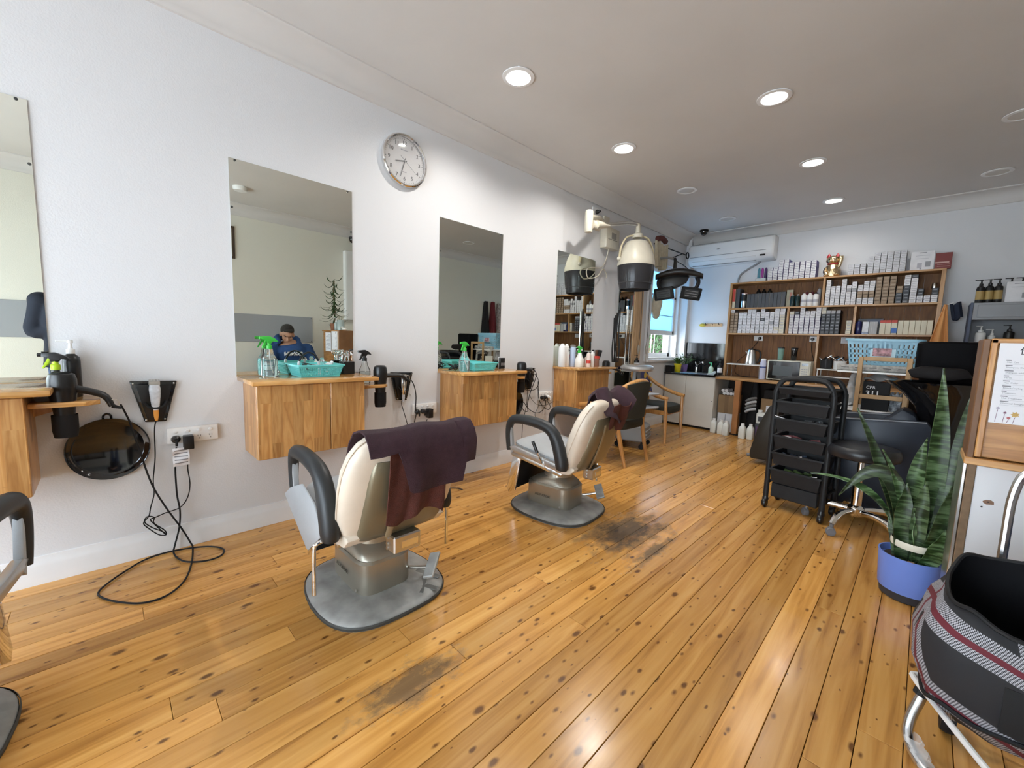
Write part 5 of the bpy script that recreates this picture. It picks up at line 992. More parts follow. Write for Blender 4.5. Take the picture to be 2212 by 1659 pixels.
t = thing('desk_rack', 'white two-tier rack at the right of the bench', 'rack', (1.87, 6.26, .787)); b = mb(); b.box(0, .40, 0, .26, .175, .188, .003); ob('upper_shelf', b, WHITEP, t); b = mb(); b.box(0, .40, 0, .26, .085, .098, .003); ob('lower_shelf', b, WHITEP, t)
for x_ in (.01, .39):
    for y_ in (.01, .25): b = mb(); b.tube([(x_, y_, 0), (x_, y_, .19)], .006, 8); ob('leg', b, WHITEP, t)
t = thing('container', 'smoky tub of black clips on the white rack', 'tub', (1.945, 6.38, .976)); b = mb(); b.lathe([(.05, 0), (.06, .003), (.068, .115), (.066, .115), (.058, .006), (.0005, .006)], 24); ob('tub', b, SMOKE, t)
t2 = thing('container', 'white tub of clips beside the smoky tub', 'tub', (2.08, 6.36, .976)); b = mb(); b.lathe([(.05, 0), (.06, .003), (.064, .10), (.066, .105), (.06, .10), (.056, .006), (.0005, .006)], 24); ob('tub', b, WHITEP, t2)
for k in range(16):
    x_ = 1.905+.018*k; s = thing('hair_clip', 'black and chrome sectioning clip heaped in the tubs on the rack', 'clip', (x_, 6.34+.02*(k % 4), 1.085+.012*((k*5) % 4)), k*.8, 'clips in the tubs'); s.rotation_euler = (.5*math.sin(k), .7*math.cos(k*2.1), k)
    b = mb(); b.prism([(-.045, 0), (-.02, .007), (.03, .010), (.04, .004), (.04, -.004), (.03, -.010), (-.02, -.007)], -.006, .006, 'xy', .001); ob('clip', b, CHROME if k % 3 == 0 else BLACK, s)
# ---------------------------------------------------------------- under the bench
KRAFT = mat('kraft_card', (.27, .17, .085), .75, var=.1, vscale=10)
carton('closed brown carton on the white carton below the bench', .76, .99, 6.26, 6.55, .262, .52, KRAFT, prints=((.38, .60, 0, 1, mat('kraft_tape', (.20, .12, .055), .5), 'tape'),))
carton('white carton standing on the floor behind the jugs', .765, .985, 6.27, 6.55, .0008, .261, CW, prints=((.12, .24, .3, .42, INK, 'print_block'), (.45, .5, .6, .95, LD, 'print_line')))
for k in range(6):
    t = tag(ob('tube_roll', mb().lathe([(.0005, 0), (.022, 0), (.022, .22), (.0005, .22)], 16, (0, 0, 0), 'y'), CW), 'end of a white tube roll, %s of six on the brown carton' % ORD[k], 'tube', 'tube rolls'); t.location = (.82+.046*(k % 4)-.02*(k > 3), 6.30, .544+.040*(k > 3))
def jug(x_, y_, label):
    t = thing('plastic_jug', label, 'jug', (x_, y_, .0008), 0, 'white jugs on the floor'); W_ = mat('translucent_white_hdpe', (.72, .73, .68), .4)
    b = mb(); b.rings([sring(0, 0, z, rx, ry, 5, 28) for z, rx, ry in ((0, .036, .045), (.006, .039, .048), (.125, .039, .048), (.15, .034, .040), (.168, .022, .024), (.176, .020, .020))]); ob('body', b, W_, t)
    b = mb(); b.lathe([(.021, .172), (.021, .198), (.017, .2)], 16); ob('cap', b, WHITEP, t)
for x_, y_, lb in ((.80, 6.05, 'leftmost white jug on the floor, next to the kitchen cabinet'), (.90, 6.03, 'second white jug from the kitchen cabinet'), (.975, 6.00, 'third white jug, touching the bench post'), (1.185, 5.98, 'white jug just right of the bench post'), (1.27, 6.02, 'rightmost white jug under the bench')): jug(x_, y_, lb)
carton('brown carton with printed label under the bench', 1.30, 1.62, 6.28, 6.6, .30, .53, KRAFT, prints=((.2, .95, .1, .6, CW, 'label'), (.5, .7, .3, .55, CV, 'label_block')))
carton('low brown carton on the floor under the bench', 1.28, 1.62, 6.26, 6.6, .0008, .20, KRAFT)
t = thing('canister', 'translucent white canister with dark label on the low carton', 'canister', (1.36, 6.22, .2005)); b = mb(); b.rings([sring(0, 0, z, rx, ry, 6, 28) for z, rx, ry in ((0, .07, .05), (.005, .075, .055), (.13, .075, .055), (.15, .06, .045))]); ob('body', b, mat('translucent_white_hdpe'), t); b = mb(); b.lathe([(.026, .148), (.026, .18), (.0005, .181)], 16, (-.04, 0, 0)); ob('cap', b, WHITEP, t); b = mb(); b.box(-.045, .045, -.0565, -.0555, .03, .10); ob('label_panel', b, CD, t)
t.location.y = 6.20
t = thing('support_crate', 'dark crate holding up the canister under the bench', 'crate', (1.36, 6.19, .0008)); b = mb(); b.box(-.075, .075, -.06, .06, 0, .198, .004); ob('crate', b, CD, t)
b = mb(); b.box(-.06, .06, -.0615, -.0605, .04, .16); ob('front_panel', b, mat('purple_card', (.12, .06, .16), .6), t)
t = thing('black_case', 'black storage case on the labelled carton', 'case', (1.46, 6.42, .531)); b = mb(); b.box(-.14, .15, -.13, .13, 0, .12, .01, 2); ob('case', b, BLACKM, t); b = mb(); b.box(-.02, .10, -.11, .08, .12, .145, .004); ob('tray_lid', b, CS, t)
t = thing('cloth_bundle', 'grey and white striped cloth bundle hanging below the bench', 'cloth', (1.17, 6.33, .32))
for k in range(4): b = mb(); b.tube([(-.05, -.03, .0+.05*k), (.0, -.06, .035+.05*k), (.06, -.02, .05+.05*k)], .024, 10, 4, flat=.8); ob('fold', b, CS if k % 2 == 0 else mat('grey_cloth', (.2, .2, .2), .9), t)
t = thing('black_bag', 'black bag hanging in the shade under the bench', 'bag', (1.17, 6.48, .0008)); b = mb(); b.rings([sring(0, 0, z, rx, ry, 3, 24) for z, rx, ry in ((0, .06, .06), (.1, .08, .09), (.4, .075, .08), (.6, .05, .05), (.72, .03, .03))]); ob('bag', b, BLACKM, t)
carton('dark stored box at the right end under the bench', 1.72, 2.2, 6.3, 6.62, .0008, .42, CD); carton('maroon stored box under the bench behind the drawer trolley', 2.25, 2.8, 6.28, 6.6, .0008, .55, mat('maroon_card', (.10, .02, .02), .6))
# ---------------------------------------------------------------- kitchen cabinet and sink
t = thing('kitchen_cabinet', 'white two-door sink cabinet with black top', 'cabinet', (0, 0, 0)); OFFW = mat('offwhite_laminate', (.66, .63, .57), .45, var=.04, vscale=4)
b = mb(); b.box(.075, .744, 6.14, 6.676, .05, .772, .002); ob('carcass', b, OFFW, t); b = mb(); b.box(.002, .075, 6.14, 6.598, .05, .772); ob('filler', b, OFFW, t); b = mb(); b.box(.03, .735, 6.16, 6.6, .0005, .05); ob('plinth', b, BLACKM, t)
for x0, x1 in ((.012, .33), (.334, .742)):
    b = mb(); b.box(x0, x1, 6.12, 6.139, .035, .765, .002); d_ = ob('door', b, OFFW, t)
b = mb(); b.box(.71, .722, 6.115, 6.12, .42, .43); ob('catch', b, CD, t)
b = mb(); b.box(.002, .748, 6.09, 6.598, .773, .80, .004); b.box(.072, .748, 6.598, 6.676, .773, .80); ob('worktop', b, BLACKG, t)
b = mb(); b.box(.20, .62, 6.20, 6.50, .8005, .806, .002); sk = ob('sink', b, STEEL, t)
b = mb(); b.tube([(.30, 6.56, .80), (.30, 6.56, .90)], .022, 12); b.tube([(.30, 6.55, .885), (.40, 6.44, .945), (.455, 6.39, .965), (.458, 6.387, .94)], .012, 10, 3); b.tube([(.30, 6.56, .90), (.27, 6.59, .955)], .010, 8); ob('tap', b, CHROME, sk)
t = thing('splashback', 'black glass splashback behind the sink', 'splashback', (0, 0, 0)); b = mb(); b.box(.075, .732, 6.664, 6.676, .801, 1.258, .002); ob('panel', b, BLACKG, t)
t = thing('soap_bottle', 'clear soap bottle with green pump by the tap', 'bottle', (.52, 6.56, .8065)); t.location.z = .8008; b = mb(); b.rings([sring(0, 0, z, rx, ry, 3, 20) for z, rx, ry in ((0, .036, .024), (.08, .036, .024), (.105, .014, .014))]); ob('bottle_body', b, mat('pale_green_soap', (.55, .72, .58), .25), t); b = mb(); b.lathe([(.015, .105), (.015, .125), (.006, .13), (.006, .15)], 12); b.box(-.035, .01, -.008, .008, .148, .16, .002); ob('pump', b, mat('green_pump', (.08, .45, .22), .3), t)
pump('pump_bottle', 'black and white pump bottle beside the shelf side panel', (.692, 6.42, .8008), .032, .14, BLACK, BLACK, lab=PAPER)
t = thing('sponge_holder', 'pale blue cloth holder lying at the bench corner', 'holder', (.66, 6.20, .8008), .4); b = mb(); b.prism([(-.06, 0), (.03, 0), (.06, .05), (.03, .055), (0, .02), (-.06, .015)], -.03, .03, 'xz', .003); ob('holder', b, mat('pale_aqua', (.5, .6, .64), .4), t)
# plants on the kitchen cabinet
LEAF1 = mat('dark_houseplant_leaf', (.035, .10, .025), .4, var=.3, vscale=30)
def leafblade(b, base, tip, w, bend=.03, seg=6, up=Vector((0, 0, 1)), side=None, vee=.25):
    base, tip = Vector(base), Vector(tip); d = tip-base; sd = side or d.cross(up)
    sd = sd.normalized() if sd.length > 1e-6 else Vector((1, 0, 0)); nm = sd.cross(d).normalized()
    def fn(u, v):
        p = base.lerp(tip, u)+nm*bend*4*u*(1-u); q = (2*v-1); ww = w*(.55+.9*u-1.35*u*u*u*.35 if False else max(.02, math.sin(PI*min(1, .18+.82*u))**.6 if u > .45 else .75+.25*u/.45))
        return p+sd*q*ww+nm*abs(q)*ww*vee
    b.grid(fn, seg, 2, max(.0012, w*.08))
def potplant(label, loc, potm, r, h, n, L_, w, spread, cat='plant', round_=False):
    t = thing('potted_plant', label, cat, loc); b = mb(); b.lathe([(r*.75, 0), (r*.78, .004), (r, h*.9), (r*1.06, h*.92), (r*1.06, h), (r*.95, h), (r*.93, h*.85), (.0005, h*.85)], 22); ob('pot', b, potm, t)
    for k in range(n):
        a = k*2.4; q = random.uniform(.3, 1); b = mb(); base = Vector((r*.3*math.cos(a), r*.3*math.sin(a), h*.85)); tip = base+Vector((math.cos(a)*spread*q, math.sin(a)*spread*q, L_*random.uniform(.6, 1)*(1.1-.5*q)))
        if round_:
            b.tube([base, base.lerp(tip, .5)+Vector((0, 0, .02)), tip], .0015, 5, 3)
            for j in range(5): p = base.lerp(tip, .4+.15*j); e = p+Vector((random.uniform(-.03, .03), random.uniform(-.03, .03), random.uniform(0, .02))); leafblade(b, p, e, .011, .004, 3)
        else: leafblade(b, base, tip, w, .02)
        ob('leaf' if not round_ else 'sprig', b, LEAF1, t, smooth=60)
t = thing('black_planter', 'black square planter at the left end of the sink top', 'planter', (.055, 6.165, .8008)); b = mb(); b.box(-.05, .05, -.05, .05, 0, .095, .006); b.box(-.053, .053, -.053, .053, .085, .097, .003); ob('box', b, BLACKM, t)
potplant('leafy plant in a yellow pot on the sink top', (.115, 6.30, .8008), mat('yellow_pot', (.72, .58, .02), .35), .055, .125, 26, .16, .016, .12)
potplant('bushy plant in a purple pot beside the yellow one', (.165, 6.43, .8008), mat('purple_pot', (.16, .10, .28), .4), .05, .115, 16, .22, .02, .15, round_=True)
# hook rail
t = thing('hook_rail', 'small wooden hook rail with a yellow sponge', 'hook rail', (.29, 6.678, 1.515)); b = mb(); b.box(.04, .30, -.018, 0, 0, .045, .003); ob('rail', b, RAWP, t)
for k in range(3): b = mb(); b.tube([(.07+.095*k, -.018, .03), (.07+.095*k, -.04, .03), (.07+.095*k, -.05, .055)], .004, 6, 3); ob('hook', b, BLACKM, t)
b = mb(); b.ell((.02, -.035, .02), (.05, .028, .026), 14, 8); ob('sponge', b, mat('yellow_sponge', (.65, .50, .08), .9, bump=.4, bscale=200), t)
# orange towel and dark mitt on the shelf side
t = thing('hanging_towel', 'apricot towel hanging from the right side of the shelf', 'towel', (2.893, 6.42, 0)); b = mb(); b.grid(lambda u, v: (.012+(u-.5)*(.02+.13*v)-.015*v, -.03+.022*math.sin(u*10)*(.2+.8*v), 1.73-.44*v), 24, 14, .006); ob('cloth', b, mat('apricot_towel', (.68, .33, .12), .95, bump=.3, bscale=200), t); b = mb(); b.tube([(-.014, 0, 1.72), (.01, 0, 1.725), (.07, -.02, 1.75)], .004, 6); ob('hook', b, WHITEP, t)
t = thing('oven_mitt', 'dark navy mitt hanging beside the apricot towel', 'mitt', (2.965, 6.46, 0)); b = mb(); b.grid(lambda u, v: (-.02+.06*u+.03*v, .02*math.sin(u*6)-.02, 1.74-.16*v-.02*math.sin(u*5)), 10, 8, .025); ob('mitt', b, mat('navy_cloth', (.012, .018, .035), .9), t)
# grey wall shelf at far right
GREYM = mat('grey_steel_shelf', (.26, .265, .28), .45, metal=.2)
t = thing('steel_shelf', 'grey steel wall shelf at the far right of the back wall', 'shelf', (3.10, 6.30, 0)); b = mb(); b.box(.0, .80, 0, .37, 1.715, 1.73, .003); b.box(.0, .80, -.012, 0, 1.56, 1.732, .004); ob('upper_shelf', b, GREYM, t); b = mb(); b.box(.03, .78, -.02, -.012, 1.585, 1.71, .004); ob('front_fascia', b, GREYM, t)
b = mb(); b.box(0, .80, .0, .37, 1.325, 1.34, .003); ob('lower_shelf', b, GREYM, t); b = mb(); b.box(-.02, 0, -.012, .37, .8, 1.735, .002); ob('side_post', b, mat('slate_blue_post', (.07, .09, .15), .5), t); b = mb(); b.box(0, .80, .365, .372, .8, 1.735); ob('back_panel', b, GREYM, t)
for k, x_ in enumerate((3.135, 3.195, 3.255)):
    t = pump('pump_bottle', '%s black pump bottle with a gold band on the steel shelf' % ('first', 'second', 'third')[k], (x_, 6.36, 1.731), .030, .175, BLACK, BLACK, lab=mat('gold_label', (.40, .28, .10), .5))
carton('white product box on the steel shelf, right of the pump bottles', 3.30, 3.46, 6.32, 6.38, 1.731, 1.93, CW, 'product_box', ((.3, .7, .88, .91, LD, 'print_line'), (.2, .8, .72, .74, LI, 'print_line'), (.65, .85, .2, .45, LD, 'round_badge')))
for k in range(2): pump('pump_bottle', '%s black pump bottle behind the white product box' % ('left', 'right')[k], (3.34+.07*k, 6.46, 1.731), .030, .19, BLACK, BLACK)
pump('pump_bottle', 'white pump bottle on the lower steel shelf', (3.18, 6.38, 1.341), .038, .10, WHITEP, WHITEP, rz=.6); pump('pump_bottle', 'smaller white pump bottle on the lower steel shelf', (3.26, 6.42, 1.341), .026, .07, WHITEP, WHITEP); pump('pump_bottle', 'black pump bottle on the lower steel shelf', (3.37, 6.40, 1.341), .036, .11, BLACK, BLACK)
# ---------------------------------------------------------------- drawer trolley
DKT = mat('charcoal_trolley_plastic', (.014, .015, .017), .45, var=.08, vscale=15, spec=.3)
t = thing('drawer_trolley', 'tall black six-tray salon trolley full of rollers', 'trolley', (2.05, 3.535, 0), -.13)
TW, TD = .355, .25
for y_ in (0, TD):
    b = mb(); b.tube([(0, y_, .075), (0, y_, .80), (.006, y_, .90), (.035, y_, .965), (.09, y_, .99), (TW-.09, y_, .99), (TW-.035, y_, .965), (TW-.006, y_, .90), (TW, y_, .80), (TW, y_, .075)], .015, 10, 5, flat=1.2); ob('tube_frame', b, DKT, t)
for x_ in (0, TW):
    b = mb(); b.tube([(x_, 0, .19), (x_, TD, .19)], .011, 8); ob('cross_bar', b, DKT, t)
    for y_ in (0, TD):
        b = mb(); b.lathe([(.020, .05), (.022, .065), (.015, .085)], 12, (x_, y_, 0)); b.lathe([(.027, -.014), (.031, -.008), (.031, .008), (.027, .014)], 20, (x_, y_-.008, .031), 'x'); ob('caster', b, BLACK, t)
def dtray(z, h, dx=0, nm='tray'):
    b = mb(); x0, x1, y0, y1 = .02+dx, TW-.02+dx, -.02, TD+.01
    b.rings([[(x0+.012, y0+.012, z), (x1-.012, y0+.012, z), (x1-.012, y1-.012, z), (x0+.012, y1-.012, z)], [(x0, y0, z+h), (x1, y0, z+h), (x1, y1, z+h), (x0, y1, z+h)]], cap=False)
    b.rings([[(x0+.017, y0+.017, z+.004), (x1-.017, y0+.017, z+.004), (x1-.017, y1-.017, z+.004), (x0+.017, y1-.017, z+.004)], [(x0+.006, y0+.006, z+h), (x1-.006, y0+.006, z+h), (x1-.006, y1-.006, z+h), (x0+.006, y1-.006, z+h)]], cap=False)
    b.box(x0+.012, x1-.012, y0+.012, y1-.012, z, z+.004)
    b.rings([[(x0-.008, y0-.008, z+h), (x1+.008, y0-.008, z+h), (x1+.008, y1+.008, z+h), (x0-.008, y1+.008, z+h)], [(x0-.008, y0-.008, z+h+.012), (x1+.008, y0-.008, z+h+.012), (x1+.008, y1+.008, z+h+.012), (x0-.008, y1+.008, z+h+.012)], [(x0+.006, y0+.006, z+h+.012), (x1-.006, y0+.006, z+h+.012), (x1-.006, y1-.006, z+h+.012), (x0+.006, y1-.006, z+h+.012)], [(x0+.006, y0+.006, z+h), (x1-.006, y0+.006, z+h), (x1-.006, y1-.006, z+h), (x0+.006, y1-.006, z+h)]], cap=False)
    ob(nm, b, DKT, t)
for z, h in ((.875, .04), (.735, .08), (.605, .08), (.475, .08), (.345, .08), (.205, .095)): dtray(z, h)
b = mb(); b.box(.03, TW-.03, 0, TD-.01, .09, .20, .006); ob('base_bin', b, DKT, t)
TM = t.matrix_basis.copy() if False else Matrix.Translation((2.05, 3.535, 0)) @ Matrix.Rotation(-.13, 4, 'Z')
ROLC = [mat('roller_cream', (.62, .58, .45), .6), mat('roller_pink', (.55, .20, .22), .6), mat('roller_green', (.22, .34, .12), .6), mat('roller_grey', (.25, .26, .27), .5), mat('roller_blue', (.16, .22, .34), .6)]
for k in range(34):
    zt = (.755, .625, .495, .365, .228)[k % 5]; p = TM @ Vector((.06+.24*((k*37) % 17)/17, .02+.2*((k*23) % 11)/11, zt+.03+.012*(k % 2)))
    o = ob('hair_roller', mb().lathe([(.010, -.03), (.013, -.03), (.013, .03), (.010, .03), (.010, -.03)], 12, (0, 0, 0), 'x', cap=False), ROLC[(k*3) % 5], loc=p, rot=(.4*math.sin(k), .3*math.cos(k*3), k*1.3))
    tag(o, '%s hair roller lying in the trays of the black trolley' % ('cream', 'pink', 'green', 'grey', 'blue')[(k*3) % 5], 'roller', 'hair rollers in the trolley trays')
for k in range(4):
    p = TM @ Vector((.09+.05*k, .0, .69-.13*k)); t2 = thing('tail_comb', 'pale tail comb sticking out of trolley tray number %s from the top' % ('two', 'three', 'four', 'five')[k], 'comb', p, .5+k); t2.rotation_euler = (0, .25, .8*k+.3)
    b = mb(); b.tube([(-.08, 0, 0), (0, 0, 0)], .003, 6); ob('tail', b, CW, t2); b = mb(); b.box(0, .09, -.012, .012, -.002, .002, .001); ob('comb_body', b, CW, t2)
# ---------------------------------------------------------------- rolling stool
t = thing('rolling_stool', 'round black stool on a chrome five-star base', 'stool', (2.575, 3.56, 0), .25)
BLV = mat('black_vinyl', (.016, .017, .020), .32, bump=.05, bscale=60)
b = mb(); b.lathe([(.0005, .495), (.17, .495), (.19, .505), (.198, .53), (.195, .555), (.18, .575), (.14, .583), (.0005, .585)], 44); ob('seat', b, BLV, t)
b = mb(); b.lathe([(.03, .12), (.03, .30), (.029, .31), (.018, .31), (.018, .495)], 20); ob('gas_column', b, CHROME, t)
b = mb(); b.lathe([(.038, .095), (.048, .11), (.048, .15), (.036, .165), (.03, .17)], 24); ob('hub', b, CHROME, t)
for k in range(5):
    a = 2*PI*k/5+.35; c, s_ = math.cos(a), math.sin(a)
    b = mb(); b.tube([(.03*c, .03*s_, .13), (.14*c, .14*s_, .135), (.23*c, .23*s_, .115), (.27*c, .27*s_, .075)], .02, 10, 4, [.016, .018, .022, .020], 1.2); lg = ob('leg', b, CHROME, t)
    b = mb(); b.cyl((.27*c, .27*s_, .08), (.27*c, .27*s_, .05), .012); b.xf = Matrix.Translation((.275*c, .275*s_, .028)) @ Matrix.Rotation(a+.6, 4, 'Z'); b.lathe([(.024, -.016), (.028, -.012), (.028, .012), (.024, .016)], 18, (0, 0, 0), 'x'); ob('caster', b, mat('grey_caster', (.16, .16, .17), .4), lg)
# ---------------------------------------------------------------- shampoo chairs
NAVY = mat('navy_vinyl', (.016, .023, .038), .42, bump=.04, bscale=40)
t = thing('shampoo_chair', 'dark navy shampoo chair with a black basin behind the stool', 'shampoo chair', (0, 0, 0))
for y0 in (3.93, 4.345):
    b = mb(); b.prism([(2.34, .05), (2.34, .66), (2.37, .695), (2.86, .735), (2.885, .70), (2.90, .05)], y0, y0+.10, 'xz', .012); a_ = ob('side_arm', b, NAVY, t)
    b = mb(); b.tube([(2.37, y0+.003, .694), (2.86, y0+.003, .733)], .005, 8); ob('piping', b, mat('grey_piping', (.20, .22, .25), .4), a_)
b = mb(); b.box(2.24, 2.80, 4.03, 4.345, .12, .40, .02, 2); ob('seat_base', b, NAVY, t); b = mb(); b.box(2.24, 2.80, 4.035, 4.34, .40, .48, .03, 3); ob('seat', b, NAVY, t)
b = mb(); b.prism([(2.62, .46), (2.60, .66), (2.73, .80), (2.80, .76), (2.87, .60), (2.87, .46)], 4.04, 4.34, 'xz', .02); ob('backrest', b, NAVY, t)
def bowl(t, cx, cy, zr):
    rs = []
    for z, x_, rx, ry in ((zr, cx, .26, .215), (zr-.02, cx+.01, .25, .21), (zr-.08, cx+.04, .20, .18), (zr-.18, cx+.07, .145, .14), (zr-.30, cx+.085, .12, .12), (.52, cx+.10, .11, .12), (.20, cx+.11, .12, .13), (.0, cx+.11, .15, .15)): rs.append(sring(x_, cy, z, rx, ry, 2.3, 36))
    ins = [sring(cx+q, cy, z, rx, ry, 2.3, 36) for q, z, rx, ry in ((.03, zr-.12, .13, .13), (.02, zr-.05, .20, .175), (0.005, zr-.004, .245, .20))]
    b = mb(); b.rings(ins+rs); ob('basin', b, BLACKG, t)
bowl(t, 2.86, 4.20, 1.0)
b = mb(); b.prism([(2.72, 1.075), (2.80, 1.11), (3.02, 1.10), (3.06, 1.04), (2.95, 1.01), (2.75, 1.02)], 4.28, 4.42, 'xz', .012); ob('neck_rest', b, mat('dark_brown_rubber', (.010, .008, .008), .6, spec=.2), t)
t = thing('shampoo_chair', 'second black shampoo unit with a tall black basin hood, behind the first', 'shampoo chair', (0, 0, 0))
b = mb(); b.rings([sring(x_, 4.56, z, rx, ry, 6, 36) for x_, z, rx, ry in ((2.96, .0, .14, .09), (2.95, .6, .13, .10), (2.935, 1.06, .155, .105), (2.925, 1.09, .17, .115), (2.925, 1.28, .172, .115), (2.925, 1.295, .155, .10))]); ob('basin_hood', b, mat('deep_black_vinyl', (.003, .003, .004), .6, spec=.12), t)
b = mb(); b.prism([(1.61, .05), (1.60, .12), (1.66, .42), (1.74, .62), (1.80, .66), (1.84, .60), (1.80, .06)], 4.75, 5.10, 'xz', .02); ob('leg_rest', b, mat('dark_olive_vinyl', (.020, .017, .012), .5), t)
b = mb(); b.tube([(1.78, 4.95, .16), (1.66, 5.0, .10), (1.55, 5.04, .03), (1.51, 5.05, .012)], .018, 10, 4); ob('foot', b, mat('grey_foot', (.16, .155, .15), .5), t)
b = mb(); b.box(1.80, 2.20, 4.78, 5.08, .10, .46, .03, 2); ob('seat', b, BLV, t); b = mb(); b.box(2.14, 2.255, 4.80, 5.06, .25, .69, .03, 2); ob('backrest', b, BLV, t)
# ---------------------------------------------------------------- wooden cart with basket
CARTW = mat('light_cart_timber', (.42, .26, .12), .5, var=.12, vscale=14)
t = thing('wooden_cart', 'light timber framed cart with white shelves beside the basins', 'cart', (0, 0, 0))
for y_ in (4.49, 4.97):
    for x0, x1 in ((2.415, 2.447), (2.712, 2.744)): b = mb(); b.box(x0, x1, y_-.012, y_+.012, .0, 1.16, .003); ob('post', b, CARTW, t)
    for z in (1.128, .815, .42): b = mb(); b.box(2.447, 2.712, y_-.011, y_+.011, z, z+.034, .003); ob('rail', b, CARTW, t)
for z in (1.022, .700): b = mb(); b.box(2.28, 2.76, 4.505, 4.955, z, z+.014, .002); ob('shelf', b, WHITEP, t)
LB = mat('light_blue_plastic', (.28, .52, .66), .35)
t = thing('laundry_basket', 'light blue laundry basket with a picture label on the cart', 'basket', (2.545, 4.815, 1.0375))
def bwall(p0, p1, q0, q1, n, rows, skip=None):
    P = lambda u, v: Vector(p0).lerp(Vector(p1), u).lerp(Vector(q0).lerp(Vector(q1), u), v); b = mb(); nm = (Vector(p1)-Vector(p0)).cross(Vector(q0)-Vector(p0)).normalized()*.003
    def quad(u0, u1, v0, v1): c = [P(u0, v0), P(u1, v0), P(u1, v1), P(u0, v1)]; b.rings([c, [x_+nm for x_ in c]])
    quad(0, 1, 0, .08); quad(0, 1, .86, 1)
    for k in range(1, rows): v = .08+.78*k/rows; quad(0, 1, v-.030, v+.030)
    for k in range(n+1): u = k/n; quad(max(0, u-.27/n), min(1, u+.27/n), .08, .86)
    if skip: quad(*skip)
    return b
bw, bd, bh = .20, .12, .27; tw, td = .235, .15
for p0, p1, q0, q1, n, sk_ in (((-bw, -bd, 0), (bw, -bd, 0), (-tw, -td, bh), (tw, -td, bh), 16, (.33, .68, .3, .86)), ((bw, bd, 0), (-bw, bd, 0), (tw, td, bh), (-tw, td, bh), 16, None), ((-bw, bd, 0), (-bw, -bd, 0), (-tw, td, bh), (-tw, -td, bh), 9, (.3, .7, .3, .86)), ((bw, -bd, 0), (bw, bd, 0), (tw, -td, bh), (tw, td, bh), 9, None)): ob('slotted_side', bwall(p0, p1, q0, q1, n, 5, sk_), LB, t, smooth=0)
b = mb(); b.box(-bw, bw, -bd, bd, 0, .004); ob('base', b, LB, t)
R1 = sring(0, 0, bh, tw, td, 9, 48); R2 = sring(0, 0, bh, tw+.022, td+.022, 7, 48)
b = mb(); b.rings([[(x_, y_, bh) for x_, y_, _ in R1], [(x_, y_, bh+.006) for x_, y_, _ in R1], [(x_, y_, bh+.006) for x_, y_, _ in R2], [(x_, y_, bh-.012) for x_, y_, _ in R2], [(x_*.995, y_*.995, bh-.012) for x_, y_, _ in R2], [(x_, y_, bh) for x_, y_, _ in R1]], cap=False); ob('rim', b, LB, t)
b = mb(); b.xf = Matrix.Translation((0, -.143, .175)) @ Euler((-.11, 0, 0)).to_matrix().to_4x4(); b.box(-.06, .06, -.0045, -.003, -.045, .045); lb_ = ob('picture_label', b, mat('printed_picture', (.38, .20, .22), .5, var=.7, vscale=45), t)
b = mb(); b.xf = Matrix.Translation((0, -.143, .175)) @ Euler((-.11, 0, 0)).to_matrix().to_4x4(); b.box(-.075, .085, -.003, -.002, -.055, .062); ob('label_border', b, mat('pale_blue_label', (.45, .62, .70), .4), t)
b = mb(); b.xf = Matrix.Translation((-.2255, 0, .18)) @ Euler((0, .13, 0)).to_matrix().to_4x4(); b.box(-.004, -.002, -.04, .04, -.045, .045); ob('picture_label', b, mat('printed_picture'), t)
t = thing('newspaper', 'rolled newspaper lying along the front of the cart shelf', 'newspaper', (2.50, 4.575, 1.0365), .04); b = mb(); b.tube([(-.23, 0, .028), (0, .003, .028), (.24, 0, .028)], .027, 16, 2, flat=1.0); ob('roll', b, mat('newsprint', (.38, .37, .35), .8, var=.35, vscale=40), t)
for k in range(5): b = mb(); b.tube([(-.2+.09*k, -.0275, .03), (-.15+.09*k, -.0275, .03)], .002, 5); ob('headline', b, INK, t)
t = carton('black packet printed CPR 311 on the cart lower shelf', 2.46, 2.63, 4.54, 4.62, .7155, .955, BLACKM, 'product_box'); text('CPR', .034, (-.035, -.041, .19), FY, CW, t); text('311', .062, (-.02, -.041, .138), FY, CW, t, bold=.001)
t = thing('plastic_packet', 'crinkled silver packet right of the CPR box', 'packet', (2.675, 4.60, .7155)); b = mb(); b.grid(lambda u, v: (-.04+.07*u, .015*math.sin(u*8+v*9), .15*v+.01*math.sin(u*14)), 12, 12, .02); ob('packet', b, mat('crinkled_film', (.30, .33, .36), .25, var=.4, vscale=40), t)
t = thing('cloth_heap', 'dark grey cloth on top of the CPR box', 'cloth', (2.58, 4.60, .957)); b = mb(); b.grid(lambda u, v: (-.12+.22*u, -.05+.1*v, .045*math.sin(PI*u)*math.sin(PI*v)+.012*math.sin(u*11+v*7)+.012), 20, 12, .01); ob('cloth', b, mat('grey_cloth', (.2, .2, .2), .9), t)
t = thing('paper_bag', 'crumpled translucent bag hanging at the left of the cart', 'bag', (2.375, 4.80, .70)); b = mb(); b.grid(lambda u, v: (.04*math.cos(u*2*PI)*(.5+.6*math.sin(PI*(.15+.8*v))), .09*math.sin(u*2*PI)*(.5+.5*math.sin(PI*(.15+.8*v)))+.01*math.sin(v*20), .02+.29*v+.008*math.sin(u*18)), 30, 14); ob('bag', b, mat('pale_grey_film', (.42, .42, .42), .35), t)
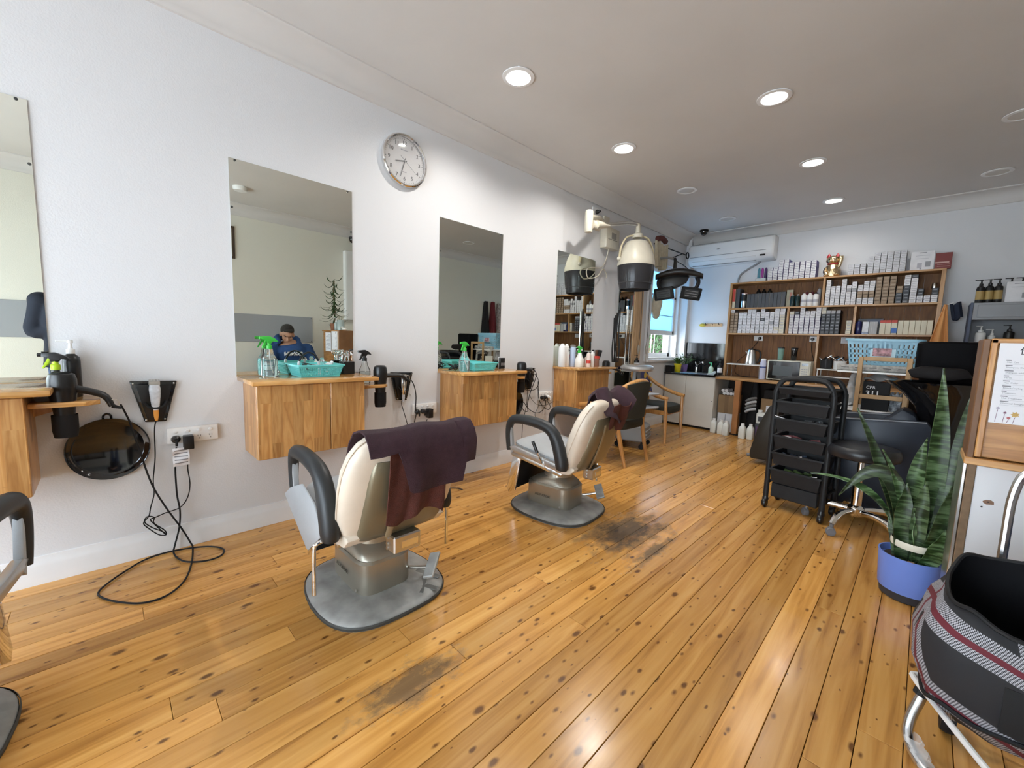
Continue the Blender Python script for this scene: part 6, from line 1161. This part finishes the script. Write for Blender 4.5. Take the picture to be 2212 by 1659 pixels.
# ---------------------------------------------------------------- snake plant in blue pot
POTB = mat('cornflower_blue_pot', (.15, .245, .66), .38)
sp_ = thing('snake_plant', 'tall snake plant in a blue pot tied with a white ribbon', 'plant', (2.853, 2.765, 0))
b = mb(); b.lathe([(.108, .042), (.110, .046), (.121, .212), (.1215, .218), (.116, .218), (.112, .19), (.0005, .19)], 48); ob('pot', b, POTB, sp_)
b = mb(); b.lathe([(.0005, .0), (.094, .0), (.100, .004), (.106, .044), (.0005, .044)], 44); ob('saucer_base', b, mat('charcoal_pot_base', (.03, .03, .035), .5), sp_)
b = mb(); b.lathe([(.0005, .1915), (.10, .1915), (.0005, .199)], 30); ob('soil', b, mat('potting_soil', (.03, .02, .013), .95, bump=.5, bscale=120), sp_)
def snake_mat():
    m, N, L, b = newmat('banded_snake_leaf'); g = N.new('ShaderNodeNewGeometry'); oi = N.new('ShaderNodeObjectInfo')
    ad = N.new('ShaderNodeVectorMath'); ad.operation = 'MULTIPLY_ADD'; L.new(oi.outputs['Random'], ad.inputs[0]); ad.inputs[1].default_value = (5, 9, 3); L.new(g.outputs['Position'], ad.inputs[2])
    mp = N.new('ShaderNodeMapping'); mp.inputs['Scale'].default_value = (9, 9, 60); L.new(ad.outputs[0], mp.inputs[0])
    n = N.new('ShaderNodeTexNoise'); n.inputs['Scale'].default_value = 1; n.inputs['Detail'].default_value = 3; n.inputs['Distortion'].default_value = .5; L.new(mp.outputs[0], n.inputs['Vector'])
    r = ramp(N, [(.40, (.014, .035, .008)), (.49, (.035, .08, .02)), (.56, (.11, .19, .08)), (.75, (.19, .28, .14))]); L.new(n.outputs[0], r.inputs[0])
    tn = N.new('ShaderNodeMapRange'); tn.inputs[3].default_value = .35; tn.inputs[4].default_value = 1.15; L.new(oi.outputs['Random'], tn.inputs[0])
    sc = N.new('ShaderNodeVectorMath'); sc.operation = 'SCALE'; L.new(r.outputs[0], sc.inputs[0]); L.new(tn.outputs[0], sc.inputs['Scale']); L.new(sc.outputs[0], b.inputs['Base Color']); b.inputs['Roughness'].default_value = .42
    return m
SNAKE = snake_mat()
def sleaf(base, tip, w, bend=(0, 0, 0), tw=0):
    B0, T0 = Vector(base), Vector(tip); mid = B0.lerp(T0, .5)+Vector(bend); view = Vector((.1, -1, .1))
    def cv(u): return B0*(1-u)**2+mid*2*u*(1-u)+T0*u*u
    def fn(u, v):
        p = cv(u); d = (cv(min(1, u+.02))-cv(max(0, u-.02))).normalized(); sd = d.cross(view).normalized(); sd = Matrix.Rotation(tw, 3, d) @ sd; nm = sd.cross(d)
        q = 2*v-1; ww = w*(.62+.38*min(1, u/.35)) if u < .55 else w*max(.015, (1-((u-.55)/.45)**1.7))
        return p+sd*q*ww+nm*(abs(q)**1.6)*ww*.30+nm*.004*math.sin(u*14)*q
    b = mb(); b.grid(fn, 18, 6, .0035); return ob('leaf', b, SNAKE, sp_, smooth=70)
for base, tip, w, bend, tw in (
    ((.035, .02, .19), (.020, .0, 1.135), .036, (.03, .02, 0), .2), ((.055, .0, .19), (.125, .02, 1.07), .034, (.035, .03, .06), -.5), ((-.02, .0, .19), (-.268, -.01, .91), .026, (.03, 0, .02), .5),
    ((-.01, -.03, .19), (-.150, -.05, .723), .018, (.05, 0, .05), .3), ((-.03, -.03, .19), (-.295, -.06, .446), .036, (.09, 0, .56), .1), ((-.04, .02, .19), (-.43, -.02, .522), .020, (.14, 0, .22), .9),
    ((.0, .03, .19), (.0, .02, .80), .034, (-.04, .02, .05), -.3), ((.03, -.04, .19), (.12, -.05, .70), .032, (.02, -.02, -.03), .3), ((.015, -.05, .19), (.018, -.06, .607), .030, (-.01, 0, .03), -.2), ((.04, -.06, .19), (.098, -.09, .405), .036, (.02, -.02, -.02), .2),
    ((-.035, -.045, .19), (-.045, -.05, .578), .034, (-.01, -.01, .02), .15), ((.06, .035, .19), (.110, .05, .925), .03, (.03, .02, .05), .6), ((-.055, -.01, .19), (-.08, .0, .55), .022, (-.02, 0, .05), -.6), ((.045, .05, .19), (.07, .09, .62), .028, (.01, .02, .03), .1), ((.005, -.07, .19), (-.012, -.075, .47), .014, (.0, -.01, .02), 1.2), ((.07, -.03, .19), (.085, -.03, .52), .024, (.02, 0, 0), -.9)): sleaf(base, tip, w, bend, tw)
b = mb(); b.lathe([(.083, .262), (.086, .270), (.086, .288), (.083, .295)], 36, (.005, -.012, 0), sx=1, sy=.95, cap=False); ob('ribbon', b, mat('white_ribbon', (.68, .66, .55), .7), sp_)
b = mb(); b.box(-.012, .016, -.118, -.110, .188, .222, .004); ob('rim_clip', b, mat('brown_clip', (.16, .10, .06), .8), sp_)
# ---------------------------------------------------------------- reception desk at the right
t = thing('reception_desk', 'timber topped reception desk with a white front panel and a price list', 'desk', (0, 0, 0))
b = mb(); b.box(2.968, 3.56, 2.316, 2.50, .822, 1.245, .003); ob('hutch_body', b, OAK, t)
b = mb(); b.box(2.952, 2.972, 2.302, 2.51, .815, 1.262, .003); ob('hutch_side', b, mat('dark_desk_edge', (.16, .075, .03), .45, var=.12, vscale=12), t)
b = mb(); b.box(2.972, 2.990, 2.300, 2.316, .822, 1.262, .003); ob('frame_stile', b, wood('stile_timber', (.50, .24, .075), (.62, .33, .11), (.34, .14, .04), 'z', .2, 2, glued=False), t)
b = mb(); b.box(2.972, 3.57, 2.300, 2.505, 1.246, 1.264, .003); ob('hutch_top', b, OAK, t)
b = mb(); b.box(2.948, 3.57, 2.290, 2.51, .792, .818, .003); ob('ledge', b, wood('ledge_timber', (.56, .29, .10), (.66, .37, .14), (.40, .18, .06), 'x', .2, 2, glued=False), t)
b = mb(); b.box(2.985, 3.56, 2.325, 2.62, .0, .786, .002); ob('white_panel', b, mat('white_laminate', (.72, .73, .75), .35), t)
b = mb(); b.box(2.962, 2.985, 2.322, 2.62, .0, .790, .002); ob('panel_edge', b, mat('brown_chipboard_edge', (.20, .13, .075), .7, var=.15, vscale=40), t)
b = mb(); b.box(2.950, 2.961, 2.335, 2.62, .0, .790, .002); ob('metal_edge', b, STEEL, t)
b = mb(); b.prism([(3.012, .655), (3.020, .662), (3.032, .664), (3.040, .658), (3.041, .648), (3.030, .646), (3.022, .644), (3.014, .650)], 2.3235, 2.3245, 'xz'); ch = ob('chipped_patch', b, mat('bare_chipboard', (.25, .15, .10), .8), t, smooth=0)
b = mb(); b.box(3.024, 3.028, 2.3228, 2.3234, .653, .657); ob('screw_hole', b, INK, ch)
b = mb(); b.lathe([(.003, 2.3232), (.003, 2.3245)], 10, (3.012, 0, .632), 'y'); ob('screw_hole', b, INK, t)
t = thing('price_list', 'white printed price list with flower border taped on the desk', 'price list', (2.993, 2.2985, .958)); b = mb(); b.box(0, .212, -.0008, .0002, 0, .290); ob('sheet', b, PAPER, t)
text('价', .030, (.062, -.0012, .262), FY, INK, t, ext=.0002)
for k, s_ in enumerate(['Hair Cut', 'Shampoo, Conditioning', 'Shampoo additionally', 'Perm', 'Hair Color', 'Bleach / styling', 'Treatment', 'Hair Treatment', 'Chemical Straightening']):
    z = .222-.0185*k; text(s_, .0075, (.022, -.0012, z), FY, mat('grey_ink', (.25, .25, .27), .6), t, ext=.0002, align='LEFT')
    b = mb(); b.box(.02, .032+.004*(k % 3), -.0013, -.0009, z+.005, z+.0085); ob('chinese_line', b, mat('grey_ink'), t, smooth=0)
    b = mb(); b.box(.02, .20, -.0012, -.0009, z-.0072, z-.0068); ob('rule_line', b, mat('grey_ink'), t, smooth=0)
for x_, z, r, m_, nm in ((.060, .036, .011, mat('ochre_ink', (.55, .36, .12), .6), 'flower'), (.046, .022, .006, mat('rose_ink', (.45, .14, .14), .6), 'flower'), (.036, .040, .005, mat('plum_ink', (.22, .10, .16), .6), 'flower'), (.018, .055, .006, mat('mauve_ink', (.45, .42, .5), .6), 'flower'), (.09, .03, .008, mat('mauve_ink'), 'flower'), (.13, .04, .009, mat('rose_ink'), 'flower'), (.17, .03, .010, mat('ochre_ink'), 'flower')):
    pts = [((r if i % 2 else r*.6)*math.cos(2*PI*i/14)+x_, (r if i % 2 else r*.6)*math.sin(2*PI*i/14)+z) for i in range(14)]; b = mb(); b.prism(pts, -.0013, -.0009, 'xz'); f_ = ob(nm, b, m_, t, smooth=0)
    b = mb(); b.tube([(x_, -.0011, z-r), (x_-.003, -.0011, .004)], .0006, 4); ob('stem', b, mat('plum_ink'), f_)
t = thing('notice_sheet', 'second printed sheet on the desk front, seen in the mirror', 'notice', (3.225, 2.2985, .958)); b = mb(); b.box(0, .205, -.0008, .0002, 0, .27); ob('sheet', b, PAPER, t)
for k in range(12): b = mb(); b.box(.02, .10+.04*(k % 3), -.0013, -.0009, .24-.018*k, .245-.018*k); ob('print_line', b, mat('grey_ink'), t, smooth=0)
# ---------------------------------------------------------------- plaid shopping trolley bag
def plaid():
    m, N, L, b = newmat('black_plaid_fabric'); g = N.new('ShaderNodeTexCoord'); sp = N.new('ShaderNodeSeparateXYZ'); L.new(g.outputs['UV'], sp.inputs[0])
    def band(src, per, off, lo, hi):
        a = N.new('ShaderNodeMath'); a.operation = 'MULTIPLY_ADD'; L.new(src, a.inputs[0]); a.inputs[1].default_value = 1/per; a.inputs[2].default_value = off
        f = N.new('ShaderNodeMath'); f.operation = 'FRACT'; L.new(a.outputs[0], f.inputs[0])
        g1 = N.new('ShaderNodeMath'); g1.operation = 'GREATER_THAN'; L.new(f.outputs[0], g1.inputs[0]); g1.inputs[1].default_value = lo
        l1 = N.new('ShaderNodeMath'); l1.operation = 'LESS_THAN'; L.new(f.outputs[0], l1.inputs[0]); l1.inputs[1].default_value = hi
        o = N.new('ShaderNodeMath'); o.operation = 'MULTIPLY'; L.new(g1.outputs[0], o.inputs[0]); L.new(l1.outputs[0], o.inputs[1]); return o.outputs[0]
    def mixc(fac, a, c):
        x_ = N.new('ShaderNodeMix'); x_.data_type = 'RGBA'; L.new(fac, x_.inputs[0]) if not isinstance(fac, float) else None
        if isinstance(a, tuple): x_.inputs[6].default_value = (*a, 1)
        else: L.new(a, x_.inputs[6])
        if isinstance(c, tuple): x_.inputs[7].default_value = (*c, 1)
        else: L.new(c, x_.inputs[7])
        return x_.outputs[2]
    ck_ = N.new('ShaderNodeTexChecker'); ck_.inputs['Scale'].default_value = 330; ck_.inputs[1].default_value = (.02, .02, .025, 1); ck_.inputs[2].default_value = (.42, .42, .46, 1); L.new(g.outputs['UV'], ck_.inputs[0])
    c = mixc(band(sp.outputs[1], .19, .12, .0, .32), (.014, .014, .017), ck_.outputs[0]); c = mixc(band(sp.outputs[0], .30, .55, .0, .24), c, ck_.outputs[0])
    c = mixc(band(sp.outputs[1], .19, .12, .12, .19), c, (.12, .012, .022)); c = mixc(band(sp.outputs[0], .30, .55, .10, .15), c, (.12, .012, .022))
    L.new(c, b.inputs['Base Color']); b.inputs['Roughness'].default_value = .8; return m
PLAID = plaid()
t = thing('shopping_trolley_bag', 'black plaid shopping trolley bag standing at the lower right', 'trolley bag', (3.055, 1.70, 0))
prof = [(.195, .10, .08, .03), (.20, .14, .12, .02), (.25, .175, .145, .008), (.33, .192, .165, .002), (.40, .195, .17, 0), (.46, .178, .165, .0), (.50, .158, .15, .008), (.535, .145, .145, .008)]
def bagring(z, rx, ry, dx, k=48):
    R = []
    for i in range(k):
        a = 2*PI*i/k; c, s_ = sq(a, 3.0); top = max(0, (z-.40)/.135)
        zz = z+top*(.07*max(0, s_)+.05*max(0, c)*max(0, s_+.3)-.03*max(0, -s_)*(1-abs(c)))+.006*math.sin(a*7+z*20)
        R.append((dx+rx*c*(1+.02*math.sin(a*5+z*30)), ry*s_*(1+.03*math.sin(a*4+z*25)), zz))
    return R
b = mb(); rs = [bagring(*p) for p in prof]; b.rings(rs, cap=False)
uvl = b.bm.loops.layers.uv.new('UVMap')
for f in b.bm.faces:
    cs = [math.atan2(l.vert.co.y, l.vert.co.x) for l in f.loops]
    for l, a in zip(f.loops, cs):
        if max(cs)-min(cs) > PI and a < 0: a += 2*PI
        l[uvl].uv = (a*.2+.35*l.vert.co.z, l.vert.co.z*.9+.25*math.cos(a)*.2)
b._f([b.bm.verts[i] for i in range(0)]) if False else None
bag = ob('bag_fabric', b, PLAID, t, smooth=70); so = bag.modifiers.new('thickness', 'SOLIDIFY'); so.thickness = .004
b = mb(); b.rings([[(x_*.97, y_*.96, z) for x_, y_, z in bagring(*p)] for p in prof[::-1]]+[[(.02+x_*q, y_*q, .212) for x_, y_, z in bagring(*prof[1])] for q in (.6, .05)], cap=False); ob('lining', b, mat('black_lining', (.004, .004, .005), .7, spec=.2), t, smooth=70)
b = mb(); b.tube([(x_, y_, z+.001) for x_, y_, z in bagring(*prof[-1])], .006, 6, closed=True); ob('rim_binding', b, BLACKM, t)
b = mb(); b.tube([(x_*1.012, y_*1.012, z) for x_, y_, z in bagring(.245, .175, .147, .008)], .006, 6, closed=True); ob('base_binding', b, BLACKM, t)
b = mb(); b.grid(lambda u, v: (-.03+.05*u, -.162-.006+.014*math.cos(v*PI)*0-.02*math.sin(PI*v)*.2-.004*0+(0 if v < .5 else .0), .27+.12*v), 2, 6, .003); ob('strap', b, BLACKM, t)
ALU = mat('aluminium_tube', (.66, .67, .69), .22, metal=1); WROD = mat('white_coated_rod', (.72, .72, .72), .35)
b = mb(); b.tube([(.30, -.16, .20), (.0, -.33, .235), (-.04, -.30, .235), (-.115, -.12, .215), (-.175, .03, .20), (-.165, .06, .198), (-.10, .10, .196), (.22, .10, .196)], .008, 10, 4); ob('base_frame', b, WROD, t)
b = mb(); b.tube([(-.145, .04, .20), (-.155, .03, .15), (-.172, .0, .085), (-.172, -.03, .04), (-.145, -.075, .014), (-.12, -.10, .012)], .014, 12, 4); lg = ob('stand_leg', b, ALU, t)
b = mb(); b.grid(lambda u, v: (-.165+.02*math.cos(u*2*PI)*(1+.25*math.sin(u*9+v*14))+.035*v, -.03+.02*math.sin(u*2*PI)*(1+.25*math.sin(u*7+v*11))-.055*v, .052-.035*v), 20, 8); ob('plastic_wrap', b, mat('clear_wrap', (.8, .8, .8), .15, alpha=.35), lg)
b = mb(); b.tube([(-.15, .035, .185), (-.158, .028, .155)], .017, 10); ob('leg_collar', b, BLACKM, lg)
b = mb(); b.lathe([(.035, -.018), (.062, -.016), (.066, 0), (.062, .016), (.035, .018)], 28, (-.085, .16, .066), 'x', cap=False); wh_ = ob('wheel', b, BLACKM, t); b = mb(); b.lathe([(.0005, -.017), (.048, -.015), (.05, 0), (.048, .015), (.0005, .017)], 24, (-.085, .16, .066), 'x'); ob('wheel_hub', b, mat('blue_grey_hub', (.16, .21, .27), .4), wh_)
b = mb(); b.lathe([(.0005, -.018), (.062, -.016), (.066, 0), (.062, .016), (.0005, .018)], 28, (.20, .16, .066), 'x'); ob('wheel', b, BLACKM, t); b = mb(); b.tube([(-.085, .16, .066), (.20, .16, .066)], .006, 8); ob('axle', b, STEEL, t)
b = mb(); b.tube([(-.025, .20, .066), (-.025, .20, .60), (-.022, .20, .80), (.01, .20, .87), (.12, .20, .87), (.15, .20, .80), (.18, .20, .066)], .011, 10, 4); ob('handle_frame', b, ALU, t)
# ---------------------------------------------------------------- things seen in the mirrors: waiting side of the room
t = thing('wall_panel', 'long plain grey panel on the right wall, seen in the mirrors', 'panel', (XR-.001, -.95, 1.065)); b = mb(); b.box(-.012, 0, 0, 3.26, 0, .39, .002); ob('board', b, mat('grey_panel', (.34, .35, .37), .6), t)
for y_ in (.02, 3.24):
    for z in (.02, .37): b = mb(); b.lathe([(.006, -.014), (.006, -.012)], 10, (0, y_, z), 'x'); ob('screw', b, BLACKM, t)
t = thing('framed_picture', 'dark framed picture high on the right wall', 'picture', (XR-.001, .95, 2.19)); b = mb(); b.box(-.02, 0, 0, .37, 0, .43, .004); ob('frame', b, mat('dark_frame', (.06, .035, .02), .5), t); b = mb(); b.box(-.022, -.02, .03, .34, .03, .40); ob('print', b, mat('faded_print', (.35, .30, .24), .6, var=.3, vscale=10), t)
t = thing('waiting_bench', 'dark waiting bench along the right wall', 'bench', (3.50, .15, 0)); b = mb(); b.box(0, .48, 0, 2.0, .38, .45, .02, 2); ob('seat', b, mat('maroon_vinyl', (.06, .02, .025), .5), t)
for y_ in (.1, 1.0, 1.9):
    for x_ in (.05, .43): b = mb(); b.cyl((x_, y_, 0), (x_, y_, .38), .018); ob('leg', b, BLACKM, t)
t = thing('wall_cabinet_box', 'white wall box on the right wall at the mirror edge', 'wall box', (XR-.001, 2.80, 1.45)); b = mb(); b.box(-.10, 0, 0, .5, 0, 1.1, .006); ob('casing', b, WHITEP, t); b = mb(); b.box(-.104, -.10, .02, .48, .02, 1.08, .002); ob('door', b, WHITEP, t)
# potted dracaena and clutter on the desk
DLEAF = mat('dracaena_leaf', (.030, .075, .020), .45, var=.2, vscale=20)
t = thing('potted_dracaena', 'tall thin dracaena on the desk, seen in the second mirror', 'plant', (3.38, 2.41, 1.2645)); b = mb(); b.lathe([(.045, 0), (.048, .004), (.06, .10), (.055, .10), (.05, .085), (.0005, .085)], 22); ob('pot', b, mat('terracotta', (.26, .11, .06), .7), t)
b = mb(); b.tube([(0, 0, .08), (.02, .02, .3), (-.01, -.01, .5), (.01, .01, .72)], .008, 8, 5); ob('cane', b, mat('cane_brown', (.16, .12, .06), .8), t)
for k in range(44):
    a = k*2.4; z = (.15+.02*k if k < 14 else .26+.0165*(k-14)); L_ = .20 if k < 20 else .15; base = Vector((.006*math.cos(a), .006*math.sin(a), z)); tip = base+Vector((math.cos(a)*L_, math.sin(a)*L_, random.uniform(-.10, .06)))
    b = mb(); leafblade(b, base, tip, .012, -.045 if k % 3 else -.06, 6, vee=.3); ob('leaf', b, DLEAF, t, smooth=60)
pump('pump_bottle', 'clear pump bottle beside the dracaena pot', (3.28, 2.40, 1.2645), .028, .12, mat('pale_glass', (.35, .42, .42), .15), WHITEP, rz=PI/2)
t = thing('glass_vase', 'clear glass vase of dried stems on the desk', 'vase', (3.18, 2.42, 1.2645)); b = mb(); b.lathe([(.04, 0), (.05, .004), (.052, .12), (.04, .15), (.037, .15), (.048, .118), (.046, .008), (.0005, .008)], 24); ob('vase', b, mat('pale_glass'), t)
for k in range(6): a = k*1.05; b = mb(); b.tube([(0, 0, .02), (.02*math.cos(a), .02*math.sin(a), .16), (.06*math.cos(a), .06*math.sin(a), .22)], .002, 5, 3); ob('stem', b, mat('dry_stem', (.25, .22, .12), .8), t)
t = thing('bird_ornament', 'small white bird ornament on the desk edge', 'ornament', (3.12, 2.45, 1.2645)); b = mb(); b.ell((0, 0, .02), (.022, .035, .02), 14, 8); b.ell((0, -.03, .045), (.013, .015, .013), 12, 8); ob('body', b, WHITEP, t); b = mb(); b.lathe([(.005, 0), (.0005, -.015)], 8, (0, -.043, .045), 'y'); ob('beak', b, mat('ochre_ink'), t)
# jackets on the right wall near the back
for y_, z0, m_, lb in ((5.86, 2.0, BLACKM, 'black jacket hanging on the right wall, seen in the third mirror'), (6.06, 2.0, mat('dark_red_cloth', (.16, .02, .025), .9), 'dark red jacket beside the black one in the third mirror'), (6.24, 1.98, mat('print_cloth', (.40, .34, .32), .9, var=.5, vscale=25), 'pale patterned garment on the right wall hooks')):
    t = thing('hanging_jacket', lb, 'jacket', (3.88, y_, z0)); b = mb(); b.grid(lambda u, v: (.10-.09*math.sin(PI*u)*(.5+.5*v)+.012*math.sin(u*22), (u-.5)*(.08+.16*v), -.75*v+.02*math.sin(u*9)), 24, 14, .02); ob('cloth', b, m_, t); b = mb(); b.tube([(.118, 0, .03), (.06, 0, .02), (.05, 0, .05)], .006, 8, 3); ob('hook', b, STEEL, t)
# ---------------------------------------------------------------- people
SKIN = mat('skin_tone', (.42, .23, .15), .5, var=.04, vscale=30); HAIR = mat('black_grey_hair', (.018, .016, .015), .55, bump=.6, bscale=220)
def organic(name, parts, m, parent, vox=.009, smooth=6):
    b = mb()
    for p in parts:
        if p[0] == 'e': b.ell(p[1], p[2], 20, 14)
        else: b.tube(p[1], 0, 14, 4, p[2], p[3] if len(p) > 3 else 1)
    o = ob(name, b, m, parent, smooth=0); r = o.modifiers.new('skin', 'REMESH'); r.mode = 'VOXEL'; r.voxel_size = vox; r.use_smooth_shade = True
    s = o.modifiers.new('smooth', 'SMOOTH'); s.factor = .5; s.iterations = smooth; return o
def head_parts(c, f, up):
    c, f, up = Vector(c), Vector(f).normalized(), Vector(up).normalized(); sd = f.cross(up).normalized(); up = sd.cross(f)
    Q = lambda a, s_, u: tuple(c+f*a+sd*s_+up*u)
    P = [('e', Q(-.012, 0, .03), (.088, .080, .092)), ('e', Q(.018, 0, -.035), (.066, .060, .075)), ('e', Q(.045, 0, -.085), (.036, .038, .03)),
         ('t', [Q(.075, 0, .012), Q(.098, 0, -.018), Q(.105, 0, -.036), Q(.085, 0, -.045)], [.010, .012, .016, .012]),
         ('t', [Q(.078, -.045, .03), Q(.088, 0, .032), Q(.078, .045, .03)], [.010, .013, .010]),
         ('t', [Q(.075, -.026, -.066), Q(.090, 0, -.066), Q(.075, .026, -.066)], [.006, .010, .006])]
    for s_ in (-1, 1): P += [('e', Q(.0, s_*.083, -.008), (.016, .016, .030)), ('e', Q(.058, s_*.042, -.03), (.026, .026, .026))]
    return P, Q
def arm(sh, el, wr, rs): return ('t', [sh, Vector(sh).lerp(Vector(el), .5), el, Vector(el).lerp(Vector(wr), .5), wr], rs)
def hand_parts(wr, d, thumb_dir, curl):
    wr, d, tv, cu = Vector(wr), Vector(d).normalized(), Vector(thumb_dir).normalized(), Vector(curl).normalized(); P = [('t', [wr, wr+d*.045, wr+d*.085], [.024, .032, .034], .6)]
    for k, L_ in enumerate((.066, .076, .070, .055)):
        b0 = wr+d*.080+tv*(.024-.016*k); P.append(('t', [b0, b0+d*L_*.45+cu*.006, b0+d*L_*.7+cu*L_*.35, b0+d*L_*.62+cu*L_*.68], [.0095, .009, .0085, .0075]))
    b0 = wr+d*.03+tv*.026; P.append(('t', [b0, b0+tv*.026+d*.024, b0+tv*.022+d*.05+cu*.016], [.012, .011, .009])); return P
# seated man looking down at his phone (seen in the second mirror)
t = thing('person', 'person in a blue hoodie sitting bowed over a phone, seen in the mirror', 'person', (0, 0, 0))
HP, Q = head_parts((3.585, 1.83, 1.185), (-.80, -.12, -.55), (-.5, 0, .85))
S1, S2 = (3.66, 1.64, .98), (3.68, 2.11, .97); E1, E2 = (3.50, 1.56, .72), (3.52, 2.22, .70); W1, W2 = (3.30, 1.80, .76), (3.32, 2.02, .75)
torso = [('t', [(3.76, 1.89, .50), (3.75, 1.89, .70), (3.71, 1.885, .90), (3.66, 1.87, 1.02), (3.63, 1.855, 1.08)], [.20, .205, .215, .19, .08], .72)]
legs = [('t', [(3.74, 1.89+s_*.10, .53), (3.50, 1.89+s_*.13, .53), (3.34, 1.89+s_*.15, .52), (3.36, 1.89+s_*.15, .28), (3.40, 1.89+s_*.15, .09)], [.10, .09, .07, .058, .045]) for s_ in (-1, 1)]
feet = [('t', [(3.42, 1.89+s_*.15, .06), (3.33, 1.89+s_*.16, .045), (3.25, 1.89+s_*.165, .035)], [.045, .042, .034], .8) for s_ in (-1, 1)]
body = HP+[('t', [(3.64, 1.86, 1.03), (3.61, 1.845, 1.12)], [.06, .058])]+torso+legs+[arm(S1, E1, W1, [.062, .052, .045, .038, .028]), arm(S2, E2, W2, [.062, .052, .045, .038, .028])]+hand_parts(W1, (-.3, .9, .2), (-.3, -.1, .9), (-.9, .2, 0))+hand_parts(W2, (-.3, -.9, .2), (-.3, .1, .9), (-.9, -.2, 0))
organic('body', body, SKIN, t, .008, 4)
hood = [('t', [(3.765, 1.89, .46), (3.76, 1.89, .60), (3.75, 1.89, .72), (3.71, 1.885, .90), (3.66, 1.87, 1.0), (3.65, 1.86, 1.05)], [.225, .23, .235, .245, .22, .13], .75), arm(S1, E1, (3.36, 1.75, .75), [.09, .078, .070, .058, .045]), arm(S2, E2, (3.38, 2.07, .74), [.09, .078, .070, .058, .045]), ('e', S1, (.10, .10, .09)), ('e', S2, (.10, .10, .09)), ('t', [(3.58, 1.73, 1.06), (3.66, 1.72, 1.12), (3.74, 1.84, 1.15), (3.68, 1.98, 1.11), (3.60, 1.97, 1.05)], [.03, .05, .055, .05, .03])]
ho = organic('hoodie', hood, mat('royal_blue_fleece', (.022, .065, .19), .9, var=.1, vscale=30), t, .011, 8)
organic('trousers', [(k[0], k[1], [r+.014 for r in k[2]]) for k in legs], mat('dark_denim', (.03, .04, .07), .9), t, .012)
for k in feet: organic('shoe', [(k[0], k[1], [r+.008 for r in k[2]], .8)], BLACKM, t, .01)
c = Q
organic('hair', [('e', c(-.030, 0, .045), (.093, .088, .092)), ('t', [c(.045, -.055, .085), c(.062, 0, .10), c(.045, .055, .085)], [.022, .026, .022]), ('e', c(-.055, 0, -.01), (.055, .075, .06))], HAIR, t, .008, 3)
for s_ in (-1, 1):
    b = mb(); b.ell(c(.074, s_*.032, .006), (.009, .009, .005), 12, 8); ob('eye', b, INK, t)
    b = mb(); b.tube([c(.080, s_*.016, .030), c(.086, s_*.034, .035), c(.074, s_*.054, .028)], .0035, 6, 3); ob('eyebrow', b, HAIR, t)
text('S.ONEN', .066, (3.475, 1.875, .91), (math.radians(68), 0, -PI/2), mat('white_flock', (.62, .64, .66), .8), ho, ext=.02, bold=.002)
t = thing('smartphone', 'dark phone held by the seated person', 'phone', (3.29, 1.91, .80)); t.rotation_euler = (0, -.6, 0); b = mb(); b.box(-.005, .005, -.075, .075, -.036, .036, .004, 2); ob('case', b, BLACK, t); b = mb(); b.box(.0051, .0056, -.068, .068, -.031, .031); ob('screen', b, BLACKG, t)
# photographer, whose sleeve shows at the edge of the first mirror
t = thing('person', 'standing person in a dark navy coat, sleeve visible in the leftmost mirror', 'person', (0, 0, 0)); PX, PY = 3.16, -.22
HP, Q = head_parts((PX, PY, 1.70), (-1, .1, -.25), (-.1, 0, 1)); S1, S2 = (PX, PY-.20, 1.43), (PX, PY+.20, 1.43); E1, E2 = (PX+.02, PY-.26, 1.14), (PX+.02, PY+.26, 1.14); W1, W2 = (PX-.17, PY+.02, 1.16), (PX-.17, PY+.14, 1.16)
torso = [('t', [(PX+.01, PY, .86), (PX, PY, 1.05), (PX, PY, 1.25), (PX, PY, 1.42), (PX, PY, 1.50)], [.18, .165, .19, .18, .07], .70)]
legs = [('t', [(PX+.01, PY+s_*.09, .90), (PX, PY+s_*.10, .50), (PX+.02, PY+s_*.10, .09)], [.095, .068, .045]) for s_ in (-1, 1)]
feet = [('t', [(PX+.04, PY+s_*.10, .05), (PX-.08, PY+s_*.11, .045), (PX-.17, PY+s_*.115, .034)], [.045, .042, .034], .8) for s_ in (-1, 1)]
body = HP+[('t', [(PX, PY, 1.45), (PX, PY, 1.60)], [.06, .055])]+torso+legs+[arm(S1, E1, W1, [.06, .05, .045, .038, .028]), arm(S2, E2, W2, [.06, .05, .045, .038, .028])]+hand_parts(W1, (-.9, .3, .2), (0, .2, .9), (0, .9, 0))+hand_parts(W2, (-.9, .1, .2), (0, -.2, .9), (0, -.9, 0))
organic('body', body, SKIN, t, .009, 4)
organic('coat', [('t', [(PX+.01, PY, .80), (PX, PY, 1.05), (PX, PY, 1.25), (PX, PY, 1.40), (PX, PY, 1.48)], [.225, .205, .225, .21, .11], .72), arm(S1, E1, (PX-.12, PY-.01, 1.155), [.085, .075, .066, .055, .046]), arm(S2, E2, (PX-.12, PY+.15, 1.155), [.085, .075, .066, .055, .046]), ('e', S1, (.09, .09, .085)), ('e', S2, (.09, .09, .085))], mat('navy_coat', (.010, .014, .028), .85), t, .011, 8)
organic('trousers', [(k[0], k[1], [r+.016 for r in k[2]]) for k in legs], mat('blue_denim', (.05, .08, .15), .9), t, .012)
for k in feet: organic('shoe', [(k[0], k[1], [r+.008 for r in k[2]], .8)], BLACKM, t, .01)
organic('hair', [('e', Q(-.03, 0, .045), (.093, .088, .092)), ('e', Q(-.055, 0, -.01), (.055, .075, .06))], HAIR, t, .009, 3)
for s_ in (-1, 1): b = mb(); b.ell(Q(.074, s_*.032, .006), (.012, .012, .008), 12, 8); ob('eye', b, INK, t)
